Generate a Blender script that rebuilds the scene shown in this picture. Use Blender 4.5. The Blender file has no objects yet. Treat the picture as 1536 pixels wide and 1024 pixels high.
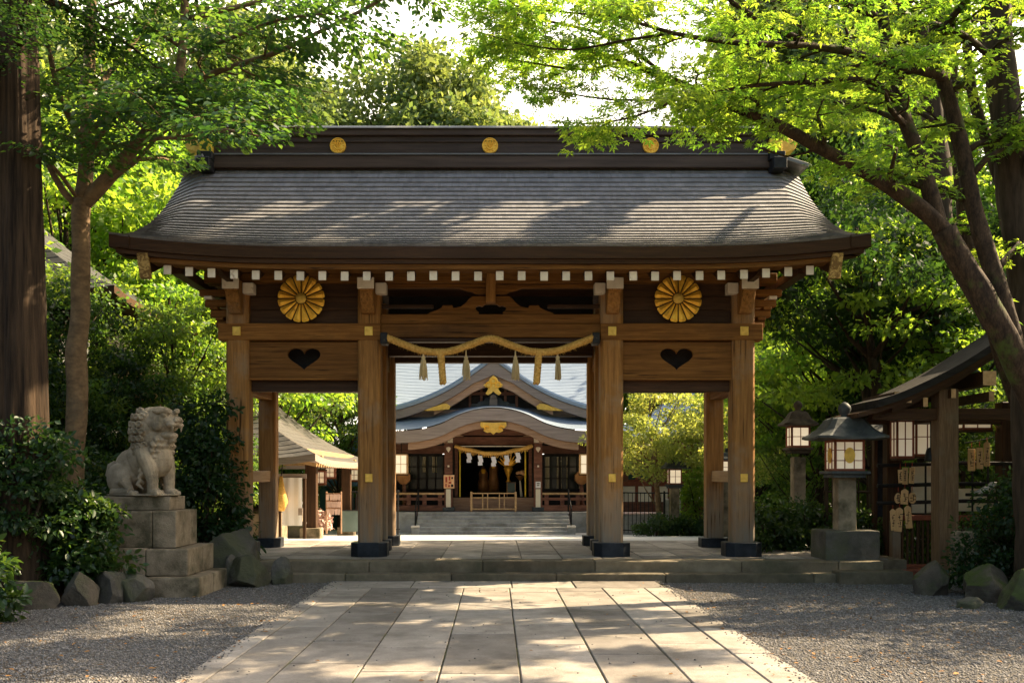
import bpy, bmesh, math, random
import numpy as np
from mathutils import Vector, Matrix, noise as mnoise
random.seed(11)
rng = np.random.default_rng(11)
C = bpy.context.scene.collection
R = math.radians
PI = math.pi

# ------------------------------------------------------------------ camera, sky, sun, exposure
scn = bpy.context.scene
cam = bpy.data.objects.new('camera', bpy.data.cameras.new('camera'))
C.objects.link(cam)
cam.data.sensor_width = 36.0
cam.data.lens = 35.0
cam.location = (0, 0, 1.62)
cam.rotation_euler = (R(90), 0, 0)
cam.data.shift_x = (768 - 743) / 1536
cam.data.shift_y = (715 - 512) / 1536
cam.data.clip_end = 2000
scn.camera = cam
F = 35.0 / 36.0 * 1536

SUN_EL, SUN_AZ = 39.0, 68.0            # azimuth measured from +Y (away from the camera) towards +X
S = Vector((math.sin(R(SUN_AZ)) * math.cos(R(SUN_EL)), math.cos(R(SUN_AZ)) * math.cos(R(SUN_EL)), math.sin(R(SUN_EL))))
w = bpy.data.worlds.new('World')
scn.world = w
w.use_nodes = True
nt = w.node_tree
sky = nt.nodes.new('ShaderNodeTexSky')
sky.sky_type = 'NISHITA'
sky.sun_disc = False
sky.sun_elevation = R(SUN_EL)
sky.sun_rotation = R(SUN_AZ)
sky.dust_density = 5.0
sky.air_density = 1.1
bg = nt.nodes['Background']
bg.inputs['Strength'].default_value = 0.105
# bright cloud added on the courtyard side to whiten the sky there
_tc = nt.nodes.new('ShaderNodeTexCoord')
_sx = nt.nodes.new('ShaderNodeSeparateXYZ')
nt.links.new(_tc.outputs['Generated'], _sx.inputs[0])
_no = nt.nodes.new('ShaderNodeTexNoise')
_no.inputs['Scale'].default_value = 2.2
_no.inputs['Detail'].default_value = 6
nt.links.new(_tc.outputs['Generated'], _no.inputs['Vector'])
_r1 = nt.nodes.new('ShaderNodeMapRange')
_r1.inputs[1].default_value, _r1.inputs[2].default_value = 0.15, 0.75
nt.links.new(_sx.outputs['Y'], _r1.inputs[0])
_r2 = nt.nodes.new('ShaderNodeMapRange')
_r2.inputs[1].default_value, _r2.inputs[2].default_value = 0.25, 0.5
nt.links.new(_no.outputs['Fac'], _r2.inputs[0])
_mu = nt.nodes.new('ShaderNodeMath')
_mu.operation = 'MULTIPLY'
nt.links.new(_r1.outputs[0], _mu.inputs[0])
nt.links.new(_r2.outputs[0], _mu.inputs[1])
_mx = nt.nodes.new('ShaderNodeMix')
_mx.data_type = 'RGBA'
_mx.inputs[7].default_value = (11.0, 10.6, 9.8, 1)
nt.links.new(_mu.outputs[0], _mx.inputs[0])
nt.links.new(sky.outputs[0], _mx.inputs[6])
_wb = nt.nodes.new('ShaderNodeMix')          # warm tint over the whole sky in place of white balance
_wb.data_type = 'RGBA'
_wb.blend_type = 'MULTIPLY'
_wb.inputs[0].default_value = 1.0
_wb.inputs[7].default_value = (1.03, 0.97, 0.88, 1)
nt.links.new(_mx.outputs[2], _wb.inputs[6])
nt.links.new(_wb.outputs[2], bg.inputs['Color'])
sl = bpy.data.lights.new('sun', 'SUN')
sl.energy = 5.0
sl.angle = R(0.45)
sl.color = (1.0, 0.79, 0.51)
so = bpy.data.objects.new('sun', sl)
so.rotation_euler = (-S).to_track_quat('-Z', 'Y').to_euler()
so.location = S * 60
C.objects.link(so)
scn.view_settings.view_transform = 'Standard'
scn.view_settings.look = 'None'
scn.view_settings.exposure = 1.95
scn.view_settings.gamma = 1.0
scn.cycles.max_bounces = 10
scn.cycles.diffuse_bounces = 4
scn.cycles.glossy_bounces = 3
scn.cycles.transmission_bounces = 6
scn.cycles.caustics_reflective = False
scn.cycles.caustics_refractive = False


def P(px, py, D):
    """a point of the place: picture direction (px, py) at depth D metres"""
    return Vector(((px - 743) * D / F, D, 1.62 + (715 - py) * D / F))


# ------------------------------------------------------------------ materials
def nodes_of(name):
    m = bpy.data.materials.new(name)
    m.use_nodes = True
    n = m.node_tree
    n.nodes.clear()
    out = n.nodes.new('ShaderNodeOutputMaterial')
    return m, n, out


def nd(n, kind, **kw):
    x = n.nodes.new(kind)
    for k, v in kw.items():
        setattr(x, k, v)
    return x


def c4(c):
    return (c[0], c[1], c[2], 1.0)


def mixc(n, fac, a, b, mode='MIX'):
    x = nd(n, 'ShaderNodeMix', data_type='RGBA', blend_type=mode)
    for sock, val in ((0, fac), (6, a), (7, b)):
        if isinstance(val, (int, float)):
            x.inputs[sock].default_value = val
        elif isinstance(val, (tuple, list)):
            x.inputs[sock].default_value = c4(val)
        else:
            n.links.new(val, x.inputs[sock])
    return x.outputs[2]


def noise_out(n, vec, scale, detail=5, rough=0.6, dist=0.0):
    t = nd(n, 'ShaderNodeTexNoise')
    t.inputs['Scale'].default_value = scale
    t.inputs['Detail'].default_value = detail
    t.inputs['Roughness'].default_value = rough
    t.inputs['Distortion'].default_value = dist
    n.links.new(vec, t.inputs['Vector'])
    return t.outputs['Fac']


def ramp(n, fac, lo, hi):
    x = nd(n, 'ShaderNodeMapRange')
    x.inputs[1].default_value = lo
    x.inputs[2].default_value = hi
    n.links.new(fac, x.inputs[0])
    return x.outputs[0]


def mapped(n, scale, rnd=True):
    tc = nd(n, 'ShaderNodeTexCoord')
    mp = nd(n, 'ShaderNodeMapping')
    mp.inputs['Scale'].default_value = scale
    n.links.new(tc.outputs['Object'], mp.inputs['Vector'])
    if rnd:
        oi = nd(n, 'ShaderNodeObjectInfo')
        mu = nd(n, 'ShaderNodeMath', operation='MULTIPLY')
        mu.inputs[1].default_value = 37.0
        n.links.new(oi.outputs['Random'], mu.inputs[0])
        n.links.new(mu.outputs[0], mp.inputs['Location'])
    return mp.outputs['Vector'], tc


def pm(name, c1, c2, scale=(1, 1, 1), ns=4, detail=6, lo=0.35, hi=0.65, c3=None, s3=0.6, lo3=0.5, hi3=0.65,
       rough=0.7, metal=0.0, bump=0.3, bscale=None, dist=0.0, objvar=0.18, fine=0, spec=0.18, attr=None, top=None, crack=None, foot=False):
    """general surface: two tones by stretched noise, a third tone in large patches, bump from the same noise"""
    m, n, out = nodes_of(name)
    b = nd(n, 'ShaderNodeBsdfPrincipled')
    n.links.new(b.outputs[0], out.inputs[0])
    vec, tc = mapped(n, scale)
    f = noise_out(n, vec, ns, detail, 0.62, dist)
    col = mixc(n, ramp(n, f, lo, hi), c1, c2)
    if fine:
        vec2, _ = mapped(n, scale)
        f2 = noise_out(n, vec2, ns * fine, 3, 0.7)
        col = mixc(n, ramp(n, f2, 0.4, 0.62), col, mixc(n, 0.5, col, c2), 'MIX')
    if c3 is not None:
        v3, _ = mapped(n, (1, 1, 1))
        f3 = noise_out(n, v3, s3, 6, 0.65)
        fac3 = ramp(n, f3, lo3, hi3)
        if top is not None:                      # growth that settles on upward faces
            g = nd(n, 'ShaderNodeNewGeometry')
            sx = nd(n, 'ShaderNodeSeparateXYZ')
            n.links.new(g.outputs['Normal'], sx.inputs[0])
            mm = nd(n, 'ShaderNodeMath', operation='MULTIPLY')
            n.links.new(fac3, mm.inputs[0])
            n.links.new(ramp(n, sx.outputs['Z'], top, 0.95), mm.inputs[1])
            fac3 = mm.outputs[0]
        col = mixc(n, fac3, col, c3)
    if foot:                                    # rain-greyed wood towards the foot of a post
        fz = nd(n, 'ShaderNodeSeparateXYZ')
        n.links.new(tc.outputs['Object'], fz.inputs[0])
        fn_ = noise_out(n, mapped(n, (5, 5, 1.2))[0], 1.2, 5, 0.65)
        ad = nd(n, 'ShaderNodeMath', operation='MULTIPLY_ADD')
        ad.inputs[1].default_value = -2.2
        n.links.new(fn_, ad.inputs[0])
        n.links.new(fz.outputs['Z'], ad.inputs[2])
        col = mixc(n, ramp(n, ad.outputs[0], 0.65, -0.75), col, (0.20, 0.165, 0.125))
    if crack:                                    # drying checks in timber, hairlines in stone
        vk, _ = mapped(n, crack)
        fk = noise_out(n, vk, 3.0, 2, 0.5)
        fl = noise_out(n, mapped(n, (1, 1, 1))[0], 1.7, 2, 0.5)
        mk = nd(n, 'ShaderNodeMath', operation='MULTIPLY')
        n.links.new(ramp(n, fk, 0.615, 0.66), mk.inputs[0])
        n.links.new(ramp(n, fl, 0.42, 0.6), mk.inputs[1])
        col = mixc(n, mk.outputs[0], col, (c2[0] * .3, c2[1] * .3, c2[2] * .3))
    if attr:
        at = nd(n, 'ShaderNodeAttribute', attribute_name=attr)
        hs = nd(n, 'ShaderNodeHueSaturation')
        n.links.new(ramp2(n, at.outputs['Fac'], 0.68, 1.28), hs.inputs['Value'])
        n.links.new(col, hs.inputs['Color'])
        col = hs.outputs[0]
    if objvar:
        oi = nd(n, 'ShaderNodeObjectInfo')
        hs = nd(n, 'ShaderNodeHueSaturation')
        n.links.new(ramp2(n, oi.outputs['Random'], 1 - objvar, 1 + objvar), hs.inputs['Value'])
        n.links.new(col, hs.inputs['Color'])
        col = hs.outputs[0]
    n.links.new(col, b.inputs['Base Color'])
    b.inputs['Metallic'].default_value = metal
    b.inputs['Specular IOR Level'].default_value = spec
    rr = nd(n, 'ShaderNodeMapRange')
    rr.inputs[3].default_value = max(rough - 0.12, 0.05)
    rr.inputs[4].default_value = min(rough + 0.12, 1)
    n.links.new(f, rr.inputs[0])
    n.links.new(rr.outputs[0], b.inputs['Roughness'])
    if bump:
        bp = nd(n, 'ShaderNodeBump')
        bp.inputs['Strength'].default_value = bump
        bp.inputs['Distance'].default_value = 0.02
        if bscale:
            vb, _ = mapped(n, (1, 1, 1))
            fb = noise_out(n, vb, bscale, 6, 0.7)
        else:
            fb = f
        n.links.new(fb, bp.inputs['Height'])
        n.links.new(bp.outputs[0], b.inputs['Normal'])
    return m


def ramp2(n, fac, a, b):
    x = nd(n, 'ShaderNodeMapRange')
    x.inputs[3].default_value = a
    x.inputs[4].default_value = b
    n.links.new(fac, x.inputs[0])
    return x.outputs[0]


def leafmat(name, refl, refl2, trans, trans2, k=0.5, rough=0.45, spec=0.022):
    """leaf: diffuse + light passing through, a little gloss; per-leaf tone from the attribute v"""
    m, n, out = nodes_of(name)
    at = nd(n, 'ShaderNodeAttribute', attribute_name='v')
    oi = nd(n, 'ShaderNodeObjectInfo')
    d = nd(n, 'ShaderNodeBsdfDiffuse')
    t = nd(n, 'ShaderNodeBsdfTranslucent')
    g = nd(n, 'ShaderNodeBsdfGlossy')
    g.inputs['Roughness'].default_value = rough
    g.inputs['Color'].default_value = (1, 1, 1, 1)
    n.links.new(mixc(n, at.outputs['Fac'], refl, refl2), d.inputs['Color'])
    n.links.new(mixc(n, at.outputs['Fac'], trans, trans2), t.inputs['Color'])
    a = nd(n, 'ShaderNodeMixShader')
    a.inputs[0].default_value = k
    n.links.new(d.outputs[0], a.inputs[1])
    n.links.new(t.outputs[0], a.inputs[2])
    e = nd(n, 'ShaderNodeMixShader')
    e.inputs[0].default_value = spec
    n.links.new(a.outputs[0], e.inputs[1])
    n.links.new(g.outputs[0], e.inputs[2])
    n.links.new(e.outputs[0], out.inputs[0])
    return m


W1, W2 = (0.31, 0.138, 0.030), (0.155, 0.064, 0.014)
M = {}
M['wood_x'] = pm('gate_wood_lengthwise', W1, W2, (0.55, 11, 11), 2.2, fine=5, rough=0.66, bump=0.4, crack=(0.35, 16, 16), objvar=0.26, c3=(0.085, 0.042, 0.016), s3=0.5, lo3=0.55, hi3=0.8)
M['wood_y'] = pm('gate_wood_crosswise', W1, W2, (11, 0.55, 11), 2.2, fine=5, rough=0.66, bump=0.4, crack=(16, 0.35, 16), objvar=0.26, c3=(0.085, 0.042, 0.016), s3=0.5, lo3=0.55, hi3=0.8)
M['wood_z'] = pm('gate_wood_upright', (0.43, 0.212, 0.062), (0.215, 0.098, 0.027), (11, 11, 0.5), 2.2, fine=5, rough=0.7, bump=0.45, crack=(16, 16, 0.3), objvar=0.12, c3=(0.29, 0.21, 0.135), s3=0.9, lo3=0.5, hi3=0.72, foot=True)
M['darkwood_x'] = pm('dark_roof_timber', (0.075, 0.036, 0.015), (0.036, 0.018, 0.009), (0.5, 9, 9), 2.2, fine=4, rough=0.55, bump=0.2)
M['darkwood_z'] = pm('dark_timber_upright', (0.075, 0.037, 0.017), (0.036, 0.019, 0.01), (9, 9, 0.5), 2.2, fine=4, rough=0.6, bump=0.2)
M['ridge_wood'] = pm('ridge_dark_timber', (0.075, 0.05, 0.036), (0.04, 0.027, 0.02), (0.4, 8, 8), 2.2, rough=0.5, bump=0.15)
M['grey_metal'] = pm('aged_copper_cap', (0.22, 0.22, 0.21), (0.13, 0.13, 0.125), (0.6, 4, 4), 3, rough=0.45, metal=0.3, bump=0.1)
M['white'] = pm('white_paint', (0.86, 0.78, 0.65), (0.74, 0.65, 0.52), (1, 1, 1), 6, rough=0.7, bump=0.08, objvar=0.12, c3=(0.42, 0.32, 0.22), s3=9, lo3=0.6, hi3=0.72)
M['gold'] = pm('gold_leaf', (1.0, 0.58, 0.075), (0.84, 0.42, 0.045), (1, 1, 1), 9, rough=0.36, metal=0.45, bump=0.2, objvar=0.05, c3=(0.42, 0.21, 0.035), s3=7, lo3=0.56, hi3=0.75)
M['goldplate'] = pm('gilt_plate', (0.85, 0.56, 0.12), (0.66, 0.40, 0.08), (1, 1, 1), 14, rough=0.42, metal=0.5, bump=0.15, objvar=0.1)
M['yellowplate'] = pm('gilt_yellow_plate', (0.85, 0.62, 0.06), (0.70, 0.48, 0.05), (1, 1, 1), 9, rough=0.45, metal=0.3, bump=0.1)
M['carved'] = pm('carved_gilt_wood', (0.55, 0.36, 0.12), (0.20, 0.11, 0.035), (1, 1, 1), 11, lo=0.42, hi=0.55, rough=0.5, metal=0.3, bump=0.6, dist=1.5)
M['shoe'] = pm('dark_iron_shoe', (0.030, 0.037, 0.048), (0.014, 0.017, 0.022), (1, 1, 1), 5, rough=0.5, metal=0.4, bump=0.25)
M['rope'] = pm('rice_straw', (0.72, 0.45, 0.13), (0.48, 0.26, 0.06), (1, 1, 1), 26, rough=0.85, bump=0.5)
M['tassel'] = pm('pale_straw', (0.72, 0.58, 0.33), (0.48, 0.35, 0.16), (30, 30, 1.5), 3, rough=0.9, bump=0.5)
M['stone'] = pm('weathered_granite', (0.36, 0.29, 0.20), (0.19, 0.15, 0.10), (1, 1, 1), 3.2, detail=10, c3=(0.085, 0.075, 0.045), s3=1.7, lo3=0.47, hi3=0.63, rough=0.9, bump=0.7, bscale=38)
M['statue'] = pm('carved_sandstone', (0.47, 0.385, 0.27), (0.28, 0.225, 0.15), (1, 1, 1), 5, detail=9, c3=(0.17, 0.145, 0.10), s3=2.2, lo3=0.52, hi3=0.7, rough=0.9, bump=0.55, bscale=45)
M['darkstone'] = pm('mossy_dark_stone', (0.115, 0.105, 0.088), (0.055, 0.052, 0.044), (1, 1, 1), 3, detail=9, c3=(0.075, 0.078, 0.045), s3=1.6, lo3=0.45, hi3=0.6, rough=0.9, bump=0.7, bscale=26)
M['rock'] = pm('garden_rock', (0.12, 0.10, 0.075), (0.045, 0.04, 0.032), (1, 1, 1), 2.4, detail=10, c3=(0.06, 0.085, 0.014), s3=2.4, lo3=0.40, hi3=0.56, rough=0.9, bump=0.9, bscale=22, top=0.05)
M['step'] = pm('step_granite', (0.19, 0.158, 0.108), (0.11, 0.09, 0.06), (1, 1, 1), 4, detail=10, c3=(0.075, 0.072, 0.045), s3=1.1, lo3=0.5, hi3=0.7, rough=0.88, bump=0.5, bscale=50, attr='v', objvar=0)
M['slab'] = pm('paving_granite', (0.315, 0.285, 0.25), (0.20, 0.18, 0.157), (1, 1, 1), 3.2, detail=12, c3=(0.135, 0.12, 0.10), s3=1.4, lo3=0.5, hi3=0.70, rough=0.88, bump=0.5, bscale=60, fine=14, attr='v', objvar=0)
M['courtslab'] = pm('courtyard_granite', (0.46, 0.45, 0.42), (0.37, 0.36, 0.34), (1, 1, 1), 3, detail=9, rough=0.85, bump=0.25, bscale=40, objvar=0)
M['palestone'] = pm('pale_granite', (0.42, 0.41, 0.38), (0.31, 0.30, 0.28), (1, 1, 1), 4, detail=9, c3=(0.2, 0.195, 0.17), s3=1.0, lo3=0.52, hi3=0.7, rough=0.85, bump=0.35, bscale=40)
M['soil'] = pm('gravel_bed', (0.145, 0.13, 0.11), (0.07, 0.064, 0.057), (1, 1, 1), 60, detail=4, c3=(0.085, 0.062, 0.038), s3=0.9, lo3=0.48, hi3=0.66, rough=0.95, bump=0.9, bscale=45, objvar=0)
M['pebble'] = pm('pebble', (0.225, 0.21, 0.195), (0.095, 0.092, 0.09), (1, 1, 1), 16, rough=0.85, bump=0, attr='v', objvar=0)
M['deadleaf'] = pm('fallen_leaf', (0.30, 0.155, 0.05), (0.17, 0.08, 0.03), (1, 1, 1), 9, rough=0.8, bump=0, attr='v', objvar=0)
M['bark'] = pm('old_bark', (0.075, 0.047, 0.026), (0.020, 0.014, 0.009), (4, 4, 1.6), 3.4, detail=10, c3=(0.055, 0.075, 0.016), s3=1.8, lo3=0.56, hi3=0.66, rough=0.95, bump=1.0, fine=4, objvar=0.05)
M['bark_plain'] = pm('brown_bark', (0.095, 0.060, 0.033), (0.034, 0.022, 0.013), (7, 7, 1.1), 2.4, detail=8, c3=(0.07, 0.09, 0.028), s3=1.1, lo3=0.55, hi3=0.68, rough=0.92, bump=1.0, objvar=0.05)
M['smoothbark'] = pm('smooth_bark', (0.21, 0.14, 0.075), (0.105, 0.07, 0.04), (3, 3, 5), 2.4, detail=8, c3=(0.11, 0.085, 0.055), s3=1.6, lo3=0.55, hi3=0.68, rough=0.88, bump=0.6, objvar=0.05)
M['cedarbark'] = pm('cedar_bark', (0.062, 0.039, 0.022), (0.013, 0.009, 0.006), (9, 9, 0.55), 2.0, detail=8, rough=0.95, bump=1.0, objvar=0.05)
M['darkbark'] = pm('dark_bark', (0.06, 0.042, 0.027), (0.027, 0.02, 0.013), (6, 6, 1), 2.4, detail=6, rough=0.95, bump=0.8)  # dark brown tone of its own
M['slate'] = pm('hall_copper_roof', (0.25, 0.31, 0.385), (0.18, 0.235, 0.31), (0.5, 5, 5), 3, detail=6, rough=0.5, metal=0.1, bump=0.2)
M['hallwood'] = pm('reddish_hall_timber', (0.21, 0.095, 0.06), (0.115, 0.05, 0.033), (1, 6, 4), 3, rough=0.6, bump=0.2)
M['hallgrey'] = pm('hall_weathered_board', (0.31, 0.255, 0.225), (0.21, 0.17, 0.15), (0.5, 5, 9), 3, rough=0.7, bump=0.25)
M['halltan'] = pm('hall_pale_board', (0.42, 0.265, 0.17), (0.29, 0.175, 0.11), (0.6, 5, 9), 3, rough=0.65, bump=0.2)
M['lightwood'] = pm('pale_cypress', (0.62, 0.40, 0.20), (0.45, 0.27, 0.125), (5, 5, 5), 3, rough=0.6, bump=0.2)
M['lightwood_y'] = pm('pale_tie_timber', (0.46, 0.29, 0.16), (0.33, 0.195, 0.10), (8, 0.5, 8), 2.5, rough=0.6, bump=0.2)
M['postwood'] = pm('grey_brown_post', (0.26, 0.165, 0.09), (0.135, 0.08, 0.042), (9, 9, 0.6), 2.4, fine=4, rough=0.7, bump=0.3, c3=(0.2, 0.16, 0.11), s3=0.7)
M['black'] = pm('black_timber_and_shade', (0.022, 0.019, 0.017), (0.012, 0.011, 0.01), (1, 1, 1), 4, rough=0.6, bump=0.1)  # also colours the sheets that stand in for deep shade
M['glass'] = pm('dark_window_glass', (0.02, 0.028, 0.022), (0.035, 0.04, 0.03), (1, 1, 1), 0.8, rough=0.16, bump=0.0, spec=0.6)
M['screen'] = pm('green_window_screen', (0.02, 0.055, 0.042), (0.03, 0.07, 0.052), (1, 1, 1), 1.5, rough=0.4, bump=0.0)
M['plaster'] = pm('cream_plaster', (0.74, 0.66, 0.53), (0.66, 0.57, 0.44), (1, 1, 1), 2, rough=0.85, bump=0.12)
M['cloth'] = pm('white_banner_cloth', (0.82, 0.80, 0.79), (0.74, 0.72, 0.71), (3, 3, 0.6), 1.4, rough=0.9, bump=0.2)
M['iron'] = pm('black_iron', (0.03, 0.03, 0.03), (0.018, 0.018, 0.018), (1, 1, 1), 9, rough=0.5, metal=0.3, bump=0.05)
M['greentile'] = pm('dark_lantern_roof', (0.075, 0.082, 0.082), (0.036, 0.041, 0.043), (1, 1, 1), 5, detail=8, c3=(0.15, 0.155, 0.14), s3=3, lo3=0.55, hi3=0.75, rough=0.6, bump=0.35)
M['brownroof'] = pm('thatched_brown_cap', (0.12, 0.095, 0.065), (0.06, 0.046, 0.032), (1, 1, 1), 6, rough=0.85, bump=0.5)
M['paper'] = pm('cream_paper', (0.80, 0.72, 0.55), (0.74, 0.65, 0.48), (1, 1, 1), 4, rough=0.9, bump=0.0, objvar=0.05)  # plain cream colour, no glow
M['plaque'] = pm('plaque_wood', (0.60, 0.39, 0.18), (0.48, 0.29, 0.125), (6, 6, 1.0), 4, rough=0.7, bump=0.15)
M['ink'] = pm('ink', (0.03, 0.025, 0.02), (0.05, 0.03, 0.025), (1, 1, 1), 9, rough=0.8, bump=0, objvar=0)
M['redink'] = pm('red_ink', (0.5, 0.09, 0.05), (0.4, 0.06, 0.04), (1, 1, 1), 9, rough=0.8, bump=0, objvar=0)
M['poster'] = pm('orange_notice_paper', (0.82, 0.42, 0.2), (0.85, 0.6, 0.35), (1, 1, 1), 9, rough=0.8, bump=0, objvar=0)
M['redwood'] = pm('red_lacquered_timber', (0.24, 0.075, 0.04), (0.15, 0.045, 0.026), (4, 4, 4), 3, rough=0.5, bump=0.15)
M['pink'] = pm('faded_pink_card', (0.68, 0.50, 0.43), (0.58, 0.40, 0.34), (1, 1, 1), 7, rough=0.85, bump=0.1)
M['teal'] = pm('teal_painted_board', (0.02, 0.07, 0.062), (0.014, 0.05, 0.045), (1, 1, 1), 3, rough=0.5, bump=0.1)
M['bluetile'] = pm('blue_glazed_tile', (0.07, 0.16, 0.24), (0.04, 0.10, 0.16), (1, 1, 1), 5, rough=0.4, bump=0.2)
M['frosted'] = pm('frosted_screen', (0.18, 0.25, 0.235), (0.13, 0.19, 0.18), (1, 1, 1), 2, rough=0.3, bump=0.0)
M['bronze'] = pm('brown_lacquer', (0.33, 0.16, 0.055), (0.18, 0.08, 0.03), (1, 1, 1), 4, rough=0.4, metal=0.3, bump=0.1)
M['violetpaper'] = pm('white_cut_paper', (0.78, 0.76, 0.80), (0.70, 0.68, 0.73), (1, 1, 1), 4, rough=0.9, bump=0.05)

# gate roof shingles: rows are real geometry, each shingle has its own tone
m, n, out = nodes_of('cypress_shingles')
b = nd(n, 'ShaderNodeBsdfPrincipled')
n.links.new(b.outputs[0], out.inputs[0])
v0, _ = mapped(n, (13.0, 0.02, 0.02), rnd=False)
at = nd(n, 'ShaderNodeAttribute', attribute_name='v')
cmb = nd(n, 'ShaderNodeCombineXYZ')
sp = nd(n, 'ShaderNodeSeparateXYZ')
n.links.new(v0, sp.inputs[0])
n.links.new(sp.outputs[0], cmb.inputs[0])
mu = nd(n, 'ShaderNodeMath', operation='MULTIPLY')
mu.inputs[1].default_value = 411.0
n.links.new(at.outputs['Fac'], mu.inputs[0])
n.links.new(mu.outputs[0], cmb.inputs[1])
vo = nd(n, 'ShaderNodeTexVoronoi')
vo.inputs['Scale'].default_value = 1.0
n.links.new(cmb.outputs[0], vo.inputs['Vector'])
wn = nd(n, 'ShaderNodeTexWhiteNoise')
n.links.new(vo.outputs['Color'], wn.inputs['Vector'])
v1, _ = mapped(n, (1.2, 3, 3), rnd=False)
f1 = noise_out(n, v1, 2.0, 7, 0.65)
v2, _ = mapped(n, (14, 26, 26), rnd=False)
f2 = noise_out(n, v2, 2.0, 4, 0.7)
col = mixc(n, ramp(n, f1, 0.3, 0.7), (0.222, 0.215, 0.218), (0.136, 0.134, 0.142))
col = mixc(n, ramp(n, f2, 0.62, 0.78), col, (0.30, 0.285, 0.265))
hs = nd(n, 'ShaderNodeHueSaturation')
n.links.new(col, hs.inputs['Color'])
n.links.new(ramp2(n, wn.outputs['Value'], 0.84, 1.14), hs.inputs['Value'])
n.links.new(hs.outputs[0], b.inputs['Base Color'])
b.inputs['Roughness'].default_value = 0.75
bp = nd(n, 'ShaderNodeBump')
bp.inputs['Strength'].default_value = 0.5
bp.inputs['Distance'].default_value = 0.015
n.links.new(f2, bp.inputs['Height'])
n.links.new(bp.outputs[0], b.inputs['Normal'])
M['shingle'] = m

M['glow_paper'] = nodes_of('glowing_paper')[0]
_n = M['glow_paper'].node_tree
_o = _n.nodes[0]
_b = nd(_n, 'ShaderNodeBsdfPrincipled')
_b.inputs['Base Color'].default_value = (0.82, 0.74, 0.6, 1)
_b.inputs['Roughness'].default_value = 0.9
_b.inputs['Emission Color'].default_value = (1.0, 0.80, 0.52, 1)
_b.inputs['Emission Strength'].default_value = 0.16
_n.links.new(_b.outputs[0], _o.inputs[0])
M['faint_glow_paper'] = M['glow_paper'].copy()
M['faint_glow_paper'].name = 'faint_glow_lantern_paper'  # faint emission brightens lantern panes that stand in shade
[q for q in M['faint_glow_paper'].node_tree.nodes if q.type == 'BSDF_PRINCIPLED'][0].inputs['Emission Strength'].default_value = 0.06

L = {}
L['lime'] = leafmat('lime_maple_leaf', (0.05, 0.115, 0.02), (0.095, 0.155, 0.024), (0.24, 0.47, 0.03), (0.48, 0.62, 0.045), 0.55)
L['green'] = leafmat('green_leaf', (0.04, 0.095, 0.022), (0.075, 0.13, 0.024), (0.14, 0.29, 0.03), (0.32, 0.42, 0.04), 0.45)
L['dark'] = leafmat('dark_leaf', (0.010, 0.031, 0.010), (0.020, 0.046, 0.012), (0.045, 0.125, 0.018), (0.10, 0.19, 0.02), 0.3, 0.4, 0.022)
L['pine'] = leafmat('evergreen_leaf', (0.025, 0.055, 0.025), (0.045, 0.08, 0.03), (0.05, 0.10, 0.025), (0.09, 0.14, 0.03), 0.25)
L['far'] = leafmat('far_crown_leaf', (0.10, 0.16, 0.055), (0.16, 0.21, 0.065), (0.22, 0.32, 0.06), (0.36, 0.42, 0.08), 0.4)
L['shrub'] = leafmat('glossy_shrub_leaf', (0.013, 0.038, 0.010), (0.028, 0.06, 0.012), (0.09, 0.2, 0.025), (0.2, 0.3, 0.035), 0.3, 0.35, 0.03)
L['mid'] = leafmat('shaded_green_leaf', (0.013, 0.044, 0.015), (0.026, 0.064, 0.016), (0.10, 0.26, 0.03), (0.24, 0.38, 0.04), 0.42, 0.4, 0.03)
L['pale'] = leafmat('sunny_pale_leaf', (0.13, 0.18, 0.045), (0.20, 0.23, 0.055), (0.42, 0.50, 0.07), (0.6, 0.6, 0.1), 0.45)


# ------------------------------------------------------------------ mesh helpers
def tag(o, label=None, cat=None, group=None, kind=None):
    if label:
        o['label'] = label
    if cat:
        o['category'] = cat
    if group:
        o['group'] = group
    if kind:
        o['kind'] = kind
    return o


def attach(o, parent):
    o.parent = parent
    p = parent
    if p.type == 'EMPTY':
        o.matrix_parent_inverse = Matrix.Translation(-Vector(p.location))
    return o


def thing(name, label, cat, loc, group=None):
    o = bpy.data.objects.new(name, None)
    o.empty_display_size = 0.2
    o.location = loc
    C.objects.link(o)
    return tag(o, label, cat, group)


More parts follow.
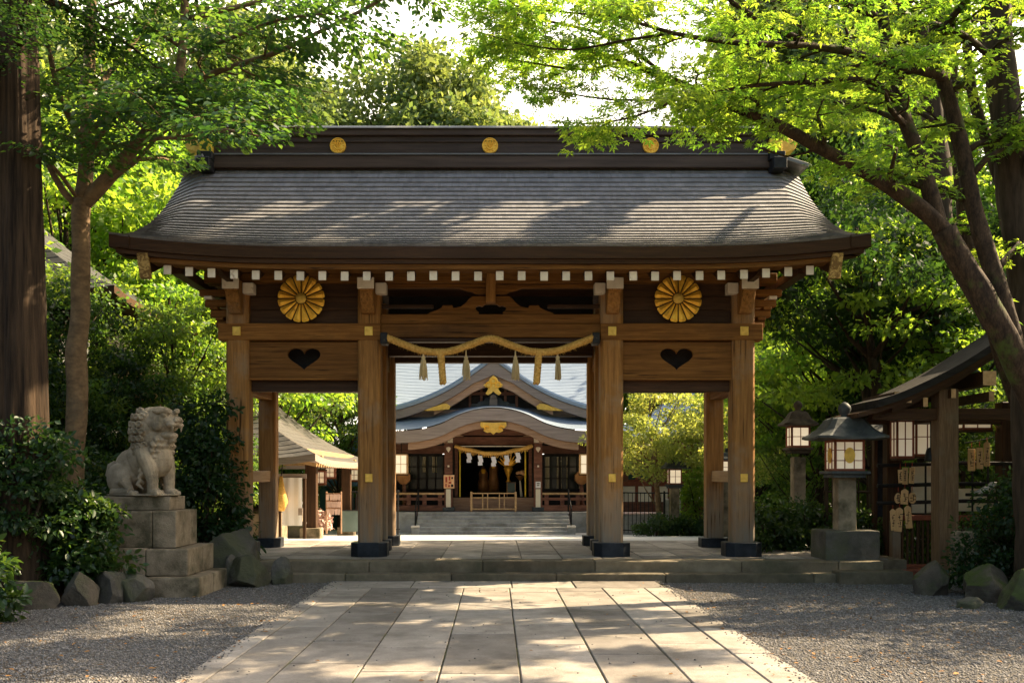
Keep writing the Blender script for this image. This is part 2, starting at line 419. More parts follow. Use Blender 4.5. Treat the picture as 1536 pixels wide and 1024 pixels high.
class MB:
    def __init__(s):
        s.v, s.f, s.m, s.a = [], [], [], []

    def add(s, verts, faces, mi=0, a=0.5):
        o = len(s.v)
        s.v += [tuple(v) for v in verts]
        s.f += [tuple(i + o for i in f) for f in faces]
        s.m += [mi] * len(faces)
        s.a += [a] * len(verts)
        return s

    def box(s, x0, x1, y0, y1, z0, z1, mi=0, a=0.5):
        v = [(x0, y0, z0), (x1, y0, z0), (x1, y1, z0), (x0, y1, z0), (x0, y0, z1), (x1, y0, z1), (x1, y1, z1), (x0, y1, z1)]
        return s.add(v, [(0, 3, 2, 1), (4, 5, 6, 7), (0, 1, 5, 4), (1, 2, 6, 5), (2, 3, 7, 6), (3, 0, 4, 7)], mi, a)

    def beam(s, p, q, wx, wz, mi=0):
        """a square bar from p to q; wz is its height, wx its width"""
        p, q = Vector(p), Vector(q)
        d = (q - p).normalized()
        up = Vector((0, 0, 1)) if abs(d.z) < 0.95 else Vector((0, 1, 0))
        sd = d.cross(up).normalized()
        up = sd.cross(d).normalized()
        v = []
        for c in (p, q):
            for a, b_ in ((-1, -1), (1, -1), (1, 1), (-1, 1)):
                v.append(c + sd * (a * wx / 2) + up * (b_ * wz / 2))
        return s.add(v, [(0, 1, 2, 3), (7, 6, 5, 4), (0, 4, 5, 1), (1, 5, 6, 2), (2, 6, 7, 3), (3, 7, 4, 0)], mi)

    def prism(s, poly, axis, a, b, mi=0):
        """polygon of 2-D points extruded along axis from a to b; the points are (x,z) for 'y', (y,z) for 'x', (x,y) for 'z'"""
        n = len(poly)

        def pt(p, t):
            return {'x': (t, p[0], p[1]), 'y': (p[0], t, p[1]), 'z': (p[0], p[1], t)}[axis]
        v = [pt(p, a) for p in poly] + [pt(p, b) for p in poly]
        f = [tuple(range(n))[::-1], tuple(range(n, 2 * n))]
        f += [(i, (i + 1) % n, n + (i + 1) % n, n + i) for i in range(n)]
        return s.add(v, f, mi)

    def tube(s, pts, rads, seg=8, mi=0, cap=True, wob=0.0):
        pts = [Vector(p) for p in pts]
        if isinstance(rads, (int, float)):
            rads = [rads] * len(pts)
        o = len(s.v)
        ref = None
        v, f = [], []
        for i, p in enumerate(pts):
            t = (pts[min(i + 1, len(pts) - 1)] - pts[max(i - 1, 0)]).normalized()
            if ref is None:
                ref = Vector((1, 0, 0)) if abs(t.x) < 0.8 else Vector((0, 1, 0))
            sd = (ref - t * ref.dot(t)).normalized()
            ref = sd
            up = t.cross(sd)
            for k in range(seg):
                a = 2 * PI * k / seg
                r = rads[i] * (1 + (wob * mnoise.noise(Vector((p.x * 2 + k * 1.7, p.y * 2, p.z * 1.3))) if wob else 0))
                v.append(p + sd * (math.cos(a) * r) + up * (math.sin(a) * r))
        for i in range(len(pts) - 1):
            for k in range(seg):
                k2 = (k + 1) % seg
                f.append((i * seg + k, i * seg + k2, (i + 1) * seg + k2, (i + 1) * seg + k))
        if cap:
            f.append(tuple(range(seg))[::-1])
            f.append(tuple(range((len(pts) - 1) * seg, len(pts) * seg)))
        return s.add(v, f, mi)

    def lathe(s, prof, cx, cy, seg=16, mi=0, rot=0.0):
        """profile of (radius, z) turned about the vertical through (cx, cy)"""
        v, f = [], []
        for r, z in prof:
            for k in range(seg):
                a = 2 * PI * k / seg + rot
                v.append((cx + r * math.cos(a), cy + r * math.sin(a), z))
        for i in range(len(prof) - 1):
            for k in range(seg):
                k2 = (k + 1) % seg
                f.append((i * seg + k, i * seg + k2, (i + 1) * seg + k2, (i + 1) * seg + k))
        f.append(tuple(range(seg))[::-1])
        f.append(tuple(range((len(prof) - 1) * seg, len(prof) * seg)))
        return s.add(v, f, mi)

    def build(s, name, mats, parent=None, bevel=0.0, smooth=False, attr=False):
        me = bpy.data.meshes.new(name)
        me.from_pydata(s.v, [], s.f)
        for mm in (mats if isinstance(mats, (list, tuple)) else [mats]):
            me.materials.append(mm)
        me.polygons.foreach_set('material_index', s.m)
        if attr:
            a = me.attributes.new('v', 'FLOAT', 'POINT')
            a.data.foreach_set('value', s.a)
        bm = bmesh.new()
        bm.from_mesh(me)
        bmesh.ops.recalc_face_normals(bm, faces=bm.faces)
        if bevel:
            es = [e for e in bm.edges if len(e.link_faces) == 2 and e.calc_face_angle(0) > R(35)]
            bmesh.ops.bevel(bm, geom=es, offset=bevel, segments=2 if bevel > 0.012 else 1, profile=0.6, affect='EDGES', clamp_overlap=True)
        bm.to_mesh(me)
        bm.free()
        if smooth:
            me.polygons.foreach_set('use_smooth', [True] * len(me.polygons))
        me.update()
        o = bpy.data.objects.new(name, me)
        C.objects.link(o)
        if parent is not None:
            attach(o, parent)
        return o


def arr_mesh(name, V, Fq, mat, attr=None, parent=None):
    """numpy verts (n,3), quads or tris (m,k) -> object"""
    me = bpy.data.meshes.new(name)
    n, (m, k) = len(V), Fq.shape
    me.vertices.add(n)
    me.vertices.foreach_set('co', np.ascontiguousarray(V, dtype=np.float32).ravel())
    me.loops.add(m * k)
    me.loops.foreach_set('vertex_index', np.ascontiguousarray(Fq, dtype=np.int32).ravel())
    me.polygons.add(m)
    me.polygons.foreach_set('loop_start', np.arange(0, m * k, k, dtype=np.int32))
    me.materials.append(mat)
    if attr is not None:
        a = me.attributes.new('v', 'FLOAT', 'POINT')
        a.data.foreach_set('value', np.ascontiguousarray(attr, dtype=np.float32))
    me.update(calc_edges=True)
    o = bpy.data.objects.new(name, me)
    C.objects.link(o)
    if parent is not None:
        attach(o, parent)
    return o


def dup(root, loc, label=None, group=None, rotz=None, scale=None, name=None):
    r = root.copy()
    C.objects.link(r)
    r.location = loc
    if rotz is not None:
        r.rotation_euler = (0, 0, rotz)
    if scale is not None:
        r.scale = scale if not isinstance(scale, (int, float)) else (scale,) * 3
    if label:
        r['label'] = label
    if group:
        r['group'] = group
    for ch in list(root.children):
        c = ch.copy()
        C.objects.link(c)
        c.parent = r
        for g in list(ch.children):
            d = g.copy()
            C.objects.link(d)
            d.parent = c
    return r


def struct(o):
    o['kind'] = 'structure'
    return o


# ------------------------------------------------------------------ ground, path, platform, courtyard
def ground_z(x, y):
    if y < 17.2:
        z = 0.0
    elif y < 20:
        z = -0.45 * (y - 17.2) / 2.8
    else:
        z = -0.45
    if abs(x) > 14:
        z += (abs(x) - 14) * 0.02
    return z


xs = [-160, -90, -50, -30, -20, -14, -9, -6, -3, 0, 3, 6, 9, 14, 20, 30, 50, 90, 160]
ys = [-40, -10, 0, 4, 8, 11, 13, 15, 17.2, 18.5, 20, 25, 32, 45, 70, 120, 260]
g = MB()
g.v = [(x, y, ground_z(x, y)) for y in ys for x in xs]
g.a = [0.5] * len(g.v)
nx = len(xs)
for j in range(len(ys) - 1):
    for i in range(nx - 1):
        g.f.append((j * nx + i, j * nx + i + 1, (j + 1) * nx + i + 1, (j + 1) * nx + i))
        g.m.append(0)
struct(g.build('ground', M['soil']))


def slabs(name, joints, y0, y1, z, lmin, lmax, gap, thick, mat, tilt=0.003, cols=None):
    """paving of separate slabs in columns between the given x joints, laid as one sheet"""
    mb = MB()
    for i in range(len(joints) - 1):
        xa, xb = joints[i] + gap / 2, joints[i + 1] - gap / 2
        y = y0 - random.uniform(0, lmax)
        while y < y1:
            ln = random.uniform(lmin, lmax)
            ya, yb = max(y, y0) + gap / 2, min(y + ln, y1) - gap / 2
            y += ln
            if yb - ya < 0.08:
                continue
            dz = [z + random.uniform(-tilt, tilt) for _ in range(4)]
            e = 0.008
            v = [(xa, ya, z - thick), (xb, ya, z - thick), (xb, yb, z - thick), (xa, yb, z - thick),
                 (xa, ya, dz[0] - e), (xb, ya, dz[1] - e), (xb, yb, dz[2] - e), (xa, yb, dz[3] - e),
                 (xa + e, ya + e, dz[0]), (xb - e, ya + e, dz[1]), (xb - e, yb - e, dz[2]), (xa + e, yb - e, dz[3])]
            f = [(0, 1, 5, 4), (1, 2, 6, 5), (2, 3, 7, 6), (3, 0, 4, 7), (4, 5, 9, 8), (5, 6, 10, 9), (6, 7, 11, 10), (7, 4, 8, 11), (8, 9, 10, 11)]
            mb.add(v, f, 0, random.random())
    return struct(mb.build(name, mat, attr=True))


JX = [-2.5, -2.27, -1.77, -1.11, -0.452, 0.20, 0.863, 1.525, 2.13, 2.5]
slabs('path', JX, 1.0, 14.25, 0.035, 1.1, 2.1, 0.013, 0.06, M['slab'])
M['joint'] = pm('mossy_joint_earth', (0.045, 0.036, 0.022), (0.022, 0.018, 0.012), (1, 1, 1), 30, c3=(0.095, 0.105, 0.02), s3=2.2, lo3=0.52, hi3=0.62, rough=0.95, bump=0.6, objvar=0)
struct(MB().box(-2.49, 2.49, 1.0, 15.15, -0.02, 0.022).build('path_bed', M['joint']))
random.seed(5)
mb = MB()
x = -2.5
while x < 2.4:
    ln = min(random.uniform(0.9, 1.5), 2.5 - x)
    mb.box(x + .008, x + ln - .008, 14.27, 15.18, -0.02, 0.033 + random.uniform(-.003, .003), 0, random.random())
    x += ln
struct(mb.build('path_border', M['slab'], bevel=0.008, attr=True))

mb = MB()
for z0, z1, ya, yb in ((-0.05, 0.14, 15.2, 15.56), (-0.05, 0.31, 15.5, 15.98)):
    x = -5.2 - random.random()
    while x < 5.9:
        ln = random.uniform(1.5, 2.3)
        j = random.uniform(-.004, .004)
        mb.box(x + .004, min(x + ln, 6.05) - .004, ya + j, yb, z0, z1 + random.uniform(-.003, .002), 0, random.random())
        x += ln
mb.box(5.2, 6.3, 15.0, 15.4, -0.05, 0.19, 0, 0.3)
struct(mb.build('steps', M['step'], bevel=0.012, attr=True))
struct(MB().box(-6.2, 6.6, 15.98, 20.6, -0.4, 0.29).build('platform_base', M['step'], attr=True))
pj = [-6.2 + 0.655 * i + 0.075 for i in range(20)]
slabs('platform', pj, 15.985, 20.6, 0.31, 0.7, 1.3, 0.014, 0.03, M['slab'], 0.002)
# courtyard beyond the gate, falling gently towards the hall
HALL_Y = 31.0


def court_z(y):
    return 0.306 if y <= 20.6 else 0.306 - (y - 20.6) * (0.306 + 0.17) / (HALL_Y - 20.6) if y < HALL_Y else -0.17


mb = MB()
yy = [20.602, 21.5, 23, 25, 27, 29, 31, 33, 42]
for i in range(len(yy) - 1):
    a, b_ = yy[i], yy[i + 1]
    mb.add([(-13, a, court_z(a)), (13, a, court_z(a)), (13, b_, court_z(b_)), (-13, b_, court_z(b_))], [(0, 1, 2, 3)])
mb.add([(-13, 20.602, .306), (13, 20.602, .306), (13, 20.602, -.5), (-13, 20.602, -.5)], [(0, 1, 2, 3)])
struct(mb.build('courtyard', M['courtslab']))

# loose pebbles on the gravel, thickest where the camera is near
N = 170000
px_ = rng.uniform(-9.5, 9.5, N * 2)
py_ = 6.8 + (rng.random(N * 2) ** 1.5) * 8.5
ok = ((np.abs(px_) > 2.52) | (py_ > 15.3)) & (np.abs(px_) < 1.2 + py_ * 0.60)
edge = (np.abs(px_) < 2.52) & (rng.random(N * 2) < 0.003)
edge2 = (np.abs(px_) > 2.30) & (np.abs(px_) < 2.52) & (rng.random(N * 2) < 0.5 * ((np.abs(px_) - 2.30) / .22) ** 2)
ok = (ok | edge | edge2)
px_, py_ = px_[ok][:N], py_[ok][:N]
N = len(px_)
r = rng.uniform(0.005, 0.0115, N) * rng.uniform(0.8, 1.7, N)
onp = np.where(np.abs(px_) < 2.52, 0.036, 0.0)
base = np.array([[1, 0, 0], [0, 1, 0], [-1, 0, 0], [0, -1, 0], [0, 0, .62], [0, 0, -.4]])
ang = rng.uniform(0, 2 * PI, N)
ca, sa = np.cos(ang), np.sin(ang)
V = np.repeat(base[None], N, 0) * rng.uniform(0.7, 1.3, (N, 6, 1))
V = np.stack([V[..., 0] * ca[:, None] - V[..., 1] * sa[:, None], V[..., 0] * sa[:, None] + V[..., 1] * ca[:, None], V[..., 2]], -1) * r[:, None, None]
V += np.stack([px_, py_, onp + r * 0.18], -1)[:, None, :]
tri = np.array([[0, 1, 4], [1, 2, 4], [2, 3, 4], [3, 0, 4], [1, 0, 5], [2, 1, 5], [3, 2, 5], [0, 3, 5]])
FF = (tri[None] + (np.arange(N) * 6)[:, None, None]).reshape(-1, 3)
o = arr_mesh('gravel', V.reshape(-1, 3), FF, M['pebble'], np.repeat(rng.random(N), 6))
tag(o, 'grey loose gravel covering the ground on both sides of the path', 'gravel', kind='stuff')

# ------------------------------------------------------------------ leaves
LEAF_OVAL = np.array([[0, 0, 0], [.3, .26, .05], [.66, .23, .03], [1, 0, -.08], [.66, -.23, .03], [.3, -.26, .05]])
FACE_OVAL = np.array([[0, 3, 2, 1], [0, 5, 4, 3]])


def lobe(a, ln, wd):
    c, s_ = math.cos(R(a)), math.sin(R(a))
    pts = np.array([[0, 0, 0], [.5 * ln, wd, .03], [ln, 0, -.07], [.5 * ln, -wd, .03]])
    return np.stack([pts[:, 0] * c - pts[:, 1] * s_, pts[:, 0] * s_ + pts[:, 1] * c, pts[:, 2]], -1)


LEAF_MAPLE = np.concatenate([lobe(0, 1, .15), lobe(52, .85, .14), lobe(-52, .85, .14), lobe(100, .5, .11), lobe(-100, .5, .11)])
FACE_MAPLE = np.array([[0, 1, 2, 3], [4, 5, 6, 7], [8, 9, 10, 11], [12, 13, 14, 15], [16, 17, 18, 19]])
LEAF_FAR = np.array([[0, 0, 0], [.5, .3, .05], [1, 0, -.05], [.5, -.3, .05]])
FACE_FAR = np.array([[0, 1, 2, 3]])
KINDS = {'oval': (LEAF_OVAL, FACE_OVAL), 'maple': (LEAF_MAPLE, FACE_MAPLE), 'far': (LEAF_FAR, FACE_FAR)}


def leaf_object(name, pos, dirs, nors, size, kind, mat, parent=None, tone=None):
    shape, faces = KINDS[kind]
    n = len(pos)
    d = dirs / (np.linalg.norm(dirs, axis=1, keepdims=True) + 1e-9)
    s_ = np.cross(nors, d)
    s_ /= (np.linalg.norm(s_, axis=1, keepdims=True) + 1e-9)
    u = np.cross(d, s_)
    sz = size * rng.uniform(0.5, 1.3, n)
    V = pos[:, None, :] + sz[:, None, None] * (shape[None, :, 0:1] * d[:, None, :] + shape[None, :, 1:2] * s_[:, None, :] + shape[None, :, 2:3] * u[:, None, :])
    k = len(shape)
    Fq = (faces[None] + (np.arange(n) * k)[:, None, None]).reshape(-1, faces.shape[1])
    v = rng.random(n) if tone is None else np.clip(tone + rng.normal(0, .22, n), 0, 1)
    return arr_mesh(name, V.reshape(-1, 3), Fq, mat, np.repeat(v, k), parent)


def spray_leaves(centers, dirs, a, b_, c_, per, jit=0.45, flat=1.0):
    """flat leaf sprays: disc of leaves round each centre, leaf tips fanning out along dirs"""
    n = len(centers)
    cen = np.repeat(centers, per, 0)
    d = dirs.copy()
    d[:, 2] *= 0.5
    d /= (np.linalg.norm(d, axis=1, keepdims=True) + 1e-9)
    up = np.array([0, 0, 1.0]) + rng.normal(0, .22, (n, 3))
    s_ = np.cross(up, d)
    s_ /= np.linalg.norm(s_, axis=1, keepdims=True)
    up = np.cross(d, s_)
    d, s_, up = (np.repeat(q, per, 0) for q in (d, s_, up))
    m_ = len(cen)
    th = rng.uniform(0, 2 * PI, m_)
    rr = np.sqrt(rng.random(m_))
    u, v = rr * np.cos(th), rr * np.sin(th)
    wv = rng.normal(0, 1, m_)
    pos = cen + d * (u * a)[:, None] + s_ * (v * b_)[:, None] + up * (wv * c_ - 0.12 * a * rr ** 2)[:, None]
    ld = d * (0.6 + 0.5 * u)[:, None] + s_ * (v + rng.normal(0, .45, m_))[:, None] - np.array([0, 0, 1.0]) * rng.uniform(0, .5, m_)[:, None]
    ln = up * flat + rng.normal(0, jit, (m_, 3))
    return pos, ld, ln


def path_points(pts, step=0.25):
    """Catmull-Rom through pts, resampled"""
    pts = [Vector(p) for p in pts]
    out = []
    for i in range(len(pts) - 1):
        p0, p1, p2, p3 = pts[max(i - 1, 0)], pts[i], pts[i + 1], pts[min(i + 2, len(pts) - 1)]
        k = max(2, int((p2 - p1).length / step))
        for j in range(k):
            t = j / k
            out.append(0.5 * ((2 * p1) + (p2 - p0) * t + (2 * p0 - 5 * p1 + 4 * p2 - p3) * t * t + (3 * p1 - p0 - 3 * p2 + p3) * t ** 3))
    out.append(pts[-1])
    return out


def branch_off(pts, rads, start, spacing, lmin, lmax, up, fwd=0.5, droop=0.12, rscale=0.5, keep=None):
    out = []
    acc, tot = 0.0, sum((pts[i + 1] - pts[i]).length for i in range(len(pts) - 1))
    nxt, sgn, run = start * tot, 1, 0.0
    for i in range(len(pts) - 1):
        seg = (pts[i + 1] - pts[i]).length
        while nxt <= run + seg:
            p = pts[i].lerp(pts[i + 1], (nxt - run) / max(seg, 1e-6))
            t = (pts[i + 1] - pts[i]).normalized()
            lat = t.cross(Vector((0, 0, 1)))
            if lat.length < 0.3:
                a = random.uniform(0, 2 * PI)
                lat = Vector((math.cos(a), math.sin(a), 0))
            lat.normalize()
            sgn = -sgn
            d = (t * random.uniform(fwd * .5, fwd * 1.3) + lat * sgn * random.uniform(.6, 1) + Vector((0, 0, 1)) * (up + random.uniform(-.25, .25))).normalized()
            f = 1 - 0.45 * (nxt / tot)
            ln = random.uniform(lmin, lmax) * f
            q = [p]
            k = 4
            for j in range(1, k + 1):
                s_ = ln * j / k
                q.append(p + d * s_ + Vector((random.gauss(0, .05), random.gauss(0, .05), random.gauss(0, .03))) * ln - Vector((0, 0, 1)) * droop * s_ * s_ / ln)
            r0 = rads[i] * rscale
            if keep is None or keep(q[-1]):
                out.append((q, [max(r0 * (1 - .8 * j / k), .004) for j in range(k + 1)]))
            nxt += spacing * random.uniform(.6, 1.4)
        run += seg
    return out


def bark_tube(mb, pts, rads, seg):
    """a limb with ridged bark, knots and a little unevenness"""
    o = len(mb.v)
    mb.tube(pts, rads, seg)
    n_ = len(pts)
    for i in range(n_):
        p, r_ = Vector(pts[i]), rads[i]
        if r_ < .02:
            continue
        for k in range(seg):
            v = Vector(mb.v[o + i * seg + k])
            d = (v - p)
            a = 2 * PI * k / seg
            rel = Vector((math.cos(a) * 3.2, math.sin(a) * 3.2, i * .16))
            ridg = abs(mnoise.noise(rel * 1.0)) * -.16 + abs(mnoise.noise(Vector((rel.x * 2.3, rel.y * 2.3, rel.z * 2.5)))) * -.10
            big = mnoise.noise(Vector((p.x * 1.5 + math.cos(a), p.y * 1.5 + math.sin(a), p.z * 1.5))) * .13
            mb.v[o + i * seg + k] = tuple(p + d * (1.06 + ridg + big))


def hero_tree(name, label, base, bark, leafm, kind, limbs, leafsize, per, sp1=.42, l1=(.9, 1.9), sp2=.28, l2=(.35, .75), start=.25,
              spray=(.26, .2, .03), up=.15, seg=12, keep=None, bare=(), tip=True, wob=.12, cull=None):
    """limbs: list of (points, r0, r1); side branches, twigs and leaf sprays grow from them"""
    root = thing(name, label, 'tree', base)
    mb = MB()
    cen, dr = [], []
    for li, (pts, r0, r1) in enumerate(limbs):
        pp = path_points(pts, .12 if r0 > .07 else .25)
        k = len(pp)
        rr = [r0 + (r1 - r0) * (i / (k - 1)) for i in range(k)]
        pp = [p + Vector((mnoise.noise(p * 1.4), mnoise.noise(p * 1.4 + Vector((9, 0, 0))), 0)) * min(.05, .5 * rr[i]) for i, p in enumerate(pp)]
        bark_tube(mb, pp, rr, 26 if r0 > .09 else 14 if r0 > .04 else 7)
        if li in bare:
            continue
        out_ = (lambda c: cull is not None and cull(743 + c.x * F / c.y, 715 - (c.z - 1.62) * F / c.y))
        for q, qr in branch_off(pp, rr, start, sp1, l1[0], l1[1], up, keep=keep):
            if out_(q[-1]) or out_(q[2]):
                continue
            mb.tube(q, qr, 5)
            for t, tr in branch_off(q, qr, .2, sp2, l2[0], l2[1], .05, .7, .2, .55, keep=keep):
                if out_(t[-1]):
                    continue
                mb.tube(t, tr, 3, cap=False)
                for j in (2, 4):
                    cen.append(t[j])
                    dr.append(t[j] - t[j - 2])
            cen.append(q[-1])
            dr.append(q[-1] - q[-2])
            cen.append(q[2])
            dr.append(q[3] - q[1])
        if tip:
            for i in range(int(k * .75), k):
                cen.append(pp[i])
                dr.append(pp[i] - pp[max(i - 1, 0)] + Vector((random.gauss(0, .3), random.gauss(0, .3), 0)) * .2)
    mb.build('trunk', bark, root, smooth=True)
    if cull is not None:
        ok_ = [i for i, c in enumerate(cen) if not cull(743 + c.x * F / c.y, 715 - (c.z - 1.62) * F / c.y)]
        cen, dr = [cen[i] for i in ok_], [dr[i] for i in ok_]
    cen = np.array([tuple(c) for c in cen])
    dr = np.array([tuple(d) for d in dr]) + 1e-4
    pos, ld, ln = spray_leaves(cen, dr, spray[0], spray[1], spray[2], per)
    tone = np.repeat(np.clip(rng.normal(.45, .32, len(cen)), 0, 1), per)
    leaf_object('crown', pos, ld, ln, leafsize, kind, leafm, root, tone)
    return root


def clump_leaves(centers, radii, per, up=0.6):
    """leaves through ellipsoidal clumps, denser towards their skins"""
    n = len(centers)
    v = rng.normal(0, 1, (n * per, 3))
    v /= np.linalg.norm(v, axis=1, keepdims=True)
    rr = rng.random(n * per) ** 0.45
    rad = np.repeat(radii, per, 0)
    pos = np.repeat(centers, per, 0) + v * rr[:, None] * rad
    ld = v + rng.normal(0, .7, v.shape) - np.array([0, 0, .35])
    ln = v * .5 + np.array([0, 0, up]) + rng.normal(0, .55, v.shape)
    return pos, ld, ln


def proto_tree(name, label, bark, leafm, ht, crown_lo, rx, nclump, per, leafsize, clump_r, flat=.5, trunk_r=.16, kind='far', top=1.0, lean=0.0):
    root = thing(name, label, 'tree', (0, 0, 0))
    mb = MB()
    tr = path_points([(0, 0, -.3), (lean * .3, .03, ht * .3), (lean * .8 + .08, -.04, ht * .6), (lean, 0, ht * .92)], .5)
    k = len(tr)
    mb.tube(tr, [trunk_r * (1.25 - 1.1 * i / (k - 1)) for i in range(k)], 9, wob=.15)
    cen, rad = [], []
    ch = (ht - crown_lo) / 2
    for i in range(nclump):
        while True:
            q = Vector((random.uniform(-1, 1), random.uniform(-1, 1), random.uniform(-1, 1)))
            if .35 < q.length < 1:
                break
        zz = crown_lo + ch + q.z * ch
        sh = 1 - (1 - top) * max(q.z, 0)
        c_ = Vector((q.x * rx * sh + lean * .7, q.y * rx * sh, zz))
        cr = clump_r * random.uniform(.65, 1.25)
        cen.append(tuple(c_))
        rad.append((cr, cr, cr * flat))
        if i % 3 == 0:
            j = min(int(k * max(.25, (zz - ch * .5) / ht)), k - 1)
            a = tr[j]
            mid = a.lerp(c_, .5) + Vector((0, 0, -.15))
            mb.tube([a, mid, c_], [trunk_r * .34, trunk_r * .2, .012], 5)
    mb.build('trunk', bark, root, smooth=True)
    cen, rad = np.array(cen), np.array(rad)
    pos, ld, ln = clump_leaves(cen, rad, per)
    tone = np.repeat(np.clip(rng.normal(.5, .25, len(cen)), 0, 1), per)
    leaf_object('crown', pos, ld, ln, leafsize, kind, leafm, root, tone)
    return root


def shrub(label, base, radii, n, per, leafsize, mat, kind='oval', cr=.22, group=None, name='shrub', flat=.55):
    root = thing(name, label, 'shrub', base, group)
    cen = []
    bx = Vector(base)
    mb = MB()
    for i in range(n):
        while True:
            q = Vector((random.uniform(-1, 1), random.uniform(-1, 1), random.uniform(0, 1)))
            if .45 < q.length < 1:
                break
        c_ = bx + Vector((q.x * radii[0], q.y * radii[1], .05 + q.z * radii[2]))
        cen.append(tuple(c_))
        if i % 3 == 0:
            s0 = bx + Vector((q.x * radii[0] * .25, q.y * radii[1] * .25, -.05))
            mb.tube([s0, s0.lerp(c_, .55) + Vector((0, 0, .1 * radii[2])), c_], [.022, .014, .006], 5)
    mb.build('stem', M['darkbark'], root)
    cen = np.array(cen)
    rad = np.array([[cr, cr, cr * flat]] * n) * rng.uniform(.7, 1.3, (n, 1))
    pos, ld, ln = clump_leaves(cen, rad, per, .9)
    tone = np.repeat(np.clip(rng.normal(.45, .25, n), 0, 1), per)
    leaf_object('foliage', pos, ld, ln, leafsize, kind, mat, root, tone)
    return root


# ------------------------------------------------------------------ the gate
GX, GF, GM, GB = -0.08, 16.6, 17.85, 19.1           # axis, front / middle / back rows of posts
gate = thing('shrine_gate', 'large dark wooden shrine gate with shingled roof, gold flower crests and heart cut-outs', 'gate', (GX, GM, .31))
RY, EY, RZ, EZ = 17.85, 15.0, 7.23, 5.10            # ridge / eave line of the front slope


def roof_half(v):
    return 5.52 + 0.13 * v ** 3 + .08 * v


def roof_pt(u, v, back=False, off=0.0):
    w_ = 1 - v
    z = EZ + (RZ - EZ) * (.60 * w_ + .40 * w_ * w_)
    au = abs(u)
    z += 0.17 * v ** 2 * max(0, (au - .45) / .55) ** 2.4
    if au > .91:
        z -= 0.24 * ((au - .91) / .09) ** 1.3 * max(w_, 0) ** .55
    y = EY + (RY - EY) * w_ - .05 * v ** 2 * au ** 6
    if back:
        y = 2 * RY - y
    return Vector((GX + u * roof_half(v), y, z + off))


NR, NU = 23, 96
mb = MB()
us = [-1 + 2 * i / NU for i in range(NU + 1)]
for back in (False, True):
    for r_ in range(NR):
        va, vb = r_ / NR, (r_ + 1) / NR
        jit = random.uniform(-.004, .004)
        off = len(mb.v)
        a = random.random()
        for u in us:
            n1 = mnoise.noise(Vector((u * 16, r_ * 3.1, 0))) * .006 + mnoise.noise(Vector((u * 70, r_ * 7.7, 3))) * .004
            p0 = roof_pt(u, va, back)
            p1 = roof_pt(u, min(vb + n1 * .4, 1.01), back)
            th = .027 + n1 * .7 + jit * .5
            mb.v += [tuple(p0), tuple(p1 + Vector((0, 0, th))), tuple(p1 + Vector((0, -.016 if back else .016, .002))), tuple(p1 + Vector((0, -.03 if back else .03, -.03)))]
            mb.a += [a] * 4
        for i in range(NU):
            o0, o1 = off + i * 4, off + i * 4 + 4
            mb.f += [(o0, o1, o1 + 1, o0 + 1), (o0 + 1, o1 + 1, o1 + 2, o0 + 2), (o0 + 2, o1 + 2, o1 + 3, o0 + 3)]
            mb.m += [0, 0, 0]
roof = mb.build('roof', M['shingle'], gate, attr=True)


def eave_band(y0, y1, dz0, dz1, umax, name, mat, bev=0.0, ndx=48):
    mb = MB()
    o = 0
    for i in range(ndx + 1):
        u = -umax + 2 * umax * i / ndx
        p = roof_pt(u, 1.0)
        sh = -.05 * abs(u) ** 6
        x_ = p.x
        for (yy_, zz_) in ((y0, dz0), (y1, dz0), (y1, dz1), (y0, dz1)):
            mb.v.append((x_, EY + yy_ + sh, p.z + zz_))
            mb.a.append(.5)
    for i in range(ndx):
        for k in range(4):
            k2 = (k + 1) % 4
            mb.f.append((i * 4 + k, i * 4 + k2, (i + 1) * 4 + k2, (i + 1) * 4 + k))
            mb.m.append(0)
    mb.f += [(0, 1, 2, 3), tuple(ndx * 4 + k for k in range(4))]
    mb.m += [0, 0]
    return mb.build(name, mat, roof)


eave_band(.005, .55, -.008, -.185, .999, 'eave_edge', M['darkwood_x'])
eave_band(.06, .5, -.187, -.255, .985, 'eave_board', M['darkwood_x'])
eave_band(.11, .45, -.257, -.325, .90, 'eave_beam', M['wood_x'])
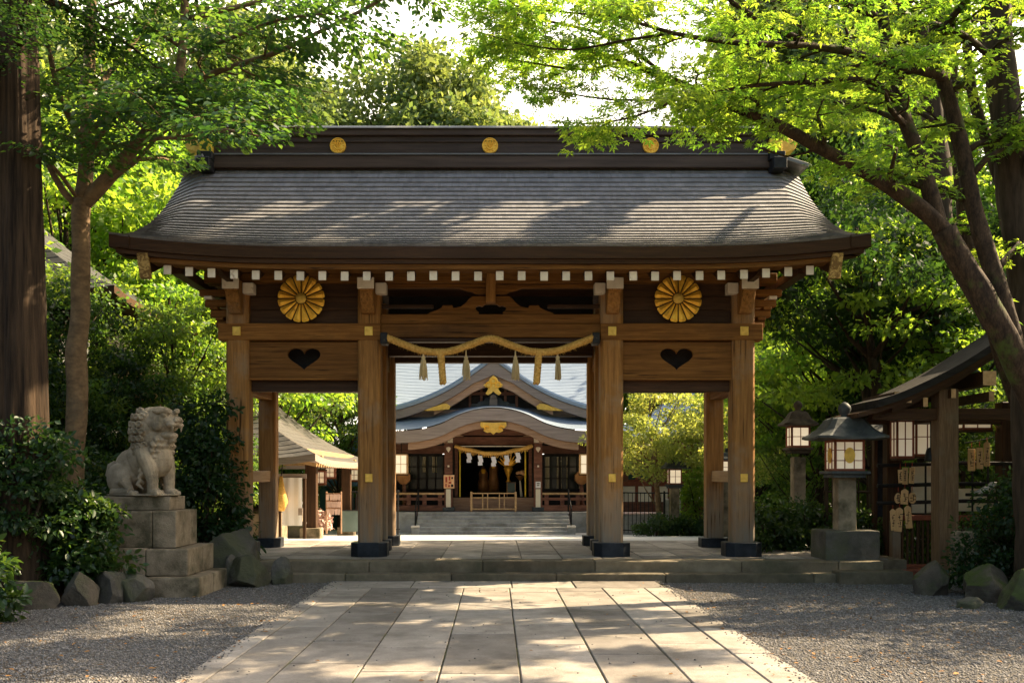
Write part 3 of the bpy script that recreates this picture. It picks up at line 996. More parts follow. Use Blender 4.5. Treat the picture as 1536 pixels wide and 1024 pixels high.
# sloping soffit and verge edges
mb = MB()
for i in range(25):
    for j in range(7):
        pass
for bk in (False, True):
    off = len(mb.v)
    for j in range(13):
        v = .12 + .85 * j / 12
        for u in (-.975, -.6, 0, .6, .975):
            p = roof_pt(u, v, bk)
            mb.v.append((p.x, p.y, p.z - .30))
            mb.a.append(.5)
    for j in range(12):
        for i in range(4):
            mb.f.append((off + j * 5 + i, off + j * 5 + i + 1, off + (j + 1) * 5 + i + 1, off + (j + 1) * 5 + i))
            mb.m.append(0)
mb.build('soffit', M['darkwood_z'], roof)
for sgn in (-1, 1):
    for bk in (False, True):
        mb = MB()
        K = 20
        for j in range(K + 1):
            v = j / K
            p = roof_pt(sgn, v, bk)
            ins = sgn * .30
            for dx, dz in ((0, -.01), (-ins, -.01), (-ins, -.2), (0.0, -.2)):
                mb.v.append((p.x + dx - sgn * .004, p.y, p.z + dz))
                mb.a.append(.5)
        for j in range(K):
            for k in range(4):
                k2 = (k + 1) % 4
                mb.f.append((j * 4 + k, j * 4 + k2, (j + 1) * 4 + k2, (j + 1) * 4 + k))
                mb.m.append(0)
        mb.build('verge_edge', M['darkwood_x'], roof)
        # bargeboard under the verge with a carved gilt end
        mb = MB()
        for j in range(K + 1):
            v = .02 + .93 * j / K
            p = roof_pt(sgn * .93, v, bk)
            for dx, dz in ((0, -.24), (-sgn * .11, -.24), (-sgn * .11, -.58), (0, -.58)):
                mb.v.append((p.x + dx, p.y, p.z + dz))
                mb.a.append(.5)
        for j in range(K):
            for k in range(4):
                k2 = (k + 1) % 4
                mb.f.append((j * 4 + k, j * 4 + k2, (j + 1) * 4 + k2, (j + 1) * 4 + k))
                mb.m.append(0)
        mb.f += [(0, 1, 2, 3), tuple(K * 4 + k for k in range(4))]
        mb.m += [0, 0]
        barge = mb.build('bargeboard', M['darkwood_x'], gate)
        p = roof_pt(sgn * .93, .95, bk)
        yb = p.y
        s2 = -1 if not bk else 1
        x0, x1 = sorted((p.x + sgn * .03, p.x - sgn * .14))
        mb = MB()
        mb.prism([(x0, p.z - .27), (x1, p.z - .27), (x1 - sgn * .055, p.z - .66), (x0 - sgn * .055, p.z - .66)], 'y', yb + s2 * .03, yb + s2 * .10)
        mb.build('carved_end', M['carved'], barge, bevel=.006)

# small cap at the top of each verge
for sgn in (-1, 1):
    mb = MB()
    mb.beam((GX + sgn * 5.02, RY - .16, RZ + .00), (GX + sgn * 5.56, RY - .16, RZ - .17), .62, .07)
    mb.build('verge_cap', M['grey_metal'], roof, bevel=.01)

# ridge
RL = 5.06
mb = MB()
mb.box(GX - RL, GX + RL, RY - .30, RY + .30, RZ - .16, RZ + .055)
ridge = mb.build('ridge', M['ridge_wood'], gate, bevel=.01)
MB().box(GX - RL - .02, GX + RL + .02, RY - .33, RY + .33, RZ + .057, RZ + .085).build('ridge_moulding', M['grey_metal'], ridge, bevel=.006)
MB().box(GX - RL + .02, GX + RL - .02, RY - .24, RY + .24, RZ + .087, RZ + .41).build('ridge_body', M['ridge_wood'], ridge, bevel=.008)
MB().box(GX - RL - .02, GX + RL + .02, RY - .27, RY + .27, RZ + .30, RZ + .325).build('ridge_rib', M['ridge_wood'], ridge, bevel=.004)
mb = MB()
mb.box(GX - RL - .03, GX + RL + .03, RY - .30, RY + .30, RZ + .412, RZ + .52)
mb.build('ridge_upper', M['ridge_wood'], ridge, bevel=.01)
mb = MB()
mb.prism([(RY - .35, RZ + .522), (RY + .35, RZ + .522), (RY + .30, RZ + .575), (RY, RZ + .60), (RY - .30, RZ + .575)], 'x', GX - RL - .06, GX + RL + .06)
mb.build('ridge_cap', M['grey_metal'], ridge, bevel=.005)
for sgn in (-1, 1):
    xe = GX + sgn * RL
    a, b_ = sorted((xe - sgn * .16, xe + sgn * .06))
    MB().box(a, b_, RY - .36, RY - .18, RZ + .09, RZ + .33).build('ridge_plate', M['yellowplate'], ridge, bevel=.008)
    MB().box(a - .01, b_ + .01, RY - .345, RY - .18, RZ + .335, RZ + .54).build('ridge_end', M['iron'], ridge, bevel=.01)
    MB().box(a - .02, b_ + .03, RY - .46, RY - .1, RZ - .06, RZ + .085).box(a + .01, b_ + .02, RY - .60, RY - .1, RZ - .26, RZ - .06).build('ridge_foot', M['iron'], ridge, bevel=.01)
    x2 = xe + sgn * .22
    mb = MB()
    mb.prism([(xe + sgn * .05, RZ + .12), (xe + sgn * .36, RZ + .22), (xe + sgn * .42, RZ + .36), (xe + sgn * .05, RZ + .5)], 'y', RY - .1, RY + .2)
    mb.build('ridge_finial', M['goldplate'], ridge, bevel=.01)


def medallion(x, y, z, rad, parent, name='crest_medallion'):
    mb = MB()
    pts = []
    for k in range(32):
        a = 2 * PI * k / 32
        pts.append((x + rad * math.cos(a), z + rad * math.sin(a)))
    mb.prism(pts, 'y', y - .03, y)
    ring = [Vector((x + rad * .9 * math.cos(2 * PI * k / 32), y - .035, z + rad * .9 * math.sin(2 * PI * k / 32))) for k in range(33)]
    mb.tube(ring, rad * .075, 6, cap=False)
    ring = [Vector((x + rad * .42 * math.cos(2 * PI * k / 24), y - .035, z - rad * .02 + rad * .42 * math.sin(2 * PI * k / 24))) for k in range(3, 22)]
    mb.tube(ring, rad * .09, 6)
    for a in (50, 90, 130):
        mb.tube([Vector((x, y - .035, z - rad * .25)), Vector((x + rad * .55 * math.cos(R(a)), y - .045, z + rad * .5 * math.sin(R(a))))], [rad * .06, rad * .13], 6)
    for k in range(12):
        a = 2 * PI * k / 12
        mb.tube([Vector((x + rad * .66 * math.cos(a), y - .03, z + rad * .66 * math.sin(a))), Vector((x + rad * .66 * math.cos(a), y - .043, z + rad * .66 * math.sin(a)))], [rad * .1, rad * .05], 6)
    return mb.build(name, M['gold'], parent, smooth=False)


for xx in (507, 735, 976):
    medallion((xx - 743) * 17.6 / F, RY - .24, RZ + .235, .142, ridge)

# rafters with white painted ends
for i in range(30):
    x = GX - .02 + (i - 14.5) * .3385 + random.uniform(-.006, .006)
    u = (x - GX) / 5.6
    zt = roof_pt(u, 1).z - .345 + random.uniform(-.005, .003)
    mb = MB()
    y0 = 15.20
    sl_ = .46
    v = []
    for (yy_, zz_) in ((y0, zt), (y0, zt - .135), (17.1, zt - .135 + sl_ * (17.1 - y0)), (17.1, zt + sl_ * (17.1 - y0))):
        v.append((yy_, zz_))
    mb.prism(v, 'x', x - .056, x + .056)
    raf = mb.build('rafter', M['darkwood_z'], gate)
    MB().box(x - .058, x + .058, y0 - .012, y0 + .01, zt - .137, zt + .002).build('rafter_cap', M['white'], raf, bevel=.004)


# posts
def post(x, y, hw, z0, z1, shoe=True, w=.30, hs=.235):
    mb = MB()
    c = hw * .22
    pl = [(x - hw, y - hw + c), (x - hw + c, y - hw), (x + hw - c, y - hw), (x + hw, y - hw + c), (x + hw, y + hw - c), (x + hw - c, y + hw), (x - hw + c, y + hw), (x - hw, y + hw - c)]
    mb.prism(pl, 'z', z0, z1)
    p = mb.build('post', M['wood_z'], gate, bevel=.006)
    if shoe:
        mb = MB()
        c = w * .42
        mb.prism([(x - w, y - w + c), (x - w + c, y - w), (x + w - c, y - w), (x + w, y - w + c), (x + w, y + w - c), (x + w - c, y + w), (x - w + c, y + w), (x - w, y + w - c)], 'z', .305, .305 + hs)
        mb.build('post_shoe', M['shoe'], p, bevel=.014)
    return p


XI, XO = 2.005, 4.18
front = {}
for nm, x in (('lo', GX - XO), ('li', GX - XI), ('ri', GX + XI), ('ro', GX + XO)):
    front[nm] = post(x, GF, .188, .50, 4.82)
for x in (GX - XI, GX + XI):
    post(x, GM, .145, .48, 4.7, w=.22, hs=.2)
    post(x, GB, .165, .48, 4.8, w=.25, hs=.2)
for x in (GX - XO, GX + XO):
    post(x, 18.7, .16, .46, 4.8, w=.26, hs=.18)


def gboard(name, x0, x1, y0, y1, z0, z1, mat='wood_x', bev=.008, par=None):
    return MB().box(x0, x1, y0, y1, z0, z1).build(name, M[mat], par or gate, bevel=bev)


ZB0, ZB1 = 3.875, 4.15
# long tie beam with nail plates; it passes in front of the posts in the side bays
for sgn in (-1, 1):
    a, b_ = sorted((GX + sgn * (XI - .19), GX + sgn * (XO + .31)))
    gboard('tie_beam', a, b_, GF - .20, GF + .09, ZB0, ZB1)
    a, b_ = sorted((GX + sgn * (XI + .185), GX + sgn * (XO - .185)))
    # heart panel in two halves
    xc = GX + sgn * 3.085 + (.0 if sgn > 0 else -.005)
    zc, pz0, pz1 = 3.565, 3.255, 3.85
    H = []
    for k in range(0, 25):
        t = PI * k / 24
        hx = 16 * math.sin(t) ** 3
        hz = 13 * math.cos(t) - 5 * math.cos(2 * t) - 2 * math.cos(3 * t) - math.cos(4 * t)
        H.append((hx / 16 * .275, (hz + 2.5) / 14.5 * .185))
    mb = MB()
    for hs_ in (-1, 1):
        poly = [(xc, pz1), (xc, zc + H[0][1])] + [(xc + hs_ * h[0], zc + h[1]) for h in H[1:-1]] + [(xc, zc + H[-1][1]), (xc, pz0)]
        xe = a if hs_ < 0 else b_
        poly += [(xe, pz0), (xe, pz1)]
        mb.prism(poly, 'y', GF - .11, GF - .03)
    mb.build('heart_panel', M['wood_x'], gate)
    gboard('heart_shade_panel', a, b_, GF + .3, GF + .34, pz0, pz1, 'black', 0)  # black sheet paints the dark interior seen through the heart
    gboard('panel_lintel', a, b_, GF + .02, GF + .12, 3.045, 3.25, 'darkwood_x')
    gboard('panel_rail', a, b_, GF - .12, GF - .015, 3.225, 3.253, 'wood_x', .004)
    # wall of boards above
    z = ZB1 + .004
    for k, hh in enumerate((.235, .225, .225)):
        gboard('wall_board', a, b_, GF - .06 + k * .002, GF + .02, z, z + hh - .004, 'darkwood_x', .006)
        z += hh
    # back row
    gboard('back_beam', a - .1, b_ + .1, 18.62, 18.8, 3.2, 3.5, 'darkwood_x')
    gboard('back_panel', a, b_, 18.66, 18.72, 3.5, 4.8, 'darkwood_x', 0)
    # ties running back
    xo = GX + sgn * XO
    gboard('cross_tie', xo - .075, xo + .075, GF + .16, 18.56, 1.53, 1.73, 'lightwood_y')
    gboard('cross_beam', xo - .11, xo + .11, GF + .2, 18.56, 3.05, 3.3, 'wood_y')
    gboard('upper_cross_beam', xo - .1, xo + .1, GF + .19, 18.56, 3.9, 4.15, 'wood_y')
    xi = GX + sgn * XI
    gboard('cross_beam', xi - .08, xi + .08, GF + .19, GB - .17, 3.6, 3.85, 'wood_y')
    gboard('upper_wall', xi - .06, xi + .06, GF + .19, GB - .17, 3.86, 4.8, 'darkwood_x', 0)
    # side bracket arms stepping outward under the verge
    for k in range(5):
        z0 = 3.93 + k * .175
        x0, x1 = sorted((xo + sgn * .19, xo + sgn * (.30 + .095 * k)))
        for yb in (GF + .06, 17.6, 18.6):
            gboard('bracket_arm', x0, x1, yb - .075, yb + .075, z0, z0 + .115, 'wood_x', .02)
        if k < 4:
            x2, x3 = sorted((xo + sgn * (.17 + .095 * k), xo + sgn * (.30 + .095 * k)))
            gboard('bracket_block', x2, x3, GF - .05, 18.7, z0 + .118, z0 + .172, 'white' if k == 3 else 'wood_y', .006)
    gboard('purlin', min(xo + sgn * .62, xo + sgn * .8), max(xo + sgn * .62, xo + sgn * .8), 15.5, 20.2, 4.78, 4.93, 'darkwood_x', .01)
    # gable wall
    mb = MB()
    poly = [(roof_pt(0, v).y, roof_pt(0, v).z - .34) for v in (.95, .75, .55, .35, .15)]
    poly += [(2 * RY - y, z) for y, z in poly[::-1]]
    poly += [(2 * RY - EY - .5, 4.75), (EY + .5, 4.75)]
    mb.prism(poly, 'x', xo - .05, xo + .05)
    mb.build('gable_wall', M['darkwood_x'], gate)
# centre bay
a, b_ = GX - XI + .185, GX + XI - .185
gboard('lintel', a, b_, GF - .10, GF + .1, 4.155, 4.315)
gboard('lintel', a, b_, GF - .13, GF + .1, 3.93, 4.15)
gboard('lintel_strip', a, b_, GF - .085, GF + .08, 3.86, 3.926, 'darkwood_x')
gboard('door_head', a, b_, GM - .1, GM + .1, 3.775, 4.2, 'darkwood_x')
gboard('door_head', GX - XI + .14, GX + XI - .14, GB - .1, GB + .08, 3.80, 4.2, 'darkwood_x')
gboard('upper_shade_panel', a, b_, GM - .06, GM, 4.21, 4.9, 'black', 0)  # black sheet paints the dark space above the centre lintel
gboard('shade_ceiling', GX - XO, GX + XO, GF + .1, 18.9, 4.84, 4.9, 'darkwood_x', 0)  # slab added to keep the gate interior dark
gboard('wall_plate', GX - XO - .55, GX + XO + .55, GF - .18, GF + .16, 4.822, 4.98, 'wood_x')
gboard('upper_rail', a, b_, GF - .08, GF + .04, 4.755, 4.82, 'wood_x')
gboard('side_rail', a, GX - .95, GF - .02, GF + .05, 4.43, 4.49, 'darkwood_x')
gboard('side_rail', GX + .95, b_, GF - .02, GF + .05, 4.43, 4.49, 'darkwood_x')
# frog-leg strut
half = [(0.0, 4.62), (.30, 4.62), (.36, 4.58), (.42, 4.51), (.50, 4.45), (.62, 4.425), (.64, 4.47), (.80, 4.47), (.82, 4.43), (.90, 4.39), (1.02, 4.345), (1.06, 4.318),
        (.20, 4.318), (.20, 4.36), (.24, 4.39), (.26, 4.42), (.24, 4.455), (.19, 4.465), (.14, 4.455), (.10, 4.49), (0.0, 4.495)]
for sgn in (-1, 1):
    MB().prism([(GX + .005 + sgn * x, z) for x, z in half], 'y', GF - .06, GF + .04).build('frog_leg_strut', M['wood_x'], gate, bevel=.005)
for sgn in (-1, 1):
    cl = [(0, 4.66), (.26, 4.66), (.30, 4.69), (.42, 4.72), (.52, 4.755), (0, 4.755)]
    MB().prism([(GX + .005 + sgn * x, z) for x, z in cl], 'y', GF - .05, GF + .03).build('carved_bracket', M['wood_x'], gate, bevel=.005)
gboard('centre_strut', GX - .075, GX + .085, GF - .22, GF - .06, 4.50, 4.98, 'wood_z', .015)
# projecting noses on the front posts with white ends
for nm, x in (('lo', GX - XO), ('li', GX - XI), ('ri', GX + XI), ('ro', GX + XO)):
    w_ = .135
    prof = [(GF - .16, 4.83), (GF - .60, 4.83), (GF - .60, 4.64), (GF - .52, 4.60), (GF - .46, 4.46), (GF - .36, 4.36), (GF - .30, 4.30), (GF - .16, 4.30)]
    arm = MB().prism(prof, 'x', x - w_ * .8, x + w_ * .8).build('bracket_nose', M['wood_z'], front[nm], bevel=.012)
    MB().box(x - w_, x + w_, GF - .615, GF - .58, 4.645, 4.825).build('nose_cap', M['white'], arm, bevel=.006)
    sg = 1 if x < GX else -1
    x0, x1 = sorted((x + sg * .12, x + sg * .30))
    MB().box(x0, x1, GF - .32, GF - .1, 4.62, 4.80).build('side_cap', M['white'], front[nm], bevel=.02)
    # gilt nail plates
    MB().box(x - .068, x + .068, GF - .222, GF - .17, 3.945, 4.095).build('nail_plate', M['goldplate'], front[nm], bevel=.006)
    if nm != 'lo':
        MB().box(x - .06, x + .06, GF - .208, GF - .17, 1.535, 1.672).build('nail_plate', M['goldplate'], front[nm], bevel=.006)

# chrysanthemum crests
for xx in (452, 1017):
    yw = GF - .20
    xc = (xx - 743) * yw / F
    zc = 1.62 + (715 - 448) * yw / F
    mb = MB()
    mb.prism([(xc + .355 * math.cos(2 * PI * k / 48), zc + .355 * math.sin(2 * PI * k / 48)) for k in range(48)], 'y', yw - .0, yw + .14)
    crest = mb.build('flower_crest', M['darkwood_x'], gate)
    mb = MB()
    for k in range(16):
        a0 = 2 * PI * (k + .5) / 16
        ha = PI / 16
        c_, s_ = math.cos(a0), math.sin(a0)
        rim, top = [], []
        prof = [(.10, .70), (.2, .80), (.30, .86), (.352, .87), (.374, .74), (.386, .40)]
        ptsL = [(r_, (ha * r_ - .0095) * (1 if f_ > .8 else .92 if f_ > .72 and r_ > .3 else .55 if r_ > .3 else 1)) for r_, f_ in prof]
        vs = []
        for r_, hw in ptsL:
            for sd in (-1, 0, 1):
                lx, lz = r_, sd * hw
                yy_ = yw - .012 - (.026 if sd == 0 else .012) * (1 if r_ < .37 else .5)
                vs.append((xc + lx * c_ - lz * s_, yy_, zc + lx * s_ + lz * c_))
        fs = []
        for i in range(len(ptsL) - 1):
            for q in (0, 1):
                fs.append((i * 3 + q, i * 3 + q + 1, (i + 1) * 3 + q + 1, (i + 1) * 3 + q))
        nb = len(vs)
        vs += [(v_[0], yw - .001, v_[2]) for v_ in vs]
        out_ = [i * 3 for i in range(len(ptsL))] + [len(ptsL) * 3 - 2] + [i * 3 + 2 for i in range(len(ptsL))][::-1] + [1]
        for i in range(len(out_)):
            p_, q_ = out_[i], out_[(i + 1) % len(out_)]
            fs.append((p_, q_, q_ + nb, p_ + nb))
        mb.add(vs, fs)
    mb.build('petals', M['gold'], crest)
    mb = MB()
    mb.v = []
    rings = [(.088, -.012), (.088, -.05), (.07, -.062), (.035, -.068)]
    for r_, dy in rings:
        for k in range(20):
            mb.v.append((xc + r_ * math.cos(2 * PI * k / 20), yw + dy, zc + r_ * math.sin(2 * PI * k / 20)))
            mb.a.append(.5)
    for i in range(3):
        for k in range(20):
            mb.f.append((i * 20 + k, i * 20 + (k + 1) % 20, (i + 1) * 20 + (k + 1) % 20, (i + 1) * 20 + k))
            mb.m.append(0)
    mb.f.append(tuple(range(60, 80)))
    mb.m.append(0)
    mb.build('crest_boss', M['goldplate'], crest)


# ------------------------------------------------------------------ straw rope on the gate
def twisted(mb, path, rad, turns, strands=3, seg=7, taper=None):
    n_ = len(path)
    for s_ in range(strands):
        q = []
        for i, p in enumerate(path):
            t = (path[min(i + 1, n_ - 1)] - path[max(i - 1, 0)]).normalized()
            sd = t.cross(Vector((0, 1, 0)))
            if sd.length < .1:
                sd = Vector((1, 0, 0))
            sd.normalize()
            up = t.cross(sd)
            a = 2 * PI * (turns * i / n_ + s_ / strands)
            r_ = rad * (taper(i / n_) if taper else 1)
            q.append(p + sd * (math.cos(a) * r_ * .56) + up * (math.sin(a) * r_ * .56))
        mb.tube(q, [rad * .52 * (taper(i / n_) if taper else 1) for i in range(n_)], seg)


RYP = GF - .32
rp = thing('straw_rope', 'thick twisted golden straw rope slung in two swags across the gate opening', 'rope', P(735, 520, RYP))
kp = [(578, 505), (600, 514), (635, 526), (672, 527), (705, 517), (735, 507.5), (765, 517), (798, 527), (835, 526), (870, 514), (893, 505)]
path = path_points([P(x, y, RYP) for x, y in kp], .018)
mb = MB()
twisted(mb, path, .060, 30)
for k in range(420):
    p = random.choice(path)
    d = Vector((random.gauss(0, 1), random.gauss(0, 1), random.gauss(-.3, 1))).normalized()
    mb.tube([p + d * .05, p + d * .085 + Vector((random.gauss(0, .02), 0, -.015))], [.0025, .0012], 3, cap=False)
mb.build('strand', M['rope'], rp, smooth=True)
for px in (576, 894):
    q = P(px, 507, RYP)
    MB().box(q.x - .06, q.x + .06, RYP - .06, GF - .1, q.z - .1, q.z + .09).build('rope_hook', M['iron'], rp, bevel=.02)


def tassel(px, py0, py1, y, parent, hw=.07):
    a, b_ = P(px, py0, y), P(px, py1, y)
    mb = MB()
    mb.lathe([(.008, a.z + .1), (.012, a.z + .02), (.022, a.z), (.034, a.z - .03), (.025, a.z - .055), (.045, a.z - .12)], a.x, y, 10)
    for k in range(46):
        an = random.uniform(0, 2 * PI)
        rr = random.uniform(.2, 1)
        x0, y0 = a.x + .03 * rr * math.cos(an), y + .03 * rr * math.sin(an)
        x1, y1 = a.x + hw * rr * math.cos(an), y + hw * rr * math.sin(an)
        ze = b_.z + random.uniform(0, .10)
        mb.tube([(x0, y0, a.z - .06), ((x0 * .4 + x1 * .6), (y0 * .4 + y1 * .6), (a.z + ze) / 2), (x1, y1, ze)], [.009, .009, .006], 4)
    return mb.build('tassel', M['tassel'], parent)


for px in (635, 699, 773, 836.5):
    tassel(px, 534, 571, RYP, rp)
for px, lean in ((661, 0.02), (808.5, -.02)):
    a, b_ = P(px, 527, RYP), P(px, 575, RYP)
    pts = [a + Vector((lean * t * 2, 0, (b_.z - a.z) * t)) for t in [i / 40 for i in range(41)]]
    mb = MB()
    twisted(mb, pts, .058, 4, 3, 7)
    mb.build('rope_end', M['rope'], rp, smooth=True)

# ------------------------------------------------------------------ stone guardian lion on its pedestal
ped = thing('stone_pedestal', 'stepped granite pedestal of four mossy tiers under the stone lion', 'pedestal', (-5.05, 14.1, 0))
random.seed(3)


def tier(x0, x1, y0, y1, z0, z1, cuts, bev, ycuts=()):
    xs_ = [x0] + cuts + [x1]
    ys_ = [y0] + list(ycuts) + [y1]
    mb = MB()
    for i in range(len(xs_) - 1):
        for j in range(len(ys_) - 1):
            mb.box(xs_[i] + .003, xs_[i + 1] - .003, ys_[j] + .003 + random.uniform(0, .01), ys_[j + 1] - .003, z0, z1 + random.uniform(-.006, .004))
    return mb.build('tier', M['stone'], ped, bevel=bev)


tier(-6.2, -3.97, 13.36, 14.80, -.05, .275, [-5.5, -4.72], .03, [14.05])
tier(-5.98, -4.17, 13.50, 14.76, .276, .648, [-5.3, -4.75], .022, [14.2])
tier(-5.76, -4.37, 13.62, 14.60, .65, 1.156, [-4.70], .018)
tier(-5.58, -4.50, 13.76, 14.46, 1.158, 1.346, [], .014)


def join_remesh(name, mb_list_fn, voxel, smooth_it, mat, parent=None, disp=None):
    mb = MB()
    mb_list_fn(mb)
    o = mb.build(name + '_tmp', mat)
    md = o.modifiers.new('r', 'REMESH')
    md.mode = 'VOXEL'
    md.voxel_size = voxel
    md.use_smooth_shade = True
    sm = o.modifiers.new('s', 'SMOOTH')
    sm.factor = .5
    sm.iterations = smooth_it
    dg = bpy.context.evaluated_depsgraph_get()
    me = bpy.data.meshes.new_from_object(o.evaluated_get(dg))
    tmp = o.data
    bpy.data.objects.remove(o)
    bpy.data.meshes.remove(tmp)
    me.name = name
    o = bpy.data.objects.new(name, me)
    C.objects.link(o)
    if parent:
        attach(o, parent)
    return o


def ell(mb, c, r_, seg=20, rot=None):
    """closed ellipsoid"""
    c = Vector(c)
    if isinstance(r_, (int, float)):
        r_ = (r_, r_, r_)
    v, f = [], []
    rings = seg // 2
    for i in range(rings + 1):
        th = PI * i / rings
        for k in range(seg):
            a = 2 * PI * k / seg
            q = Vector((r_[0] * math.sin(th) * math.cos(a), r_[1] * math.sin(th) * math.sin(a), r_[2] * math.cos(th)))
            if rot is not None:
                q = rot @ q
            v.append(c + q)
    for i in range(rings):
        for k in range(seg):
            k2 = (k + 1) % seg
            f.append((i * seg + k, i * seg + k2, (i + 1) * seg + k2, (i + 1) * seg + k))
    mb.add(v, f)


def lion(mb):
    Ry = lambda d: Matrix.Rotation(R(d), 3, 'Y')
    # trunk: deep chest narrowing to the loins
    ell(mb, (.24, 0, .56), (.25, .23, .30), rot=Ry(-15))
    ell(mb, (.05, 0, .52), (.30, .225, .30), rot=Ry(-38))
    ell(mb, (-.17, 0, .40), (.27, .23, .29), rot=Ry(-35))
    ell(mb, (-.33, 0, .27), (.23, .24, .24))
    ell(mb, (.28, 0, .78), (.21, .23, .23))
    for s_ in (-1, 1):
        # haunch, hind foot
        ell(mb, (-.24, s_ * .20, .25), (.22, .10, .23), rot=Ry(-25))
        mb.tube([(-.12, s_ * .235, .22), (-.02, s_ * .24, .11), (-.12, s_ * .245, .07)], [.10, .07, .065], 12)
        mb.tube([(-.32, s_ * .25, .055), (-.08, s_ * .255, .055), (.04, s_ * .26, .06)], [.065, .062, .07], 12)
        for k in (-1, 0, 1):
            ell(mb, (.085, s_ * .26 + k * .042, .045), (.055, .030, .042))
        # fore leg: shoulder, elbow, wrist, paw
        mb.tube([(.20, s_ * .17, .66), (.25, s_ * .185, .52), (.315, s_ * .175, .38), (.345, s_ * .165, .22), (.345, s_ * .165, .10), (.36, s_ * .165, .05)],
                [.14, .135, .105, .083, .078, .085], 14)
        ell(mb, (.39, s_ * .165, .058), (.11, .088, .062))
        for k in (-1.5, -.5, .5, 1.5):
            ell(mb, (.455, s_ * .165 + k * .042, .042), (.05, .025, .042))
        # tufts behind the fore legs
        for k in range(4):
            mb.tube([(.25 - .02 * k, s_ * .215, .54 - .10 * k), (.20 - .02 * k, s_ * .235, .44 - .09 * k), (.215, s_ * .2, .37 - .09 * k)], [.04, .035, .012], 8)
    # head
    ell(mb, (.33, 0, 1.06), (.25, .225, .215))
    ell(mb, (.33, 0, 1.18), (.20, .18, .10))
    ell(mb, (.20, 0, 1.08), (.22, .235, .20))
    ell(mb, (.50, 0, 1.055), (.15, .15, .085))       # upper muzzle
    ell(mb, (.585, 0, 1.045), (.085, .125, .07))
    ell(mb, (.655, 0, 1.085), (.045, .08, .045))     # nose
    for s_ in (-1, 1):
        ell(mb, (.668, s_ * .052, 1.065), (.03, .032, .024))
        ell(mb, (.60, s_ * .075, 1.01), (.075, .065, .042))   # lip pads
        ell(mb, (.49, s_ * .115, 1.15), (.055, .05, .05))   # eye ball
        mb.tube([(.55, s_ * .04, 1.185), (.53, s_ * .12, 1.215), (.44, s_ * .185, 1.19), (.38, s_ * .215, 1.20)], [.03, .042, .032, .012], 10)   # brow
        mb.tube([(.50, s_ * .07, 1.095), (.47, s_ * .14, 1.085), (.42, s_ * .175, 1.10)], [.018, .022, .015], 8)   # lower lid
        ell(mb, (.22, s_ * .205, 1.14), (.085, .035, .075), rot=Ry(30))  # ear
        ell(mb, (.42, s_ * .165, 1.0), (.08, .05, .08))      # cheek
        mb.tube([(.635, s_ * .085, .985), (.635, s_ * .085, .91)], [.022, .008], 7)
    ell(mb, (.48, 0, .865), (.13, .125, .06))      # lower jaw
    ell(mb, (.555, 0, .862), (.065, .095, .05))
    ell(mb, (.40, 0, .88), (.11, .14, .08))
    mb.tube([(.57, 0, .85), (.56, 0, .80), (.51, 0, .75)], [.05, .045, .02], 8)   # beard
    # mane: curls in rows round the neck and over the chest
    ell(mb, (.18, 0, .95), (.23, .25, .27))
    rng2 = random.Random(4)
    for row, (r0, zc, xo, n_) in enumerate(((.15, 1.20, .15, 7), (.225, 1.11, .145, 11), (.255, 1.01, .15, 13), (.265, .91, .15, 13), (.265, .81, .165, 13), (.25, .71, .185, 12), (.24, .62, .20, 11))):
        for k in range(n_):
            a = R(62) + (2 * PI - R(124)) * (k + .5 * (row % 2)) / n_
            c_ = Vector((xo + r0 * .92 * math.cos(a), r0 * math.sin(a), zc + rng2.uniform(-.012, .012)))
            o_ = Vector((math.cos(a), math.sin(a), 0))
            ell(mb, c_, (.042, .042, .048), 12)
            tv = Vector((-math.sin(a), math.cos(a), 0))
            sp_ = [c_ + o_ * .036 + (tv * math.cos(t) + Vector((0, 0, 1)) * math.sin(t)) * (.052 - .0062 * t) for t in [i * .55 for i in range(13)]]
            mb.tube(sp_, [.0165] * 12 + [.007], 7)
    for row, (zc, xf, n_) in enumerate(((.79, .49, 6), (.71, .475, 7), (.63, .455, 7), (.55, .44, 6), (.47, .41, 4))):
        for k in range(n_):
            yy_ = (k - (n_ - 1) / 2) * .068
            c_ = Vector((xf - .035 - yy_ * yy_ * 1.5, yy_, zc))
            mb.tube([c_ + Vector((-.02, 0, .045)), c_ + Vector((.022, 0, 0)), c_ + Vector((.0, 0, -.055))], [.035, .038, .012], 9)
    # back locks and tail
    for k in range(7):
        t = k / 6
        ell(mb, (.0 - .42 * t, 0, .80 - .36 * t), (.055, .05, .05), 10)
    for s_ in (-1, 0, 1):
        mb.tube([(-.46, s_ * .03, .20), (-.53, s_ * .07, .32), (-.50, s_ * .09, .44), (-.44, s_ * .08, .50)], [.07, .08, .055, .02], 10)
    ell(mb, (0, 0, .02), (.62, .34, .022))


lio = join_remesh('stone_lion', lion, .0075, 1, M['statue'])
lio.location = (-5.00, 14.10, 1.347)
lio.rotation_euler = (0, 0, R(-24))
lio.scale = (.985, .985, .985)
tag(lio, 'seated stone guardian lion with curly mane, facing right on its pedestal', 'statue')


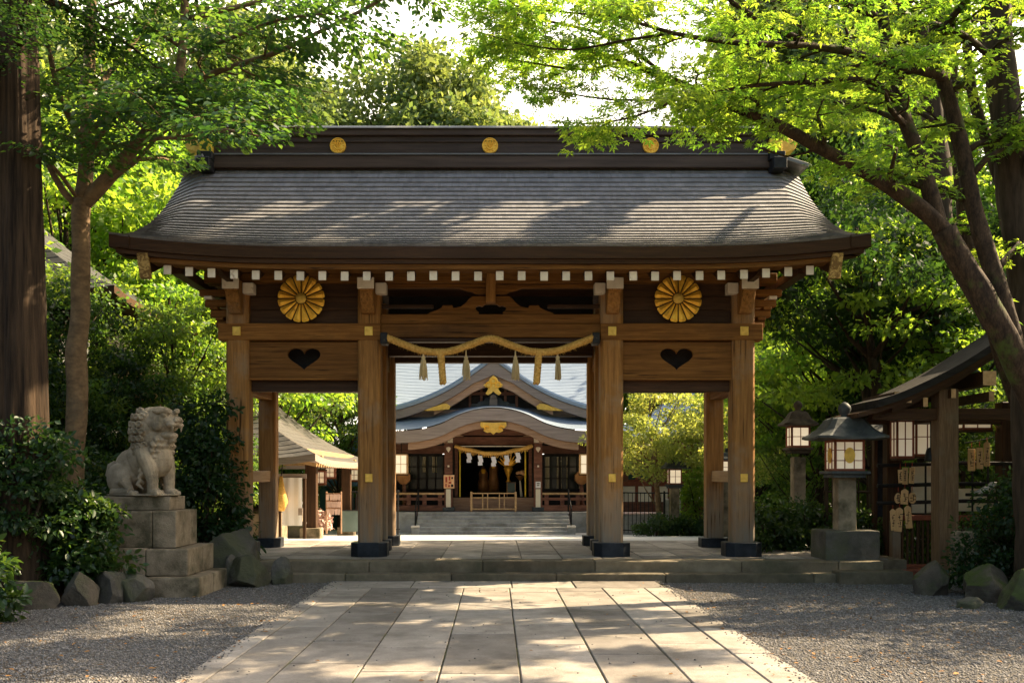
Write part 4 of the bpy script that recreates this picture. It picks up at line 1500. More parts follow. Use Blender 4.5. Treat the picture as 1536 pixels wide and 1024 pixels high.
# ------------------------------------------------------------------ rocks
def rock(label, c, s_, seed, rz=0.0, group=None, name='rock', mat='rock', sharp=.42):
    bm = bmesh.new()
    bmesh.ops.create_icosphere(bm, subdivisions=5, radius=1)
    rr = random.Random(seed)
    planes = []
    for k in range(13):
        d = Vector((rr.gauss(0, 1), rr.gauss(0, 1), rr.gauss(.1, .8))).normalized()
        planes.append((d, rr.uniform(.52, .82)))
    off = Vector((seed * 3.7, seed * 1.3, 0))
    for v in bm.verts:
        p = v.co.copy()
        for d, h in planes:
            e = p.dot(d) - h
            if e > 0:
                p -= d * e
        p *= 1 + .09 * mnoise.noise(p * 2.2 + off) + .035 * mnoise.noise(p * 6 + off) + .022 * mnoise.noise(p * 13 + off) + .012 * mnoise.noise(p * 27 + off)
        v.co = Vector((p.x * s_[0], p.y * s_[1], p.z * s_[2]))
    me = bpy.data.meshes.new(name)
    bm.to_mesh(me)
    bm.free()
    me.materials.append(M[mat])
    me.polygons.foreach_set('use_smooth', [True] * len(me.polygons))
    o = bpy.data.objects.new(name, me)
    o.location = (c[0], c[1], c[2] + s_[2] * .55)
    o.rotation_euler = (0, 0, rz)
    C.objects.link(o)
    return tag(o, label, 'rock', group)


rock('brown rounded rock cut by the left picture edge below the bush', (-6.42, 12.35, -.05), (.36, .3, .38), 3)
rock('broad golden-brown boulder at the foot of the left bush', (-5.74, 12.3, -.06), (.46, .32, .36), 9)
rock('narrow upright rock between the golden boulder and the stone posts', (-5.22, 12.6, -.06), (.26, .2, .34), 14, .6)
rock('dark upright rock left of the pale angular stone', (-4.98, 12.85, -.05), (.24, .2, .34), 16, mat='darkstone')
rock('pale angular upright stone against the lowest pedestal tier', (-4.70, 13.0, -.04), (.25, .2, .36), 22, mat='darkstone')
rock('large grey slab-faced boulder behind the pedestal by the gate post', (-4.05, 15.25, .12), (.56, .45, .52), 27, .4, mat='darkstone')
rock('squat dark boulder at the left end of the steps', (-3.62, 14.75, 0), (.36, .30, .32), 33, .2, mat='darkstone')
rock('small dark rock tucked between the pedestal and the squat boulder', (-3.93, 14.9, 0), (.2, .22, .30), 35, mat='darkstone')
rock('low dark stone closing the end of the bottom step', (-3.22, 15.1, 0), (.2, .22, .27), 39, mat='darkstone')
rock('tall mossy rock at the foot of the pavilion post', (6.05, 13.7, -.05), (.28, .3, .36), 41, .5, mat='rock')
rock('broad mossy boulder beside the tall mossy rock', (6.45, 13.1, -.05), (.40, .34, .34), 47)
rock('large rounded moss-topped boulder under the right bush', (6.55, 12.2, -.06), (.44, .40, .36), 52)
rock('mossy boulder nearest the camera at the right picture edge', (6.25, 11.0, 0), (.42, .36, .32), 58)
rock('small flat stone at the edge of the gravel among mossy boulders', (5.85, 12.35, -.05), (.2, .16, .14), 61, mat='darkstone')


# ------------------------------------------------------------------ lanterns on stone posts
def lattice_box(name, x, y, z0, z1, hw, parent, frame, panel, nx_=2, nz_=2, bar=.012, post_w=.035, hy=None):
    hy = hy or hw
    mb = MB()
    for sx in (-1, 1):
        for sy in (-1, 1):
            mb.box(x + sx * hw - post_w / 2, x + sx * hw + post_w / 2, y + sy * hy - post_w / 2, y + sy * hy + post_w / 2, z0, z1)
    e = post_w / 2 - .002
    for zz in (z0 + .018, z1 - .018):
        for sy in (-1, 1):
            mb.box(x - hw + e, x + hw - e, y + sy * hy - .016, y + sy * hy + .016, zz - .018, zz + .018)
        for sx in (-1, 1):
            mb.box(x + sx * hw - .016, x + sx * hw + .016, y - hy + e, y + hy - e, zz - .018, zz + .018)
    for k in range(1, nx_):
        xx = x - hw + 2 * hw * k / nx_
        for sy in (-1, 1):
            mb.box(xx - bar / 2, xx + bar / 2, y + sy * hy - .012, y + sy * hy + .012, z0 + .037, z1 - .037)
        yy_ = y - hy + 2 * hy * k / nx_
        for sx in (-1, 1):
            mb.box(x + sx * hw - .012, x + sx * hw + .012, yy_ - bar / 2, yy_ + bar / 2, z0 + .037, z1 - .037)
    for k in range(1, nz_):
        zz = z0 + (z1 - z0) * k / nz_
        for sy in (-1, 1):
            mb.box(x - hw + e, x + hw - e, y + sy * hy - .010, y + sy * hy + .010, zz - bar / 2, zz + bar / 2)
        for sx in (-1, 1):
            mb.box(x + sx * hw - .010, x + sx * hw + .010, y - hy + e, y + hy - e, zz - bar / 2, zz + bar / 2)
    fr = mb.build(name, frame, parent)
    t = .004
    mb = MB().box(x - hw + t, x + hw - t, y - hy + t, y + hy - t, z0 + .02, z1 - .02)
    mb.build('paper_panel', panel, fr)
    return fr


def roof_cap(x, y, z0, hw, h, neck, parent, mat, name='lantern_roof', seg=24):
    """square hipped cap with concave slopes and lifted corners"""
    mb = MB()
    L_ = [(1.0, 0.0), (1.0, .10), (.84, .26), (.68, .47), (.55, .74), (.47, .92), (.38, 1.0)]
    for i, (fr, hh) in enumerate(L_):
        for k in range(seg):
            a = 2 * PI * (k + .5) / seg + PI / 4
            c_, s_ = math.cos(a), math.sin(a)
            sq = 1 / max(abs(c_), abs(s_))
            lift = .16 * h * (max(0, (sq - 1) / .414)) ** 2 * (1 if i < 2 else .4 if i == 2 else 0)
            r_ = max(fr * hw * sq * (1 - .0 * sq), neck)
            mb.v.append((x + r_ * c_, y + r_ * s_, z0 + hh * h + lift))
            mb.a.append(.5)
    for i in range(len(L_) - 1):
        for k in range(seg):
            k2 = (k + 1) % seg
            mb.f.append((i * seg + k, i * seg + k2, (i + 1) * seg + k2, (i + 1) * seg + k))
            mb.m.append(0)
    mb.f += [tuple(range(seg)), tuple(range((len(L_) - 1) * seg, len(L_) * seg))]
    mb.m += [0, 0]
    return mb.build(name, mat, parent)


def stone_lantern(name, label, x, y, zb, base_h, base_w, post_w, zpost, z0, z1, hw, rhw, rh, fin, capmat, framemat, panel, nx_=2, nz_=2, ornament=False, post_mat='stone', plate=True):
    t = thing(name, label, 'lantern', (x, y, zb))
    if base_h:
        MB().box(x - base_w, x + base_w, y - base_w * .9, y + base_w * .9, zb - .03, zb + base_h).build('base_block', M['darkstone'], t, bevel=.03)
    MB().box(x - post_w, x + post_w, y - post_w, y + post_w, zb - .05 + base_h, zpost).build('stone_post', M[post_mat], t, bevel=.012)
    if plate:
        MB().box(x - hw * 1.15, x + hw * 1.15, y - hw * 1.15, y + hw * 1.15, z0 - .11, z0 - .055).box(x - hw * 1.38, x + hw * 1.38, y - hw * 1.38, y + hw * 1.38, z0 - .053, z0 - .004).build('support_plate', capmat, t, bevel=.008)
    bx = lattice_box('lantern_box', x, y, z0, z1, hw, t, framemat, panel, nx_, nz_)
    if ornament:
        for (ox, oy) in ((0, -1), (-1, 0)):
            mb = MB()
            pts = [(.085 * math.cos(2 * PI * k / 20), .125 * math.sin(2 * PI * k / 20)) for k in range(20)]
            if oy:
                mb.prism([(x + p, (z0 + z1) / 2 + q) for p, q in pts], 'y', y - hw - .022, y - hw - .006)
            else:
                mb.prism([(y + p, (z0 + z1) / 2 + q) for p, q in pts], 'x', x - hw - .022, x - hw - .006)
            mb.build('gold_oval', M['goldplate'], bx)
    rf = roof_cap(x, y, z1 + .002, rhw, rh, fin * .5, t, capmat)
    zt = z1 + rh
    MB().lathe([(fin * .75, zt - .01), (fin * .85, zt + fin * .15), (fin * .5, zt + fin * .35), (fin * .75, zt + fin * .7), (fin, zt + fin * 1.3), (fin * .9, zt + fin * 1.8), (fin * .5, zt + fin * 2.25), (.01, zt + fin * 2.45)], x, y, 18).build('finial', capmat, rf, smooth=True)
    return t


Lx = (1270.5 - 743) * 15.9 / F
stone_lantern('stone_lantern', 'lantern with dark hipped roof, ball finial and gold oval on a granite post', Lx + .03, 16.1, .31, .46, .43, .145, 1.62,
              1.62 + (715 - 706) * 16.1 / F, 1.62 + (715 - 660) * 16.1 / F, .225, .56, .36, .105, M['greentile'], M['redwood'], M['faint_glow_paper'], 3, 3, True)
stone_lantern('stone_lantern', 'slimmer lantern with brown cap and lit white panes behind the bush', (1197 - 743) * 19 / F, 19, -.02, 0, .3, .115, 2.0,
              1.62 + (715 - 671) * 19 / F, 1.62 + (715 - 639) * 19 / F, .165, .32, .28, .085, M['brownroof'], M['redwood'], M['glow_paper'], 2, 2)

# ------------------------------------------------------------------ bamboo fence behind the lanterns
def rail_fence(name, label, x0, x1, y, z0, rails, post_step, bar_step, mat, th=.03, group=None, z1=None, bw=.02):
    t = thing(name, label, 'fence', ((x0 + x1) / 2, y, z0), group)
    for z in rails:
        MB().tube([(x0, y, z), ((x0 + x1) / 2, y, z - .01), (x1, y, z)], th, 8).build('rail', mat, t)
    k = 0
    x = x0 + .05
    while x < x1:
        MB().box(x - th * 1.3, x + th * 1.3, y - th * 1.3, y + th * 1.3, z0 - .1, (z1 or rails[0]) + .05).build('fence_post', mat, t, bevel=.005)
        x += post_step
    if bar_step:
        mb = MB()
        x = x0 + bar_step
        while x < x1:
            mb.box(x - bw / 2, x + bw / 2, y - bw / 2, y + bw / 2, z0 + .05, (z1 or rails[0]))
            x += bar_step
        mb.build('fence_bars', mat, t)
    return t


rail_fence('bamboo_fence', 'dark bamboo rail fence behind the lantern posts', 6.0, 8.7, 18.2, -.1, (1.68, 1.35, .95), 1.25, .16, M['darkbark'], .024)
M['curtain'] = pm('pale_window_curtain', (0.62, 0.55, 0.38), (0.40, 0.36, 0.24), (9, 9, .4), 2, rough=.9, bump=.2)
# ------------------------------------------------------------------ main hall at the end of the courtyard
hall = thing('shrine_hall', 'shrine hall with curved gabled copper roof, stone stairs and dark doorway at the courtyard end', 'hall', (0, 34, -.17))


def band(tops, bots, y0, y1, name, mat, parent, dref=None, bev=0.0):
    mb = MB()
    d = dref or y0
    for (tx, ty), (bx_, by_) in zip(tops, bots):
        t, b_ = P(tx, ty, d), P(bx_, by_, d)
        mb.v += [(t.x, y0, t.z), (b_.x, y0, b_.z), (b_.x, y1, b_.z), (t.x, y1, t.z)]
        mb.a += [.5] * 4
    k = len(tops)
    for i in range(k - 1):
        for j in range(4):
            j2 = (j + 1) % 4
            mb.f.append((i * 4 + j, i * 4 + j2, (i + 1) * 4 + j2, (i + 1) * 4 + j))
            mb.m.append(0)
    mb.f += [(0, 1, 2, 3), tuple((k - 1) * 4 + j for j in range(4))]
    mb.m += [0, 0]
    return mb.build(name, mat, parent, bevel=bev)


def smooth_px(pts, step=3):
    q = path_points([Vector((x, y, 0)) for x, y in pts], step)
    return [(p.x, p.y) for p in q]


KD, GD = 31.3, 32.2
# wave-shaped lower gable
kt = smooth_px([(556, 646), (596, 646), (630, 643.5), (660, 636), (690, 622), (715, 614.5), (740, 612), (765, 614.5), (790, 622), (820, 636), (850, 643.5), (884, 646), (924, 646)])
lower = band(kt, [(x, y + 18) for x, y in kt], KD, KD + .5, 'lower_roof', M['hallgrey'], hall)
kt2 = [(x, y) for x, y in kt if 612 < x < 868]
band([(x, y + 18.5) for x, y in kt2], [(x, y + 29) for x, y in kt2], KD + .08, KD + .4, 'gable_board', M['halltan'], lower)
# lower roof surface rising to the gable wall, in courses
mb = MB()
NS = 14
for r_ in range(NS):
    for end, lift in ((0, 0), (1, .012)):
        t = (r_ + (1 if end else 0)) / NS
        for x, y in kt:
            a, b_ = P(x, y - 1.6, KD), P(743 + (x - 743) * .93, 604 - .0 * abs(x - 740), 34.2)
            z = a.z + (b_.z - a.z) * (t ** 1.15)
            q = a.lerp(b_, t)
            mb.v.append((q.x, a.y - .02 + (b_.y - a.y) * t, z + (lift if not end else 0)))
            mb.a.append(.5)
kk = len(kt)
for r_ in range(2 * NS - 1):
    for i in range(kk - 1):
        mb.f.append((r_ * kk + i, r_ * kk + i + 1, (r_ + 1) * kk + i + 1, (r_ + 1) * kk + i))
        mb.m.append(0)
mb.build('lower_roof_sheet', M['slate'], lower)
# upper gable
gl = smooth_px([(740, 536), (722, 549), (702, 563), (682, 576), (662, 587), (642, 596), (620, 604), (596, 611), (565, 617)])
gt = gl[::-1] + [(1480 - x, y) for x, y in gl[1:]]
upper = band([(x, y + 4) for x, y in gt], [(x, y + 17 + 9 * max(0, 1 - abs(x - 740) / 30)) for x, y in gt], GD, GD + .55, 'upper_roof', M['hallgrey'], hall)
gi = [(x, y) for x, y in gt if abs(x - 740) < 92]
band([(x, y + 17.7 + 9 * max(0, 1 - abs(x - 740) / 30)) for x, y in gi], [(x, y + 30 + 9 * max(0, 1 - abs(x - 740) / 30)) for x, y in gi], GD + .1, GD + .4, 'gable_board', M['halltan'], upper)
# the gable roof runs back into the main roof
mb = MB()
for yb, dz in ((GD - .04, -.075), (GD - .05, .03), (GD + .30, .06), (GD + .32, .13), (GD + .75, .16), (GD + .77, .03), (38.0, .03)):
    for x, y in gt[::3] + [gt[-1]]:
        q = P(x, y, GD)
        mb.v.append((q.x, yb, q.z + dz))
        mb.a.append(.5)
kk = len(gt[::3]) + 1
for r_ in range(6):
    for i in range(kk - 1):
        mb.f.append((r_ * kk + i, r_ * kk + i + 1, (r_ + 1) * kk + i + 1, (r_ + 1) * kk + i))
        mb.m.append(0)
mb.build('gable_roof_sheet', M['slate'], upper)
MB().box(-.06 - .2, -.06 + .2, GD - .12, 38, P(740, 538, GD).z - .05, P(740, 538, GD).z + .42).build('gable_ridge', M['greentile'], upper, bevel=.03)
# main roof in courses
mb = MB()
HW = 4.05
NS = 30
prev = None
for r_ in range(NS):
    for end in (0, 1):
        t = (r_ + end) / NS
        y = 32.75 + 5.25 * t
        z = 3.84 + 4.1 * (.75 * t + .25 * t * t)
        for i in range(13):
            u = -1 + i / 6
            mb.v.append((-.06 + u * HW, y, z + (.006 if not end else 0) + .18 * abs(u) ** 4 * (1 - t)))
            mb.a.append(.5)
for r_ in range(2 * NS - 1):
    for i in range(12):
        mb.f.append((r_ * 13 + i, r_ * 13 + i + 1, (r_ + 1) * 13 + i + 1, (r_ + 1) * 13 + i))
        mb.m.append(0)
mb.add([(-.06 - HW, 38, 7.94), (-.06 + HW, 38, 7.94), (-.06 + HW, 43, 3.9), (-.06 - HW, 43, 3.9)], [(0, 1, 2, 3)])
mroof = mb.build('main_roof', M['slate'], hall)
MB().box(-HW - .1, HW, 37.75, 38.25, 7.8, 8.3).build('main_ridge', M['greentile'], mroof, bevel=.03)
MB().box(-HW - .06, HW - .06, 32.6, 32.9, 3.58, 3.82).build('eave_edge', M['hallgrey'], mroof)
# gable wall, ornaments
a = P(596, 612, GD + .5)
mb = MB()
gw = [(x, y + 12) for x, y in gt if abs(x - 740) < 125]
mb.prism([(P(x, y, GD + .45).x, P(x, y, GD + .45).z) for x, y in gw], 'y', GD + .60, GD + .7)
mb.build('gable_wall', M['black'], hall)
for px in (705, 722, 758, 775):
    q0, q1 = P(px, 575, GD + .55), P(px, 612, GD + .55)
    MB().box(q0.x - .04, q0.x + .04, GD + .52, GD + .595, q1.z, q0.z).build('gable_strut', M['hallwood'], hall)
q = P(740, 590, GD + .5)
MB().box(q.x - 1.1, q.x + 1.1, GD + .50, GD + .58, q.z - .05, q.z + .05).build('gable_tie', M['hallwood'], hall)


def gilt(outline, D, th, name='gilt_ornament', mat='goldplate', par=None):
    mb = MB()
    mb.prism([(P(x, y, D).x, P(x, y, D).z) for x, y in outline], 'y', D - th, D)
    return mb.build(name, M[mat], par or hall, bevel=.012)


def sym(h, cx=740):
    return [(cx + x, y) for x, y in h] + [(cx - x, y) for x, y in h[::-1] if x > 0]


orn = gilt(sym([(0, 563), (5, 567), (8, 573), (15, 577), (12, 581), (7, 581), (9, 586), (12, 590), (8, 593), (3, 590), (0, 587)]), GD - .01, .08)
for dx in (-7, 0, 7):
    q = P(740 + dx, 577 if dx else 571, GD - .08)
    MB().lathe([(.10, -.02), (.07, .03), (.02, .05)], 0, 0, 12)
    mb = MB()
    ring = [Vector((q.x + .085 * math.cos(2 * PI * k / 16), GD - .10, q.z + .085 * math.sin(2 * PI * k / 16))) for k in range(17)]
    mb.tube(ring, .022, 6)
    mb.build('gilt_scroll', M['gold'], orn)
for sg in (-1, 1):
    gilt([(740 + sg * x, y) for x, y in ((64, 609), (70, 605), (78, 606), (86, 609), (100, 613), (112, 616), (88, 616), (66, 614))], GD + .06, .06)
gilt(sym([(0, 634), (19, 633), (20, 638), (17, 642), (13, 641), (15, 646), (9, 649), (4, 648), (0, 652)]), KD + .03, .08)
mb = MB()
for dx in (-11, 11):
    q = P(740 + dx, 642, KD)
    mb.tube([Vector((q.x + (.10 - .012 * t) * math.cos(t * .7), KD - .07, q.z + (.10 - .012 * t) * math.sin(t * .7))) for t in range(8)], .025, 6)
mb.build('gilt_scroll', M['gold'], hall)
# ridge-end tile
gilt(sym([(0, 588), (5, 590), (7, 596), (12, 598), (14, 602), (22, 603), (24, 606), (32, 606), (34, 611), (0, 611)]), 32.9, .25, 'ridge_end_tile', 'greentile')
gilt(sym([(0, 591), (4, 593), (6, 600), (6, 608), (0, 608)]), 32.62, .05, 'ridge_end_face', 'hallgrey')
# porch posts with white cap, gilt badge and pale sleeve
PD = 32.6
for px in (673, 807):
    a, b_ = P(px, 664, PD), P(px, 766, PD)
    mb = MB().box(a.x - .135, a.x + .135, PD - .135, PD + .135, b_.z + .1, a.z)
    pp = mb.build('porch_post', M['hallwood'], hall, bevel=.012)
    z0, z1 = P(px, 664, PD).z, P(px, 655, PD).z
    MB().box(a.x - .14, a.x + .14, PD - .14, PD + .14, z0 + .002, z1).build('white_cap', M['white'], pp, bevel=.006)
    MB().box(a.x - .12, a.x + .12, PD - .12, PD + .12, z1 + .002, z1 + .7).build('post_top', M['hallwood'], pp)
    z0, z1 = b_.z, b_.z + .13
    MB().box(a.x - .19, a.x + .19, PD - .19, PD + .19, z0 - .01, z1).build('stone_base', M['greentile'], pp, bevel=.015)
    z0, z1 = P(px, 762, PD).z, P(px, 733, PD).z
    MB().box(a.x - .08, a.x + .075, PD - .15, PD - .136, z0, z1).build('pale_sleeve', M['paper'], pp)
    q = P(px, 674, PD)
    mb = MB()
    mb.prism([(q.x, q.z - .10), (q.x + .075, q.z + .01), (q.x + .07, q.z + .07), (q.x, q.z + .09), (q.x - .07, q.z + .07), (q.x - .075, q.z + .01)], 'y', PD - .16, PD - .136)
    mb.build('post_badge', M['white'], pp, bevel=.01)
    q = P(px, 699, PD)
    MB().box(q.x - .03, q.x + .03, PD - .15, PD - .136, q.z - .03, q.z + .03).build('post_stud', M['white'], pp)


def hb(px0, px1, py0, py1, D0, D1, name, mat, par=None, bev=0.0, dref=None):
    """box whose front face fills the given picture rectangle at depth D0"""
    a, b_ = P(px0, py1, dref or D0), P(px1, py0, dref or D0)
    return MB().box(a.x, b_.x, D0, D1, a.z, b_.z).build(name, M[mat], par or hall, bevel=bev)


hb(679.5, 800.5, 655, 667, PD - .1, PD + .1, 'porch_beam', 'hallwood')
hb(683, 797, 642, 653, PD - .05, PD + .05, 'porch_beam', 'hallwood')
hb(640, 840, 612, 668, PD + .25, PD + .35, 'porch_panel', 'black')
hb(690, 790, 640.5, 642, PD - .14, PD - .08, 'brass_rod', 'goldplate')
for sg in (-1, 1):
    gilt([(740 + sg * x, y) for x, y in ((61, 655), (61, 643), (54, 650), (44, 654))], PD - .1, .04, 'carved_bracket', 'halltan')
    for i in range(12):
        px = 740 + sg * (72 + i * 9.6)
        q = P(px, 661.5, 32.0)
        MB().box(q.x - .055, q.x + .055, 31.96, 33.5, q.z - .055, q.z + .055).build('rafter', M['halltan'], hall)
    x0, x1 = sorted((740 + sg * 61, 740 + sg * 185))
    hb(x0, x1, 665, 680, 33.9, 34.1, 'wall_beam', 'hallwood')
    hb(x0, x1, 655, 664, 33.85, 34.1, 'wall_plate', 'black')
    hb(x0, x1, 681, 766, 34.2, 34.35, 'hall_wall', 'black')
    # lattice windows
    wx0, wx1 = sorted((740 + sg * 74, 740 + sg * 139))
    a, b_ = P(wx0, 735, 34.0), P(wx1, 682, 34.0)
    win = MB().box(a.x, b_.x, 34.16, 34.19, a.z, b_.z).build('window', M['glass'], hall)
    mb = MB()
    for i in range(6):
        xx = a.x + (b_.x - a.x) * i / 5
        t = .05 if i in (0, 5) else .035 if i in (2, 3) else .016
        mb.box(xx - t, xx + t, 34.0, 34.07, a.z, b_.z)
    for i in range(4):
        zz = a.z + (b_.z - a.z) * i / 3
        t = .045 if i in (0, 3) else .018
        mb.box(a.x + .051, b_.x - .051, 34.015, 34.06, zz - t, zz + t)
    mb.build('window_frame', M['black'], win)
    for i in range(16):
        x0c = a.x + .08 + (b_.x - a.x - .16) * i / 16
        if (i * 7) % 5 == 0 and sg < 0:
            continue
        ww = (b_.x - a.x - .16) / 16
        if i in (0, 1, 5, 6, 9, 14) if sg > 0 else i in (2, 8, 9, 12, 13):
            MB().prism([(x0c, 34.12), (x0c + ww * .5, 34.09), (x0c + ww * .96, 34.12), (x0c + ww * .5, 34.15)], 'z', a.z + (.06 if sg > 0 else .62), b_.z - .06).build('window_curtain', M['curtain'], win)
    # veranda rail
    rx0, rx1 = sorted((740 + sg * 73, 740 + sg * 176))
    hb(rx0, rx1, 738.5, 741.5, 32.5, 32.6, 'rail_top', 'lightwood')
    hb(rx0, rx1, 746, 750, 32.5, 32.6, 'rail_middle', 'hallwood')
    hb(rx0, rx1, 757.5, 766, 32.45, 32.7, 'rail_sill', 'hallwood')
    for i in range(5):
        px = 740 + sg * (80 + i * 23.5)
        hb(px - 3, px + 3, 741.7, 757.3, 32.51, 32.59, 'rail_post', 'hallwood')
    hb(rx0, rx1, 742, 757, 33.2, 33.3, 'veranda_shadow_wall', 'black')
    # plinth
    qx0, qx1 = sorted((740 + sg * 116, 740 + sg * 190))
    a, b_ = P(qx0, 801, 32.2), P(qx1, 767.4, 32.2)
    MB().box(a.x, b_.x, 31.95, 36, -.3, b_.z).build('plinth', M['palestone'], hall, bevel=.02)
    # handrail by the steps with its stone foot
    q = P(740 + sg * 117, 800, 31.0)
    hr = MB().tube([(q.x, 31.0, -.1), (q.x, 31.0, .62), (q.x, 31.3, .75), (q.x, 32.3, 1.22), (q.x, 32.3, .5)], .022, 8).build('handrail', M['iron'], hall)
    MB().box(q.x - .12, q.x + .12, 30.85, 31.15, -.2, .04).build('handrail_foot', M['palestone'], hr, bevel=.03)
    MB().box(q.x - .13, q.x + .13, 30.84, 31.16, .042, .11).build('handrail_foot_cap', M['white'], hr, bevel=.02)
hb(679, 801, 746, 767, 33.3, 33.6, 'porch_front_board', 'halltan')
z0 = P(0, 767.4, 32.2).z
MB().box(-2.65, 2.5, 32.35, 40, -.3, z0 - .002).build('porch_floor', M['hallgrey'], hall)
for i in range(6):
    za, zb = -.25, -.166 + (z0 + .166) * (i + 1) / 6
    y0 = 31.0 + i * .23
    MB().box(P(625, 0, 31.6).x, P(855, 0, 31.6).x, y0, 32.4, za if i == 0 else zb - .12, zb).build('stair_step', M['palestone'], hall, bevel=.012)
# dark room behind the doorway
a, b_ = P(683, 745, 33.7), P(797, 668, 33.7)
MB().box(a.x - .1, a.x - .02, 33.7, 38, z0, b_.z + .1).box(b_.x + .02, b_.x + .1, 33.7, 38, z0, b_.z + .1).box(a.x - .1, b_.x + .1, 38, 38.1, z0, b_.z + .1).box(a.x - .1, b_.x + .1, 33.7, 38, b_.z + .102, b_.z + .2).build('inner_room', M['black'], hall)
for px in (690, 788):
    hb(px - 1.0, px + 1.0, 672, 745, 33.66, 33.69, 'door_strip', 'yellowplate')
hb(679.3, 687, 668, 745, 33.72, 33.8, 'door_jamb', 'hallwood')
hb(793, 800.7, 668, 745, 33.72, 33.8, 'door_jamb', 'hallwood')

# things in and on the hall
t = thing('offering_table', 'small grey draped altar table inside the hall doorway', 'table', P(767, 738, 34.6))
hb(760, 774, 723, 724.5, 34.4, 34.9, 'table_top', 'hallgrey', t)
hb(761.5, 772.5, 724.8, 738, 34.45, 34.5, 'table_cloth', 'frosted', t)
for px in (760.6, 772.9):
    hb(px - .5, px + .6, 724.8, 745, 34.42, 34.48, 'leg', 'lightwood', t)
t = thing('altar_vase', 'gold vase with flame-like gilt leaves on the altar table', 'vase', P(762.5, 722.8, 34.6))
q = P(762.5, 722.6, 34.6)
MB().lathe([(.10, q.z), (.05, q.z + .08), (.04, q.z + .14), (.12, q.z + .34), (.16, q.z + .48), (.10, q.z + .56)], q.x, q.y, 14).build('vase_body', M['gold'], t, smooth=True)
for k in range(9):
    a = R(-62 + k * 15.5)
    MB().tube([(q.x, q.y, q.z + .5), (q.x + .16 * math.sin(a), q.y, q.z + .5 + .2 * math.cos(a)), (q.x + .42 * math.sin(a), q.y - .05, q.z + .5 + .48 * math.cos(a))], [.03, .05, .008], 6).build('gilt_leaf', M['gold'], t)
for px, py, h, lab in ((725, 739, .95, 'left one of two draped brown altar ornaments, smaller'), (740.5, 739, 1.2, 'taller draped brown altar ornament in the middle of the doorway')):
    q = P(px, py, 34.9)
    t = thing('altar_ornament', lab, 'ornament', q, 'brown altar ornaments in the doorway')
    MB().lathe([(.20, q.z), (.19, q.z + h * .35), (.15, q.z + h * .55), (.17, q.z + h * .7), (.11, q.z + h * .86), (.03, q.z + h)], q.x, q.y, 12).build('ornament_body', M['bronze'], t, smooth=True)
    MB().lathe([(.06, q.z + h * .72), (.09, q.z + h * .8), (.06, q.z + h * .88)], q.x, q.y - .12, 10).build('ornament_crest', M['gold'], t)
q = P(780, 740, 34.2)
t = thing('flower_stand', 'tall thin stand with an orange flower bowl at the right of the doorway', 'flower stand', q)
MB().tube([(q.x + .05, q.y, q.z - .1), (q.x, q.y, q.z + .45)], [.05, .025], 8).build('stand_stem', M['paper'], t)
MB().lathe([(.03, q.z + .45), (.12, q.z + .56), (.16, q.z + .62)], q.x, q.y, 12).build('flower_bowl', M['bronze'], t)
mb = MB()
for k in range(9):
    ell(mb, (q.x + random.uniform(-.16, .16), q.y + random.uniform(-.1, .1), q.z + .66 + random.uniform(0, .1)), .055, 8)
mb.build('flower_heads', M['poster'], t)

bf = thing('bamboo_barrier', 'low pale bamboo barrier standing across the hall stairs', 'barrier', P(740, 767, 32.28))
BD = 32.32
for px in (707, 773.5):
    hb(px - 1.6, px + 1.6, 737, 767, BD - .035, BD + .035, 'barrier_post', 'lightwood', bf, .01)
for py in (739.5, 746, 763):
    hb(708.7, 771.8, py - .8, py + .8, BD - .02, BD + .02, 'barrier_rail', 'lightwood', bf, .006)
mb = MB()
for px in (724, 731.5, 749, 756.5):
    hb(px - .7, px + .7, 740.4, 745.1, BD - .015, BD + .015, 'barrier_slat', 'lightwood', bf)
    hb(px - .7, px + .7, 746.9, 762.1, BD - .015, BD + .015, 'barrier_slat', 'lightwood', bf)

t = thing('notice_board', 'orange notice sheet with red marks on the left porch post', 'notice', P(673.5, 722, PD - .2))
nb = hb(665.5, 681.5, 712, 732, PD - .2, PD - .17, 'notice_sheet', 'poster', t, .004)
for i, (x0, x1, y0, y1, mt) in enumerate(((668, 671, 715, 723, 'redink'), (673, 675.5, 714, 720, 'redink'), (668, 670, 725, 730, 'redink'), (673, 677, 722, 725, 'redink'), (676.5, 680, 726, 730, 'ink'), (677, 679.5, 715, 718, 'ink'), (672, 675, 727, 730, 'redink'))):
    hb(x0, x1, y0, y1, PD - .204, PD - .2005, 'notice_mark', mt, nb)
t = thing('notice_card', 'small white card pinned to the right porch post', 'notice', P(807, 725, PD - .2))
nb = hb(803.5, 811, 722, 731.5, PD - .17, PD - .15, 'card_sheet', 'cloth', t)
hb(805, 809.5, 724, 725.5, PD - .174, PD - .1705, 'card_mark', 'ink', nb)
hb(805, 809, 727, 728.2, PD - .174, PD - .1705, 'card_mark', 'ink', nb)

